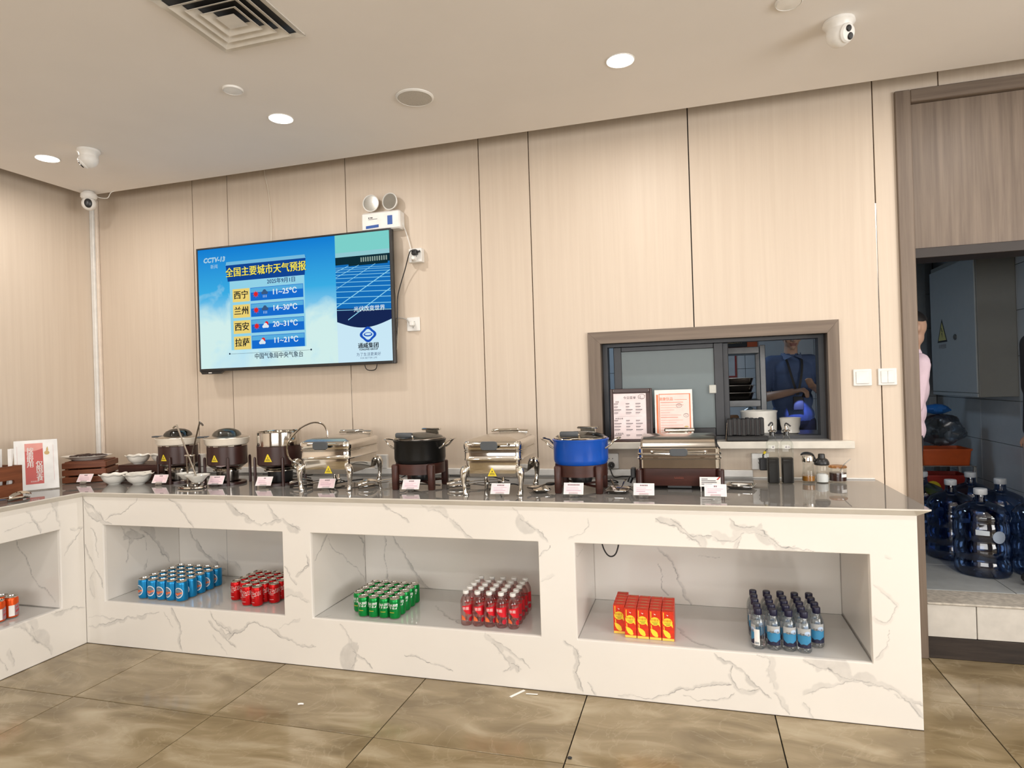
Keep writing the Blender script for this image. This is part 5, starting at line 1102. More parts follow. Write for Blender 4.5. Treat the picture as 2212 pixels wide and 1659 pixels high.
mb = MB(); [mb.poly([sg(a, .05), sg(a + .0008, .05), sg(a + .0008, .27), sg(a, .27)]) for a in (-.092, .083)]; mb.obj('border_line', mat('rose line', s2l(214, 140, 140), .6), t, 0)
# --- sauces at the right end
def cruet(x, y, label, txt):
    t = thing('sauce_bottle', label, 'bottle', (x, y, H), 0, 'square glass sauce bottles')
    s = .0285; rg = lambda k, z, c=.006: at_z(rrect(2 * k, 2 * k, min(c, k * .98), 4), z)
    MB().loft([rg(s - .002, .0015), rg(s, .005), rg(s, .196), rg(s * .92, .207), rg(.017, .226, .0165), rg(.0135, .245, .0133), rg(.0135, .262, .0133)], True, False).obj('glass_body', M['glass'], t)
    MB().loft([rg(s - .004, .004), rg(s - .0025, .006), rg(s - .0025, .128), rg(s - .003, .129)]).obj('sauce', M['soy'], t)
    MB().loft([rg(.0128, .242, .0127), rg(.0128, .2625, .0127)]).obj('stopper', M['black'], t)
    sp = MB(); sp.lathe([(0, .263), (.019, .263), (.019, .267), (.009, .272), (.0075, .284), (.006, .292), (0, .293)], 18); sp = sp.obj('spout', M['chrome'], t)
    MB().tube(smooth_path([(-.002, -.002, .288), (.004, -.004, .300), (-.003, -.008, .308), (-.018, -.016, .292)] if txt == '醋' else [(-.006, -.002, .288), (-.003, -.004, .302), (.006, -.008, .300), (.020, -.014, .288)], 4), [.0045] * 13, 8, flat=.6).obj('flap', M['black'], t)
    w = .011 + .006 * (len(txt) - 1); lb = MB(); lb.box(-w / 1.4, w / 1.4, -s - .0009, -s - .0003, .178, .192); lb = lb.obj('label', M['white_card'], t, 0); lb.location.x = .0
    MB().text(txt, .0115, lambda u, v: (u, -s - .0014, .185 + v)).obj('label_text', M['ink'], lb, 0)
cruet(3.836, .572, 'square glass bottle of dark sauce with one-character label', '醋'); cruet(3.903, .577, 'square glass bottle of dark sauce with two-character label', '酱油')
t = thing('oil_dispenser', 'clear jug of amber oil with chrome flip top', 'oil dispenser', (4.006, .615, H))
MB().lathe([(0, .001), (.030, .001), (.0315, .004), (.0315, .034), (.029, .05), (.0265, .09), (.028, .104)], 28).obj('glass_body', M['glass'], t); MB().lathe([(0, .010), (.0295, .010), (.0295, .034), (0, .035)], 24).obj('oil', mat('amber oil', s2l(150, 98, 30), .12), t)
MB().lathe([(0, .1045), (.0295, .1045), (.0295, .128), (.027, .135), (0, .135)], 24).obj('collar', M['chrome'], t)
mb = MB(); mb.tube(smooth_path([(-.034, -.004, .138), (-.022, -.002, .146), (0, 0, .147), (.022, 0, .140), (.033, 0, .120), (.034, 0, .108)], 5), [.004 + .010 * math.sin(PI * min(1, k / 18)) if k < 18 else .006 for k in range(26)], 10, flat=.55); mb.obj('flip_lever', M['black'], t)
t = thing('salt_shaker', 'glass jar of white salt with black pour cap', 'shaker', (4.069, .618, H))
MB().lathe([(0, .001), (.029, .001), (.031, .005), (.031, .082), (.029, .088)], 28).obj('glass_body', M['glass'], t); MB().lathe([(0, .004), (.0275, .004), (.0285, .007), (.0285, .038), (.018, .044), (0, .042)], 24).obj('salt', mat('white salt', (.86, .86, .85), .8), t)
MB().lathe([(0, .0885), (.034, .0885), (.0355, .092), (.035, .103), (.028, .116), (.018, .122), (.0165, .126), (.0155, .142), (.013, .144), (0, .144)], 28).obj('cap', M['black'], t)
t = thing('chili_jar', 'short glass jar of dark chili sauce with amber lid and spoon', 'jar', (4.143, .628, H))
MB().lathe([(0, .001), (.0395, .001), (.041, .004), (.041, .066), (.038, .071), (.040, .073)], 32).obj('glass_body', M['glass'], t); MB().lathe([(0, .010), (.0385, .010), (.0385, .049), (0, .05)], 28).obj('chili_sauce', mat('dark red sauce', s2l(52, 18, 12), .2), t)
MB().lathe([(0, .0845), (.036, .0845), (.042, .080), (.042, .074), (0, .0735)], 32).obj('lid', clear('amber lid', (.80, .56, .32), .25, .1, .5), t)
sl = MB(); sl.decal([(-.014, .030), (.016, .030), (.016, .045), (-.014, .045)], lambda u, v: cyl(.041, 0, R(-58))(u, v, .0008), .005); sl.obj('label', M['white_card'], t, 0)
MB().tube(smooth_path([(.01, .0, .056), (.028, -.004, .088), (.058, -.008, .118)], 4), .0022, 6).obj('spoon_handle', M['darksteel'], t)
# --- black cords lying behind the dishes
def cord(pts, label): cable('power_cable', [(x, y, max(H + z, H + .0042)) for x, y, z in pts], .0036, M['cable'], label, 'cord')
cord([(.19, .66, .06), (.22, .62, .02), (.30, .57, .005), (.52, .56, .005), (.56, .52, .012), (.59, .50, .02)], 'black cord lying between the two cream-rimmed soup warmers')
cord([(.84, .52, .03), (.90, .56, .028), (.97, .58, .035), (1.06, .57, .028), (1.14, .55, .02), (1.2, .52, .03)], 'upper black cord looping behind the open soup warmer')
cord([(.84, .50, .008), (.92, .55, .012), (.99, .535, .006), (1.08, .56, .010), (1.18, .53, .006)], 'lower black cord lying behind the open soup warmer')
cord([(1.42, .36, .005), (1.46, .28, .012), (1.52, .24, .045), (1.50, .31, .03), (1.44, .28, .006), (1.55, .36, .02), (1.6, .42, .02)], 'black cord loop under the chafing dish near the soup warmers')
cord([(1.70, .60, .06), (1.74, .56, .075), (1.80, .54, .07), (1.84, .50, .04), (1.80, .46, .012), (1.87, .44, .005), (1.95, .50, .015), (2.05, .50, .02)], 'black cord looping behind the left leg of the black pot')
cord([(2.10, .52, .03), (2.2, .57, .022), (2.3, .58, .03), (2.38, .55, .015), (2.46, .50, .010)], 'black cord lying between black pot and second chafing dish')
cord([(2.50, .20, .006), (2.53, .16, .035), (2.58, .17, .045), (2.60, .25, .02), (2.58, .34, .006)], 'black cord hanging under the chafing dish between the pots')
cord([(3.00, .68, .05), (3.03, .60, .02), (3.08, .56, .03), (3.13, .53, .035), (3.155, .46, .05), (3.165, .40, .065)], 'black cord running into the brown-based chafing dish')
cord([(2.90, .47, .006), (2.97, .49, .010), (3.04, .48, .02), (3.06, .50, .005), (3.00, .53, .005)], 'black cord bundle behind the right leg of the blue pot')
H = H0_
# ================================================================== DRINKS IN THE SHELF NICHES
SH = NZ0 + .0009
def can(name, label, d, h, paint, deco):
    t = thing(name, label, 'can', (0, 0, 0)); r = d / 2
    MB().lathe([(0, .004), (r * .70, .004), (r * .76, .0), (r * .80, .0), (r * .90, .005)], 22).obj('base', M['brushed'], t)
    MB().lathe([(r * .895, .0052), (r * .96, .009), (r, .014), (r, h - .016), (r * .97, h - .011), (r * .87, h - .0045)], 26).obj('body', paint, t)
    lid = MB().lathe([(r * .87, h - .0044), (r * .885, h - .001), (r * .865, h), (r * .83, h - .001), (r * .80, h - .0052), (0, h - .0052)], 24).obj('lid', M['chrome'], t)
    MB().loft([[(a, b, h - .0050) for a, b in rrect(.012, .022, .0058, 3, 0, -.004)], [(a, b, h - .0036) for a, b in rrect(.012, .022, .0058, 3, 0, -.004)]]).obj('tab', M['chrome'], lid)
    deco(t, r, h); return t
def metal_paint(name, c, rough=.30): return mat(name, c, rough, .55, var=.03)
A0 = R(-90)
def deco_blue(t, r, h):
    f = lambda k: (lambda u, v: cyl(r, h * .46, A0)(u, v, k)); q = .026
    ring = MB(); ring.decal(arc(0, 0, q, 0, 360, 28, q * 1.15)[:-1], f(.0004), .005); ring.obj('emblem_ring', mat('white can print', (.82, .84, .86), .4), t)
    MB().decal(arc(0, 0, q * .86, 0, 360, 28, q * .98)[:-1], f(.0007), .005).obj('emblem', mat('slate blue print', s2l(96, 128, 158), .4, .3), t)
    MB().decal([(-.020, .012), (-.010, .020), (.004, .018), (.012, .010), (.010, .004), (-.018, .003)], f(.0010), .005).obj('emblem_hill', mat('grey green print', s2l(126, 146, 150), .4, .3), t)
    MB().decal([(-.022, -.001), (.020, .004), (.023, -.004), (.004, -.010), (-.004, -.018), (-.010, -.011), (-.023, -.009)], f(.0010), .005).obj('emblem_swoosh', mat('orange print', s2l(232, 130, 84), .4), t)
    MB().text('啤酒', .011, lambda u, v: f(.0014)(u, v - .003)).obj('lettering', mat('deep red print', s2l(170, 54, 40), .5), t, 0)
def deco_red(t, r, h):
    f = lambda k, z=0: (lambda u, v: cyl(r, h * .66 + z, A0)(u, v, k)); w = mat('silver white print', (.82, .80, .78), .35, .2)
    MB().text('可口可乐', .026, f(.0008), shear=.25, sx=.92).obj('lettering', w, t, 0)
    mb = MB(); mb.decal([(-.030, -.014), (.020, -.011), (.034, -.004), (.020, -.0125), (-.030, -.0165)], f(.0008), .005); mb.decal([(-.010, -.021), (.012, -.021), (.012, -.0195), (-.010, -.0195)], f(.0008), .005); mb.decal([(-.012, -.047), (.012, -.047), (.012, -.0455), (-.012, -.0455)], f(.0008), .005); mb.obj('print_line', w, t)
def deco_green(t, r, h):
    f = lambda k, z=0: (lambda u, v: cyl(r, h * .62 + z, A0)(u, v, k)); w = mat('silver print', (.84, .86, .84), .3, .25)
    MB().text('雪碧', .029, f(.0008), shear=.22, bold=.0).obj('lettering', w, t, 0)
    MB().text('雪碧', .029, lambda u, v: f(.0008)(u + .0012, v + .0004), shear=.22).obj('lettering', w, t, 0)
    MB().decal([(-.013, -.030), (.013, -.030), (.013, -.0265), (-.013, -.0265)], f(.0008), .005).obj('print_line', mat('ochre can print', s2l(186, 170, 60), .4), t)
def deco_orange(t, r, h):
    f = lambda k: (lambda u, v: cyl(r, 0, A0)(u, v, k))
    MB().decal([(-.014, .014), (.012, .014), (.012, h * .62), (-.014, h * .62)], f(.0005), .005).obj('white_panel', M['white_card'], t)
    MB().decal([(.0128, .014), (.045, .014), (.045, h * .70), (.0128, h * .62)], f(.0005), .005).obj('grey_panel', mat('mauve grey print', s2l(150, 120, 126), .4), t)
    mb = MB(); mb.decal([(.016, .03), (.040, .038), (.042, .050), (.018, .042)], f(.0009), .005); mb.decal([(.018, .054), (.036, .060), (.036, .066), (.018, .060)], f(.0009), .005); mb.obj('red_print', mat('crimson print', s2l(180, 60, 66), .4), t)
def grid(proto, cells, fmt, group, jit=.0004, rz=0.0, seed=1):
    rr = random.Random(seed); used = False
    for x, y, row, colm, ncol in cells:
        lab = fmt % (ORD[row], ORD[colm])
        place(proto, used, (x + rr.uniform(-jit, jit), y + rr.uniform(-jit, jit), SH), rz + rr.uniform(-.30, .30), lab, group); used = True
blue = can('drink_can', '', .066, .1155, metal_paint('blue can paint', s2l(18, 132, 190)), deco_blue)
grid(blue, [(.327 + .0672 * c, .100 + .0680 * r, r, c, 5) for r in range(5) for c in range(5)], 'blue drink can in the left niche, %s row from front, %s from left', 'blue cans in the left shelf niche', seed=2)
red = can('drink_can', '', .0615, .109, metal_paint('red can paint', s2l(206, 16, 22)), deco_red)
grid(red, [(.907 + .0632 * c, .112 + .0632 * r, r, c, 5) for r in range(5) for c in range(5) if not (r == 0 and c not in (2, 3))], 'red drink can in the left niche, %s row from front, %s column from left', 'red cans in the left shelf niche', seed=3)
green = can('drink_can', '', .0585, .105, metal_paint('green can paint', s2l(8, 140, 62)), deco_green)
grid(green, [(1.712 + .0593 * c, .087 + .0590 * r, r, c, 5) for r in range(5) for c in range(5) if not (r == 0 and c == 0)], 'green drink can in the middle niche, %s row from front, %s column from left', 'green cans in the middle shelf niche', seed=4)
orange = can('drink_can', '', .066, .1155, metal_paint('orange can paint', s2l(222, 84, 24)), deco_orange)
used = False
for r in range(3):
    for c in range(3):
        place(orange, used, (-.150 - .0690 * r, -.312 - .0690 * c, SH), R(58 + 9 * ((r + c) % 2)), 'orange drink can in the left counter, %s row from front, %s from corner' % (ORD[r], ORD[c]), 'orange cans in the left counter niche'); used = True
# --- pink soda bottles
M['pet_pink'] = clear('pink tinted bottle', (.97, .82, .82), .12, .06, .5); M['pet'] = clear('clear bottle plastic', (.95, .97, .98), .14, .06, .55)
t = thing('soda_bottle', '', 'bottle'); r = .0285
MB().lathe([(0, .006), (.018, .004), (.024, .0), (.0275, .006), (r, .014), (r, .105), (.0275, .118), (.022, .133), (.0145, .146), (.0125, .150), (.0125, .153)], 22).obj('bottle_body', M['pet_pink'], t)
MB().lathe([(.0128, .1405), (.0165, .141), (.0165, .1425), (.0128, .143)], 16).obj('neck_ring', M['pet'], t)
MB().lathe([(0, .1525), (.0145, .1525), (.015, .154), (.015, .166), (.0138, .168), (0, .168)], 20).obj('cap', M['white_plastic'], t)
f = lambda k, z=0: (lambda u, v: cyl(r, .03 + z, A0)(u, v, k))
MB().decal([(-.020, .068), (.040, .074), (.040, .022), (.020, .024), (.002, .032), (-.014, .048)], f(.0005), .005).obj('red_label', mat('soda label red', s2l(216, 22, 40), .4), t)
MB().text('依能', .0165, lambda u, v: f(.0010)(u - .0, v + .055)).obj('lettering', M['white_card'], t, 0)
mb = MB(); mb.decal(arc(-.026, -.002, .024, 88, 0, 12) + [(-.026, -.002)], f(.0005), .005); mb.obj('orange_slice', mat('orange slice print', s2l(224, 84, 40), .45), t)
mb = MB()
for k in range(4):
    a = R(14 + 20 * k); mb.decal([(-.025, -.001), (-.026 + .021 * math.cos(a - .10), -.002 + .021 * math.sin(a - .10)), (-.026 + .021 * math.cos(a + .10), -.002 + .021 * math.sin(a + .10))], f(.0009), .005)
mb.obj('slice_segments', mat('slice segment print', s2l(240, 140, 80), .45), t)
MB().decal(arc(.026, .002, .012, 0, 360, 16)[:-1], f(.0005), .005).obj('berry_print', mat('berry print', s2l(190, 20, 44), .45), t)
grid(t, [(2.342 + .0608 * c, .082 + .0600 * r_, r_, c, 5) for r_ in range(5) for c in range(5)], 'pink soda bottle in the middle niche, %s row from front, %s from left', 'pink soda bottles in the middle shelf niche', rz=.1, seed=5)
# --- lemon tea cartons
t = thing('drink_carton', '', 'carton'); cw, cdp, ch = .0535, .0385, .132
MB().bbox(-cw / 2, cw / 2, 0, cdp, 0, ch, .0012).obj('box', mat('red carton', s2l(214, 52, 24), .35, var=.14, nscale=60), t)
fp = lambda k: (lambda u, v: (u, -k, v)); Y_ = mat('lemon yellow print', s2l(250, 218, 60), .4)
MB().decal([(-cw / 2 + .001, .0005), (cw / 2 - .001, .0005), (cw / 2 - .001, .011), (-cw / 2 + .001, .012)], fp(.0004), 1).obj('base_band', mat('pale yellow print', s2l(248, 206, 90), .4), t, 0)
mb = MB(); mb.poly([fp(.0004)(u, v) for u, v in arc(-.001, .084, .0215, 0, 360, 26, .019)[:-1]]); mb.poly([fp(.0005)(u, v) for u, v in ((.012, .072), (.021, .078), (.022, .060))]); mb.obj('bubble', Y_, t, 0)
mb = MB(); mb.poly([fp(.0004)(u, v) for u, v in [(-.022, .050), (-.012, .048), (-.002, .043), (.008, .034), (.012, .018), (.008, .013), (-.002, .014), (-.012, .021), (-.019, .033)]]); mb.obj('lemon', Y_, t, 0)
mb = MB(); mb.poly([fp(.0004)(u, v) for u, v in ((-.0195, .128), (-.0165, .128), (-.0165, .098), (-.0195, .092))]); mb.poly([fp(.0004)(u, v) for u, v in ((-.019, .066), (-.016, .066), (-.0145, .05), (-.018, .05))]); mb.obj('straw_print', Y_, t, 0)
MB().text('柠檬茶', .0125, lambda u, v: fp(.0009)(u - .001, v + .089)).obj('lettering', mat('amber lettering', s2l(212, 116, 30), .5), t, 0)
mb = MB(); mb.poly([fp(.0009)(u, v) for u, v in ((-.014, .0795), (.013, .0805), (.013, .0790), (-.014, .078))]); mb.poly([fp(.0009)(u, v) for u, v in ((-.008, .0735), (.010, .0745), (.010, .0720), (-.008, .071))]); mb.obj('print_line', mat('olive print', s2l(110, 110, 40), .5), t, 0)
mb = MB(); mb.poly([fp(.0009)(u, v) for u, v in ((-.006, .119), (.003, .116), (.007, .119), (.001, .114), (.003, .112), (-.001, .1135))]); mb.obj('mark', M['white_card'], t, 0)
mb = MB(); mb.box(-cw / 2, cw / 2, cdp * .45, cdp * .50, ch + .0001, ch + .0022); mb.box(-cw / 2 + .002, cw / 2 - .002, cdp * .1, cdp * .16, ch + .0001, ch + .0007); mb.obj('top_fold', mat('dull red fold', s2l(176, 70, 50), .4), t, 0)
MB().poly([(-.012, cdp * .62, ch + .0003), (.014, cdp * .62, ch + .0003), (.014, cdp * .9, ch + .0003), (-.012, cdp * .9, ch + .0003)]).obj('top_print', mat('tan print', s2l(196, 130, 86), .4), t, 0)
used = False; rr = random.Random(8)
for c in range(5):
    for r_ in range(5):
        x = 3.0925 + .0557 * c + rr.uniform(-.0004, .0004); y = (.108 if c == 0 else .064 + .002 * (4 - c)) + .0398 * r_ + rr.uniform(0, .0008)
        place(t, used, (x, y, SH), 0, 'red lemon tea carton in the right niche, %s row from front, %s from left' % (ORD[r_], ORD[c]), 'lemon tea cartons in the right shelf niche'); used = True
# --- water bottles with navy caps
t = thing('water_bottle', '', 'bottle'); r = .0295; M['navy'] = mat('navy cap plastic', s2l(22, 22, 52), .4)
MB().lathe([(0, .007), (.018, .004), (.023, .0), (.027, .004), (r, .012), (r, .016), (.0282, .019), (r, .022), (r, .100), (.0285, .112), (.024, .126), (.0165, .138), (.0138, .143), (.0138, .148)], 22).obj('bottle_body', M['pet'], t)
MB().lathe([(0, .1455), (.0158, .1455), (.0165, .147), (.0165, .168), (.0150, .171), (0, .1715)], 20).obj('cap', M['navy'], t)
f = lambda k, z=0: (lambda u, v: cyl(r, z, A0)(u, v, k)); fb = mat('pale label film', s2l(176, 178, 178), .4)
MB().decal([(-.030, .072), (.030, .072), (.030, .1055), (-.030, .1055)], f(.0004), .005).obj('label_film', fb, t)
M['lab_mid'] = mat('sky blue label', s2l(58, 136, 180), .4); M['lab_dk'] = mat('navy label hills', s2l(28, 30, 58), .4)
MB().decal([(-.030, .036), (.030, .036), (.030, .078), (.018, .074), (.006, .080), (-.008, .076), (-.018, .080), (-.030, .076)], f(.0007), .005).obj('label_sea', M['lab_mid'], t)
MB().decal([(-.030, .024), (.030, .024), (.030, .050), (.020, .045), (.010, .038), (-.002, .041), (-.012, .037), (-.022, .044), (-.030, .052)], f(.0010), .005).obj('label_hills', M['lab_dk'], t)
MB().decal(arc(.014, .086, .012, 0, 360, 16, .009)[:-1], f(.0008), .005).obj('label_glow', mat('pale blue print', s2l(186, 206, 232), .4), t)
MB().text('四老山泉', .0100, lambda u, v: f(.0013)(u + .003, v + .080), space=.95).obj('lettering', M['ink2'] if 'ink2' in M else mat('black print', s2l(20, 22, 28), .5), t, 0)
used = False; rr = random.Random(9)
for c in range(5):
    for r_ in range(5):
        if c == 4 and r_ == 0: continue
        x = 3.699 + .0612 * c + rr.uniform(-.0004, .0004) + .0016 * math.sin(r_ * 2.1 + c); y = .076 + .0615 * r_ - (.006 if c == 3 else 0)
        o = place(t, used, (x, y, SH), R(-4) + rr.uniform(-.2, .2) + (R(-78) if (c == 0 and r_ == 0) else 0), 'navy-capped water bottle in the right niche, %s row from front, %s from left' % (ORD[r_], ORD[c]), 'water bottles in the right shelf niche'); used = True
        if c == 0 and r_ == 0:
            b0 = o; b0['label'] = 'navy-capped water bottle turned to show its white text panel, front left corner bottle'
MB().decal([(.024, .020), (.046, .020), (.046, .088), (.024, .088)], f(.0016), .005).obj('text_panel', M['white_card'], b0)
MB().decal([(.027, .024), (.043, .024), (.043, .034), (.027, .034)], f(.0020), .005).obj('grey_box', mat('grey print', s2l(150, 156, 160), .5), b0)
# cord loop hanging inside the right niche, cable grommet in the middle one
cable('power_cable', [(3.008, .20, NZ1 - .001), (3.012, .20, .64), (3.030, .20, .60), (3.052, .20, .587), (3.075, .20, .602), (3.090, .20, .65), (3.088, .20, NZ1 - .001)], .0035, M['cable'], 'black cord loop hanging from the top of the right niche', 'cord')
tag(MB().lathe([(0, 0), (.022, .001), (.030, .006), (.034, .012), (0, .012)], 20).obj('cable_grommet', M['black']), 'black round cable grommet in the roof of the middle niche', 'grommet').location = (1.86, .10, NZ1 - .0122)
# paper scraps on the floor
o = tag(MB().bbox(-.045, .045, -.007, .007, 0, .0015, .0006).obj('paper_scrap', M['paper'], None, 0), 'white folded paper strip on the floor at the foot of the counter', 'paper'); o.location = (2.632, -.052, .0006); o.rotation_euler = (0, 0, R(58))
MB().bbox(.040, .095, -.004, .004, .0016, .003, .0006).obj('folded_end', M['paper'], o, 0).rotation_euler = (0, 0, R(-52))
o = tag(MB().tube(smooth_path([(-.012, -.004, .003), (0, .001, .004), (.012, .004, .003)], 3), .004, 6).obj('paper_scrap', M['paper']), 'small curled white paper scrap on a floor tile left of centre', 'paper'); o.location = (1.69, -.363, .0015)
o = tag(MB().bbox(-.008, .008, -.006, .006, 0, .006, .002).obj('dirt_crumb', M['black_matt']), 'small dark crumb on a floor joint in front of the counter', 'crumb'); o.location = (2.962, -.497, .0006)
# ================================================================== ON THE HATCH SILL AND IN THE KITCHEN
SZ = 1.0949
def menu(x0, x1, z1, label, name):
    t = thing(name, label, 'menu board', ((x0 + x1) / 2, .715, SZ), 0); return t
# dark framed menu stand
W_ = .232; Hm = .296
t = thing('menu_stand', 'menu sheet in a dark brown framed stand on the hatch sill', 'menu stand', (3.122, .712, SZ), R(1)); TT = Matrix.Rotation(R(-5), 4, 'X')
mb = MB(); mb.T = TT; mb.bbox(-W_ / 2, W_ / 2, 0, .006, 0, Hm, .002); mb.obj('backing', M['brownwood'], t)
mb = MB(); mb.T = TT; mb.bbox(-W_ / 2, -W_ / 2 + .014, -.006, -.0002, 0, Hm, .002); mb.bbox(W_ / 2 - .012, W_ / 2, -.006, -.0002, 0, Hm, .002); mb.bbox(-W_ / 2 + .0142, W_ / 2 - .0122, -.006, -.0002, Hm - .022, Hm, .002); mb.bbox(-W_ / 2 + .0142, W_ / 2 - .0122, -.006, -.0002, 0, .012, .002); mb.obj('frame', M['brownpaint'], t)
MB().bbox(-W_ / 2, W_ / 2, -.012, .03, -.0008, .006, .002).obj('foot', M['brownwood'], t)
mb = MB(); mb.T = TT
for sx in (-1, 1): mb.lathe([(0, 0), (.003, 0), (.003, .002), (0, .0025)], 8, (sx * (W_ / 2 - .02), 0)) if False else mb.sphere((sx * (W_ / 2 - .018), -.0066, Hm - .010), .003, 8, 6)
mb.obj('rivet', M['chrome'], t)
mb = MB(); mb.T = TT; mb.box(-W_ / 2 + .018, W_ / 2 - .034, -.0016, -.0004, .014, Hm - .027); sh_ = mb.obj('menu_sheet', mat('pale rose paper', s2l(238, 222, 222), .6), t, 0)
ms = lambda u, v: tuple(TT @ Vector((u, -.0022, v)))
MB().text('今日菜单', .017, lambda u, v: ms(-.008 + u, Hm - .052 + v), space=1.1).obj('menu_title', M['ink'], sh_, 0)
mb = MB(); rr = random.Random(4)
mb.text('凉菜', .011, lambda u, v: ms(-.078 + u, Hm - .074 + v)); mb.text('热菜主食', .011, lambda u, v: ms(-.068 + u, Hm - .168 + v)); mb.text('水果饮品', .011, lambda u, v: ms(-.068 + u, Hm - .252 + v))
mb.obj('menu_heading', M['ink'], sh_, 0)
M['print_grey'] = mat('grey print line', s2l(120, 110, 112), .7)
mb = MB()
for z0, n in ((Hm - .086, 4), (Hm - .180, 4), (Hm - .262, 1)):
    for k in range(n):
        for u in (-.096, -.030, .024):
            w = rr.uniform(.018, .042); z = z0 - k * .017
            mb.poly([ms(u, z), ms(u + w, z), ms(u + w, z + .0042), ms(u, z + .0042)]); mb.poly([ms(u, z - .0055), ms(u + w * .8, z - .0055), ms(u + w * .8, z - .0042), ms(u, z - .0042)])
for z in (Hm - .155,): mb.poly([ms(-.09, z), ms(.06, z), ms(.06, z + .0006), ms(-.09, z + .0006)])
o = mb.obj('print_line', M['print_grey'], sh_, 0); o['kind'] = 'stuff'
mb = MB()
for a0, r in ((20, .020), (200, .015), (120, .010)): mb.tube([ms(.060 + r * math.cos(R(a0 + k * 18)), Hm - .048 + r * .8 * math.sin(R(a0 + k * 18))) for k in range(12)], .0008, 4)
mb.obj('brush_drawing', M['ink'], sh_, 0)
# orange bordered menu sheet
t = thing('menu_sheet', 'orange bordered menu sheet in a clear stand on the hatch sill', 'menu sheet', (3.352, .716, SZ), R(0)); TT = Matrix.Rotation(R(-5), 4, 'X'); W_ = .202; Hm = .284
mb = MB(); mb.T = TT; mb.box(-W_ / 2, W_ / 2, 0, .0016, 0, Hm); mb.obj('sheet', M['white_card'], t, 0)
mb = MB(); mb.T = TT; mb.bbox(-W_ / 2 - .001, W_ / 2 + .001, .002, .0045, 0, Hm + .001, .0006); mb.obj('stand', M['acrylic'], t); MB().bbox(-W_ / 2, W_ / 2, -.02, .03, -.0008, .003, .001).obj('foot', M['acrylic'], t)
ms2 = lambda u, v, k=.0006: tuple(TT @ Vector((u, -k, v)))
def q2(mb, u0, v0, u1, v1, k=.0006): mb.poly([ms2(u0, v0, k), ms2(u1, v0, k), ms2(u1, v1, k), ms2(u0, v1, k)])
mb = MB(); q2(mb, -.078, .018, .088, .262); mb.obj('rose_field', mat('pale rose field', s2l(246, 220, 212), .6), t, 0)
M['oran'] = mat('orange print', s2l(226, 128, 84), .6)
mb = MB(); q2(mb, -.092, 0, -.082, .258, .001); q2(mb, .0845, .018, .0905, .262, .001); q2(mb, -.078, .258, .0845, .262, .001); q2(mb, -.078, .018, -.0745, .262, .001); mb.obj('border', M['oran'], t, 0)
mb = MB(); mb.text('健康饮品', .0195, lambda u, v: ms2(-.040 + u, .232 + v, .0012)); q2(mb, .005, .228, .072, .230, .001); mb.obj('menu_title', M['oran'], t, 0)
mb = MB(); rr = random.Random(6)
for k in range(14):
    v = .212 - k * .0138; q2(mb, -.070, v, -.070 + rr.uniform(.05, .14), v + (.0035 if k in (0, 6) else .0018), .001)
o = mb.obj('print_line', mat('coral print line', s2l(226, 150, 130), .6), t, 0); o['kind'] = 'stuff'
mb = MB()
for u, v, r in ((.030, .196, .015), (.066, .142, .014)): mb.tube([ms2(u + r * math.cos(a), v + r * .7 * math.sin(a), .001) for a in [2 * PI * k / 18 for k in range(18)]], .0008, 4, closed=True); mb.tube([ms2(u + r * .5 * math.cos(a), v + .003 + r * .35 * math.sin(a), .001) for a in [2 * PI * k / 14 for k in range(14)]], .0006, 4, closed=True)
mb.obj('bowl_drawing', M['print_grey'], t, 0)
mb = MB(); mb.poly([ms2(.066 + .013 * math.cos(a), .074 + .010 * math.sin(a), .001) for a in [2 * PI * k / 16 for k in range(16)]]); mb.obj('dish_drawing', mat('ochre drawing', s2l(206, 180, 110), .6), t, 0)
mb = MB(); mb.poly([ms2(u, v, .001) for u, v in ((.058, .026), (.070, .024), (.072, .040), (.056, .041))]); mb.poly([ms2(u, v, .001) for u, v in ((.055, .0425), (.084, .048), (.084, .0495), (.055, .044))]); mb.obj('pan_drawing', M['oran'], t, 0)
# black holder with dark packets
t = thing('packet_rack', 'black tray holding a row of upright black packets on the hatch sill', 'rack', (3.725, .712, SZ), R(2))
mb = MB(); mb.bbox(-.105, .105, -.030, .075, 0, .026, .006); mb.obj('tray', M['black_matt'], t)
pk = MB().bbox(-.0105, .0105, -.012, .055, .0265, .118, .004).mesh('packet', M['black_matt']); ed = MB().box(-.0119, -.0108, -.0125, -.0118, .030, .112).mesh('pale_edge', M['print_grey'])
for k in range(8):
    o = bpy.data.objects.new('packet', pk); COL.objects.link(o); o.parent = t; o.location = (-.082 + .0228 * k, 0, .002 * ((k * 5) % 3))
    e2 = bpy.data.objects.new('pale_edge', ed); COL.objects.link(e2); e2.parent = o
MB().tube([(-.108, -.028, .0), (-.100, -.028, .10)], .0025, 6).obj('wire_post', M['chrome'], t)
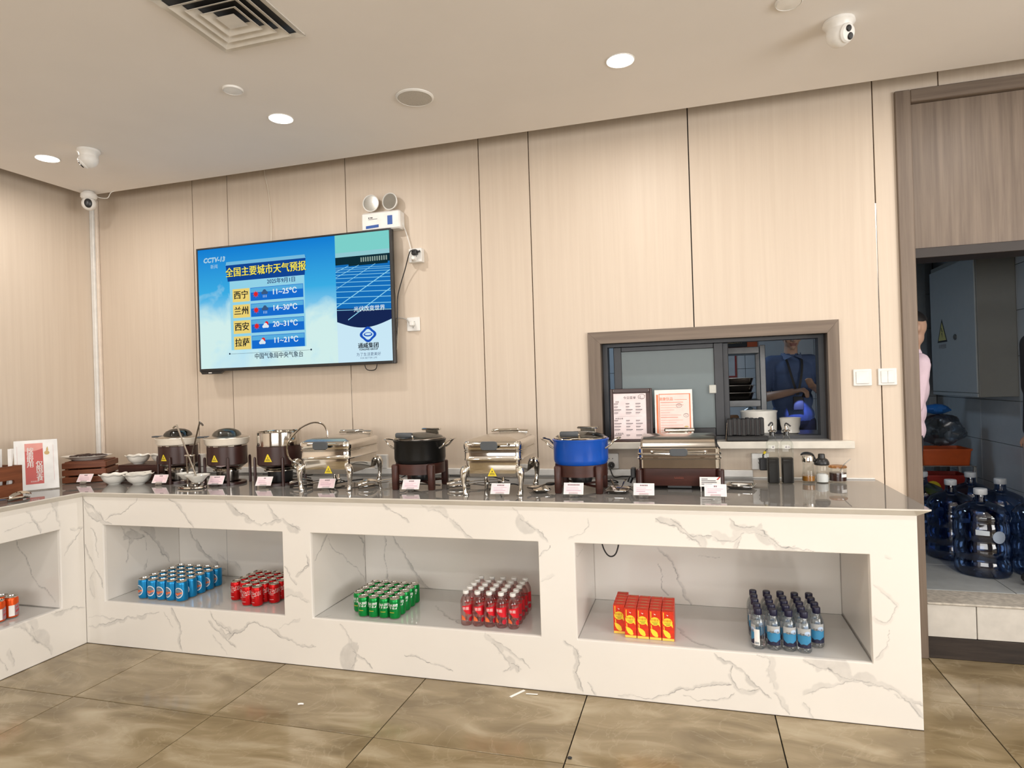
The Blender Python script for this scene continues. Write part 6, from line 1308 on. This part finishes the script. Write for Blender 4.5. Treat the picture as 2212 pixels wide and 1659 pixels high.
# white pot, white bowl stack and bags on the inner sill
tag(MB().lathe([(0, 0), (.085, 0), (.096, .010), (.098, .06), (.099, .118), (.103, .126), (.103, .132), (.098, .132), (.094, .12), (.092, .03), (0, .02)], 36).obj('stock_pot', M['white_ceramic']), 'large white ceramic pot on the kitchen side of the hatch', 'pot').location = (3.820, 1.06, 1.106)
t = thing('kitchen_ledge', 'steel ledge on the kitchen side below the hatch', 'ledge', (3.55, 1.12, 0)); MB().bbox(-.62, .66, -.165, .17, 1.075, 1.105, .004).obj('top', M['brushed'], t)
for sx in (-.58, .62):
    for sy in (-.13, .13): MB().tube([(sx, sy, KZ), (sx, sy, 1.074)], .016, 10).obj('leg', M['brushed'], t)
tag(MB().lathe([(0, 0), (.040, 0), (.050, .006), (.046, .028), (.052, .050), (.056, .086), (.058, .090), (.053, .090), (.048, .05), (0, .04)], 28).obj('ceramic_jar', M['white_ceramic']), 'small white ceramic jar beside the large white pot', 'jar').location = (3.985, 1.03, 1.106)
tag(MB().bbox(-.035, .035, -.05, .05, 0, .075, .006).obj('storage_box', mat('pale blue plastic box', (.20, .27, .32), .4)), 'pale blue plastic box left of the white pot behind the packets', 'box').location = (3.70, 1.20, 1.1057)
tag(MB().bbox(-.030, .030, -.03, .03, 0, .026, .008).obj('bread_loaf', mat('brown crust', s2l(120, 84, 50), .6)), 'small brown loaf on the pale blue plastic box', 'bread').location = (3.69, 1.19, 1.1815)
def crumple(c, r, seed, n=18, m=12, k=.22):
    rr = np.random.default_rng(seed); mb = MB(); rings = []
    ph = rr.uniform(0, 6.28, (6, 2)); fq = rr.integers(2, 7, (6, 2))
    for j in range(m + 1):
        t_ = PI * j / m; ring = []
        for i in range(n):
            a = 2 * PI * i / n; d = 1 + k * sum(math.sin(fq[q][0] * a + ph[q][0]) * math.sin(fq[q][1] * t_ + ph[q][1]) for q in range(6)) / 2.4; s_ = max(math.sin(t_), .001)
            ring.append((c[0] + r[0] * s_ * math.cos(a) * d, c[1] + r[1] * s_ * math.sin(a) * d, c[2] - r[2] * math.cos(t_) * (1 + .15 * (d - 1))))
        rings.append(ring)
    mb.loft(rings); return mb
M['bag'] = clear('thin plastic bag', (.72, .80, .84), .35, .25, .7)
tag(crumple((0, 0, .075), (.045, .05, .07), 3).obj('plastic_bag', M['bag']), 'pale blue plastic bag standing beside the white pot', 'bag').location = (3.79, 1.245, 1.107)
# steel shelf rack with black trays, behind the hatch
t = thing('tray_rack', 'steel kitchen rack holding dark trays behind the hatch', 'rack', (3.60, 1.72, KZ))
for x in (-.30, .315):
    for y in (-.02, .30): MB().bbox(x - .018, x + .018, y - .018, y + .018, 0, 1.37, .003).obj('post', M['ksteel'], t)
for z in (.30, .62, .955, 1.315): MB().bbox(-.281, .2965, -.035, .315, z, z + .045, .003).obj('rail', M['ksteel'], t)
for k in range(3):
    o = thing('baking_tray', '%s of the three stacked dark trays on the kitchen rack' % ('bottom', 'middle', 'top')[k] if k != 1 else 'middle one of the three stacked dark trays on the kitchen rack', 'tray', (3.60, 1.85, KZ + 1.0012 + .05 * k), 0, 'dark trays on the kitchen rack')
    rg = lambda kk, z: at_z(rrect(.52 + kk, .28 + kk, .03, 4), z)
    MB().loft([rg(-.06, 0), rg(-.03, .004), rg(-.004, .046), rg(.02, .048), rg(.02, .0495), rg(-.008, .0495), rg(-.03, .01)]).obj('pan', M['darksteel'], o)
tag(MB().bbox(-.24, .24, -.12, .12, 0, .16, .006).obj('food_carton', mat('pale box', (.42, .40, .38), .6)), 'pale carton on the lower shelf of the kitchen rack', 'carton').location = (3.60, 1.86, KZ + .6660)
# red framed notices on the kitchen back wall
t = thing('wall_plaque', 'red-brown plaque with a dark gold-lettered plate high on the kitchen wall', 'plaque', (3.90, 3.706, 1.70)); MB().bbox(-.30, .175, -.018, -.0005, 0, .16, .004).obj('board', mat('red brown board', s2l(190, 84, 40), .5), t)
MB().bbox(-.17, .08, -.024, -.0185, .035, .16, .003).obj('plate', M['black_matt'], t); MB().text('先进集体', .045, lambda u, v: (-.045 + u, -.0246, .09 + v)).obj('lettering', mat('gold lettering', s2l(190, 160, 90), .4, .4), t, 0)
t = thing('wall_notice', 'red framed notice hanging on the kitchen wall behind the rack', 'notice', (3.72, 3.706, 1.44)); mb = MB()
for bx in ((-.2, .16, 0, .016), (-.2, .16, .264, .28), (-.2, -.184, .0165, .2635), (.144, .16, .0165, .2635)): mb.bbox(bx[0], bx[1], -.014, -.0005, bx[2], bx[3], .002)
mb.obj('frame', mat('dark red frame', s2l(150, 44, 40), .5), t); MB().box(-.1835, .1435, -.006, -.001, .0168, .2632).obj('paper', mat('notice paper', (.50, .53, .55), .6), t, 0)
mb = MB(); mb.sphere((-.03, -.0062, .20), (.03, .001, .03), 14, 6); mb.obj('gold_seal', mat('gold seal', s2l(196, 176, 110), .4), t)
# electrical cabinet on the right kitchen wall
t = thing('electrical_cabinet', 'grey wall-mounted electrical cabinet with a triangular warning sign', 'cabinet', (5.588, 2.20, 1.245)); cwd = .245
M['cab'] = mat('grey enamel cabinet', (.42, .45, .46), .4, var=.02)
MB().bbox(-cwd + .012, -.0005, 0, .84, 0, 1.02, .004).obj('box', mat('shade-darkened cabinet side', (.26, .265, .25), .45, var=.02), t)  # darker than the door: shade on the side away from the light, in its colour
dd_ = MB().bbox(-cwd, -cwd + .0118, .004, .836, .03, .985, .004).obj('door', M['cab'], t)
MB().bbox(-cwd, -cwd + .0118, .004, .836, .002, .0275, .002).obj('bottom_rail', M['cab'], t)
wx = -cwd - .0006; zc, yc = .415, .60
mb = MB(); mb.poly([(wx, yc + .10, zc), (wx, yc - .10, zc), (wx, yc, zc + .185)]); mb.obj('sign_border', M['black_matt'], dd_, 0)
mb = MB(); mb.poly([(wx - .0004, yc + .078, zc + .014), (wx - .0004, yc - .078, zc + .014), (wx - .0004, yc, zc + .155)]); mb.obj('sign_field', mat('muted yellow sign', s2l(206, 196, 120), .5), dd_, 0)
mb = MB(); mb.poly([(wx - .0008, yc + a, zc + b) for a, b in ((.010, .115), (-.012, .080), (0, .080), (-.010, .03), (.014, .072), (.002, .074), (.018, .112))]); mb.obj('sign_bolt', M['black_matt'], dd_, 0)
mb = MB(); mb.text('有电危险', .038, lambda u, v: (wx - .0004, yc - u, zc - .035 + v)); mb.obj('sign_text', M['print_grey'], dd_, 0)
mb = MB(); mb.T = Matrix.Translation((-cwd, .345, .44)) @ Matrix.Rotation(R(-90), 4, 'Y'); mb.lathe([(0, 0), (.022, 0), (.022, .006), (.012, .012), (0, .012)], 16); mb.obj('lock', M['darksteel'], dd_)
# pipe duct and pilaster at the far left of the doorway view
tag(MB().bbox(5.11, 5.30, 3.36, 3.62, 1.78, 2.74, .01).obj('ventilation_duct', mat('pale duct', (.46, .48, .50), .5)), 'pale square ventilation duct hanging at the back of the kitchen', 'duct')
struct(MB().bbox(5.13, 5.46, 3.50, 3.70, KZ, 2.75, .004).obj('trim_2', mat('grey kitchen pilaster', (.34, .37, .39), .5)))
# water jugs
M['jug'] = clear('blue jug plastic', (.33, .45, .66), .2, .05, .6); M['jugcap'] = mat('pale jug cap', (.62, .66, .70), .5)
def jug():
    t = thing('water_jug', '', 'water jug'); r = .134
    pr = [(0, .018), (.07, .012), (.10, .0), (.122, .004), (r, .022), (r, .075), (r * .965, .085), (r * .965, .10), (r, .11), (r, .175), (r * .95, .19), (r * .95, .205), (r, .22), (r, .285), (r * .96, .297), (r * .96, .31), (r, .322), (r * .97, .345), (r * .80, .375), (r * .5, .397), (.036, .408), (.030, .418), (.028, .455)]
    MB().lathe(pr, 36).obj('jug_body', M['jug'], t); MB().lathe([(0, .447), (.031, .447), (.033, .45), (.033, .476), (.031, .480), (0, .480)], 20).obj('cap', M['jugcap'], t)
    f = lambda u, v: cyl(r, .22, A0)(u, v, .0012)
    MB().decal([(-.075, .02), (-.012, .02), (-.012, .045), (-.075, .05)], f, .008).obj('white_print', mat('pale jug print', (.50, .56, .62), .5), t)
    MB().decal(arc(.035, .012, .034, 0, 360, 18)[:-1], f, .008).obj('round_print', mat('grey jug print', (.30, .36, .46), .5), t)
    return t
J = jug(); used = False
for x, y, rz, lb in ((5.01, 1.315, 0, 'blue water jug with white cap, front centre of the jugs on the kitchen floor'), (4.975, 1.645, .5, 'blue water jug behind the person in pink, leftmost of the jugs'), (5.205, 1.985, 1.0, 'blue water jug with pale cap, farthest back of the jugs on the right'), (5.262, 1.705, .3, 'blue water jug with grey cap, right of and behind the front centre jug'), (5.305, 1.335, .8, 'blue water jug nearest the right side of the kitchen doorway'), (4.93, 2.00, .2, 'blue water jug at the back left, nearest the orange crates')):
    place(J, used, (x, y, KZ + .0006), rz, lb, 'blue water jugs on the kitchen floor'); used = True
# crates and bags at the back
t = thing('crate_shelf', 'low steel shelf carrying orange crates at the back of the kitchen', 'shelf', (5.28, 2.72, KZ))
for sx in (-.17, .17):
    for sy in (-.14, .14): MB().bbox(sx - .011, sx + .011, sy - .011, sy + .011, 0, .438, .002).obj('post', M['brushed'], t)
MB().bbox(-.182, .182, -.152, .152, .439, .446, .002).obj('shelf_board', M['brushed'], t); MB().bbox(-.158, .158, -.152, .152, .18, .187, .002).obj('shelf_board', M['brushed'], t)
def kcrate(name, loc, w, d, h, m, label):
    t = thing(name, label, 'crate', loc); mb = MB(); o = at_z
    mb.loft([o(rrect(w - .02, d - .02, .012, 3), 0), o(rrect(w, d, .012, 3), h), o(rrect(w + .014, d + .014, .014, 3), h), o(rrect(w + .014, d + .014, .014, 3), h + .012), o(rrect(w - .016, d - .016, .01, 3), h + .012), o(rrect(w - .034, d - .034, .01, 3), .006)]); mb.obj('tub', m, t); return t
kcrate('plastic_crate', (5.28, 2.72, KZ + .4468), .32, .26, .11, mat('orange plastic', s2l(214, 92, 28), .5), 'orange plastic crate on top of the low kitchen shelf')
c2 = kcrate('plastic_crate', (5.28, 2.72, KZ + .1878), .285, .235, .17, mat('dark red plastic', s2l(176, 44, 28), .5), 'red crate with a yellow mark inside the low kitchen shelf')
mb = MB(); mb.decal(arc(-.10, .085, .055, 0, 360, 16)[:-1], lambda u, v: (u, -.128, v), .02); mb.obj('yellow_mark', M['yellow'], c2, 0)
tag(crumple((0, 0, .13), (.15, .12, .12), 11, 26, 16).obj('plastic_bag', clear('grey clear bag', (.50, .54, .58), .3, .3, .7)), 'grey clear plastic bag heaped on the orange crate', 'bag').location = (5.29, 2.72, KZ + .572)
tag(crumple((0, 0, .05), (.08, .06, .04), 12).obj('plastic_bag', mat('blue bag film', s2l(40, 110, 190), .3)), 'small blue plastic bag on top of the grey bag', 'bag').location = (5.26, 2.70, KZ + .815)
for k, (x, y, s_) in enumerate(((5.17, 3.05, 1.0), (5.225, 3.0, 1.15))):
    o = tag(MB().lathe([(0, 0), (.032 * s_, 0), (.034 * s_, .004), (.034 * s_, .19 * s_), (.014 * s_, .235 * s_), (.013 * s_, .30 * s_), (0, .30 * s_)], 18).obj('dark_bottle', M['black']), ('shorter' if k == 0 else 'taller') + ' dark bottle on the counter behind the bags in the kitchen', 'bottle'); o.location = (x, y, KZ + .701)
t = thing('kitchen_bench', 'narrow dark bench carrying two bottles at the back of the kitchen', 'bench', (5.22, 3.08, KZ)); MB().bbox(-.28, .22, -.12, .16, .66, .70, .004).obj('top', M['darksteel'], t)
for sx in (-.25, .19):
    for sy in (-.09, .13): MB().bbox(sx - .015, sx + .015, sy - .015, sy + .015, 0, .6595, .002).obj('leg', M['darksteel'], t)
# ================================================================== PEOPLE (one continuous skin each)
def person(name, label, loc, rz, scale, P, cols, voxel=.009, lean=0.0, hairstyle='short'):
    """P: joint table in metres for a 1.72 m figure that looks along -Y. cols: skin, shirt, trousers, shoes, hair materials"""
    mb = MB(); prim = []
    def ell(c, r, m): mb.sphere(c, r, 18, 12); prim.append((m, 'e', Vector(c), r))
    def cap(a, ra, b, rb, m):
        a, b = Vector(a), Vector(b); n = 12; t = (b - a); Ln = t.length; t.normalize(); u = t.orthogonal().normalized(); w = t.cross(u); rings = []
        for k in range(5): th = PI / 2 * (1 - k / 4); c = a - t * ra * math.sin(th); q = max(ra * math.cos(th), 1e-4); rings.append([tuple(c + (u * math.cos(2 * PI * i / n) + w * math.sin(2 * PI * i / n)) * q) for i in range(n)])
        for k in range(5): th = PI / 2 * k / 4; c = b + t * rb * math.sin(th); q = max(rb * math.cos(th), 1e-4); rings.append([tuple(c + (u * math.cos(2 * PI * i / n) + w * math.sin(2 * PI * i / n)) * q) for i in range(n)])
        mb.loft(rings); prim.append((m, 'c', a, ra, b, rb))
    SK, SH_, TR, SO = 0, 1, 2, 3
    Lm = Matrix.Translation((0, 0, .93)) @ Matrix.Rotation(R(-lean), 4, 'X') @ Matrix.Translation((0, 0, -.93)) if lean else Matrix.Identity(4)
    U = lambda p: tuple(Lm @ Vector(p))
    # trunk
    ell((0, 0, .93), (.165, .115, .12), TR)
    for z, rx, ry, rz_ in ((.97, .172, .125, .12), (1.09, .162, .118, .14), (1.24, .178, .118, .16), (1.33, .180, .108, .12)): ell(U((0, 0, z)), (rx, ry, rz_), SH_)
    cap(U((-.155, .005, 1.405)), .062, U((.155, .005, 1.405)), .062, SH_); cap(U((0, .01, 1.40)), .075, U((0, .008, 1.455)), .060, SH_)
    cap(U((0, .008, 1.44)), .054, U((0, -.008, 1.53)), .052, SK)
    H0 = Vector(U((0, -.012, 1.625))); hr = P.get('head_rot', (0, 0, 0)); HM = Matrix.Translation(H0) @ Euler([R(a) for a in hr]).to_matrix().to_4x4()
    hd = lambda x, y, z: tuple(HM @ Vector((x, y, z)))
    ell(hd(0, .012, .018), (.076, .094, .098), SK); ell(hd(0, -.030, -.045), (.058, .058, .062), SK); cap(hd(0, -.070, -.088), .022, hd(0, -.050, -.075), .034, SK)
    cap(hd(0, -.086, .012), .010, hd(0, -.103, -.024), .0145, SK); ell(hd(-.010, -.092, -.028), (.010, .010, .008), SK); ell(hd(.010, -.092, -.028), (.010, .010, .008), SK)
    cap(hd(-.036, -.080, .030), .010, hd(.036, -.080, .030), .010, SK)
    cap(hd(-.022, -.082, -.055), .0068, hd(.022, -.082, -.055), .0068, 4); cap(hd(-.016, -.082, -.066), .0072, hd(.016, -.082, -.066), .0072, 4)
    for s in (-1, 1): ell(hd(s * .078, .012, -.005), (.012, .020, .032), SK); ell(hd(s * .040, -.060, -.022), (.026, .024, .024), SK)
    # arms and hands
    for side in ('r', 'l'):
        s = -1 if side == 'r' else 1; sh, el, wr = P[side + '_arm']; sh, el, wr = Vector(U(sh)), Vector(U(el)), Vector(U(wr)); cut = P.get('sleeve', .62)
        cap(sh, .062, sh.lerp(el, cut), .056, SH_); cap(sh.lerp(el, cut * .9), .046, el, .040, SH_ if P.get('long') else SK)
        if P.get('long'): cap(el, .046, el.lerp(wr, .92), .036, SH_); cap(el.lerp(wr, .9), .027, wr, .025, SK)
        else: cap(el, .041, wr, .027, SK)
        f = (wr - el).normalized(); nrm = Vector(P.get(side + '_palm', (0, 0, -1))); nrm = (nrm - f * nrm.dot(f)).normalized(); lat = f.cross(nrm); curl = P.get(side + '_curl', 35)
        pc = wr + f * .048
        for q in (-.5, -.17, .17, .5): cap(wr + lat * .018 * q * 2 * .8 + f * .01, .016, wr + f * .088 + lat * .040 * q * 1.0 * 1.9 * .5, .013, SK)
        for q, ln in ((-.5, .066), (-.17, .076), (.17, .080), (.5, .070)):
            a = wr + f * .090 + lat * .040 * q * .95; d1 = (f * math.cos(R(curl)) + nrm * math.sin(R(curl)) + lat * q * .12).normalized(); b = a + d1 * ln * .48; d2 = (f * math.cos(R(curl * 2.1)) + nrm * math.sin(R(curl * 2.1))).normalized(); c = b + d2 * ln * .52
            cap(a, .0092, b, .0085, SK); cap(b, .0084, c, .0072, SK)
        tq = P.get(side + '_thumb', 1); a = wr + f * .028 - lat * .024 * tq; b = a + (f * .6 - lat * .75 * tq + nrm * .25).normalized() * .036; c = b + (f * .95 - lat * .1 * tq + nrm * .3).normalized() * .030
        cap(a, .0145, b, .0110, SK); cap(b, .0105, c, .0085, SK)
    # legs and shoes
    for side in ('r', 'l'):
        hp, kn, an = P[side + '_leg']; cap(hp, .092, kn, .060, TR); cap(kn, .060, an, .046, TR); an = Vector(an); d = Vector(P.get('toe', (0, -1, 0)))
        cap(an + Vector((0, 0, -.030)) - d * .02, .040, an + Vector((0, 0, -.036)) + d * .13, .034, SO); ell(tuple(an + Vector((0, 0, -.040)) + d * .06), (.045, .11, .036) if abs(d.y) > .5 else (.11, .045, .036), SO)
    me0 = mb.mesh(name + '_base', cols[0], 0); o = bpy.data.objects.new('tmp', me0); COL.objects.link(o)
    md = o.modifiers.new('r', 'REMESH'); md.mode = 'VOXEL'; md.voxel_size = voxel; md.use_smooth_shade = True
    sm = o.modifiers.new('s', 'SMOOTH'); sm.factor = .5; sm.iterations = 3
    dg = bpy.context.evaluated_depsgraph_get(); me = bpy.data.meshes.new_from_object(o.evaluated_get(dg)); bpy.data.objects.remove(o)
    n = len(me.polygons); C = np.empty(n * 3); me.polygons.foreach_get('center', C); C = C.reshape(-1, 3); best = np.full(n, 1e9); idx = np.zeros(n, int)
    for p in prim:
        if p[1] == 'e':
            c, r = np.array(p[2]), np.array(p[3]); k0 = np.linalg.norm((C - c) / r, axis=1); d = (k0 - 1) * min(r)
        else:
            a, b = np.array(p[2]), np.array(p[4]); ab = b - a; t = np.clip(((C - a) @ ab) / (ab @ ab + 1e-9), 0, 1); d = np.linalg.norm(C - a - t[:, None] * ab, axis=1) - (p[3] + (p[5] - p[3]) * t)
        m = d < best - (.0006 if p[0] == SK else 0); best[m] = d[m]; idx[m] = p[0]
    me.materials.clear()
    lips = mat(name + ' lips', (.28, .12, .10), .5)
    for m in (cols[0], cols[1], cols[2], cols[3], lips): me.materials.append(m)
    me.polygons.foreach_set('material_index', idx.astype(np.int32)); me.polygons.foreach_set('use_smooth', [True] * n); me.update()
    bo = bpy.data.objects.new(name, me); COL.objects.link(bo); tag(bo, label, 'person'); bo.location = loc; bo.rotation_euler = (0, 0, rz); bo.scale = (scale,) * 3
    # hair and eyes
    mb = MB(); mb.T = HM; n = 24; rings = []
    for k in range(11):
        rr_ = []
        for i in range(n):
            a = 2 * PI * i / n; sa = math.sin(a); mx_ = R(92 + 30 * sa - (10 if abs(math.cos(a)) > .9 else 0)) if sa > 0 else R(92 + 34 * sa); th = mx_ * k / 10
            rr_.append((.0835 * math.sin(th) * math.cos(a), .016 + .1015 * math.sin(th) * sa, .024 + .104 * math.cos(th)))
        rings.append(rr_)
    if False:
        t = 0; rings.append([(.083 * math.cos(t) * math.cos(a), .016 + .101 * math.cos(t) * math.sin(a), .030 + .085 * math.sin(t) - (.075 * max(0, math.sin(a)) + (.02 if abs(math.cos(a)) > .8 else 0)) * math.cos(t) + (.030 * max(0, -math.sin(a)) * math.cos(t))) for a in [2 * PI * i / n for i in range(n)]])
    mb.loft(rings); hr_ = mb.obj('hair', cols[4], bo)
    if hairstyle == 'bun':
        mb = MB(); mb.T = HM; mb.sphere((0, .088, -.002), (.030, .030, .032), 16, 10); mb.obj('hair_bun', cols[4], hr_)
    for s in (-1, 1):
        mb = MB(); mb.T = HM; mb.sphere((s * .031, -.074, .010), .0115, 12, 8); e = mb.obj('eye', M['white_ceramic'], bo); mb = MB(); mb.T = HM; mb.sphere((s * .031, -.0825, .010), (.0052, .0035, .0052), 10, 6); mb.obj('iris', M['black'], e)
    return bo, HM
SKIN = mat('skin', (.50, .31, .22), .5, var=.05); HAIR = mat('black hair', (.012, .010, .010), .5); SHOE = mat('black shoe', (.012, .012, .012), .4); TROU = mat('black trousers', (.012, .013, .018), .8)
SKIN2 = mat('hand skin', (.46, .29, .21), .55, var=.05)
std = {'r_leg': ((-.09, 0, .90), (-.095, -.01, .49), (-.10, .02, .085)), 'l_leg': ((.09, 0, .90), (.095, -.01, .49), (.10, .02, .085))}
# the cook behind the hatch, facing the room, looking at something held in both hands
pz = dict(std, r_arm=((-.185, 0, 1.385), (-.235, -.05, 1.12), (-.065, -.24, 1.165)), l_arm=((.185, 0, 1.385), (.250, -.07, 1.115), (.105, -.262, 1.185)), l_palm=(-.2, .1, 1), r_palm=(.2, .2, -1), l_curl=22, r_curl=48, l_thumb=1, r_thumb=-1, head_rot=(14, 0, 0), sleeve=.70)
cook, CH = person('person', 'person in a blue polo shirt with a black lanyard standing behind the serving hatch', (4.160, 2.18, KZ), R(8), .895, pz, (SKIN, mat('blue polo cotton', s2l(72, 90, 126), .8, var=.05), TROU, SHOE, HAIR), .0075)
mb = MB()
for s in (-1, 1): mb.tube(smooth_path([(s * .052, .045, 1.47), (s * .060, -.035, 1.452), (s * .056, -.098, 1.40), (s * .040, -.131, 1.30), (s * .018, -.142, 1.20), (0, -.150, 1.135)], 4), .010, 6, flat=.3)
mb.obj('lanyard', M['black_matt'], cook)
b = MB().bbox(-.040, .040, -.166, -.160, 1.015, 1.125, .004); b.obj('badge', M['black_matt'], cook)
cl_ = MB()
for s in (-1, 1): cl_.loft([[(s * .012, -.070, 1.452), (s * .060, -.052, 1.470), (s * .072, .0, 1.482), (s * .075, .0, 1.455), (s * .068, -.075, 1.425)], [(s * .012, -.076, 1.450), (s * .062, -.060, 1.468), (s * .078, .0, 1.480), (s * .080, .0, 1.452), (s * .070, -.082, 1.422)]])
cl_.obj('collar', mat('pale blue collar', s2l(96, 112, 146), .8), cook)
cm = Matrix.Translation((4.160, 2.18, KZ)) @ Matrix.Rotation(R(8), 4, 'Z') @ Matrix.Scale(.895, 4)
tt = thing('pocket_torch', 'small blue pocket torch shining down, held by the person behind the hatch', 'torch', tuple(cm @ Vector((.012, -.275, 1.150))), R(8))
T4 = Matrix.Rotation(R(8), 4, 'Y') @ Matrix.Rotation(R(-6), 4, 'X'); mb = MB(); mb.T = T4; mb.lathe([(.009, -.030), (.012, -.028), (.012, -.012), (.008, -.004), (.008, .035), (0, .036)], 14); mb.obj('barrel', M['black'], tt)
mb = MB(); mb.T = T4; mb.lathe([(0, -.0285), (.0088, -.0285), (.0088, -.027), (0, -.027)], 14); mb.obj('lens', emat('torch lens', (.35, .45, 1.0), 12), tt)
sl = bpy.data.lights.new('torch_beam', 'SPOT'); sl.energy = 3.2; sl.color = (.22, .30, 1.0); sl.spot_size = R(58); sl.spot_blend = .35; sl.shadow_soft_size = .006
so = bpy.data.objects.new('torch_beam', sl); COL.objects.link(so); so.location = cm @ Vector((.012, -.272, 1.110)); so.rotation_euler = (R(24), 0, R(8)) ; so.parent = None
so.rotation_euler = (cm @ Vector((.02, -.10, .98)) - so.location).to_track_quat('-Z', 'Y').to_euler()
# person in pink beside the doorway frame, facing left, bending a little
pz = dict(std, r_arm=((-.185, 0, 1.385), (-.225, -.03, 1.10), (-.17, -.22, .98)), l_arm=((.185, 0, 1.385), (.215, -.02, 1.10), (.17, -.20, .96)), head_rot=(48, 0, 0), long=True, sleeve=.9)
person('person', 'person in a pale pink shirt and black trousers, half hidden behind the doorway frame', (4.592, 1.185, KZ), R(-90), .86, pz, (SKIN, mat('pale pink shirt', s2l(214, 192, 204), .8, var=.04), TROU, SHOE, HAIR), .0095, lean=7, hairstyle='bun')
# person in black at the right edge of the doorway
pz = dict(std, r_arm=((-.185, 0, 1.385), (-.215, .01, 1.10), (-.20, -.02, .86)), l_arm=((.185, 0, 1.385), (.215, .01, 1.10), (.20, -.02, .85)), long=True, sleeve=.9)
person('person', 'person in black clothes cut off by the right edge of the doorway view', (5.245, 1.015, KZ), R(-84), .93, pz, (SKIN, mat('black jacket', (.014, .014, .016), .7), TROU, SHOE, HAIR), .0095)
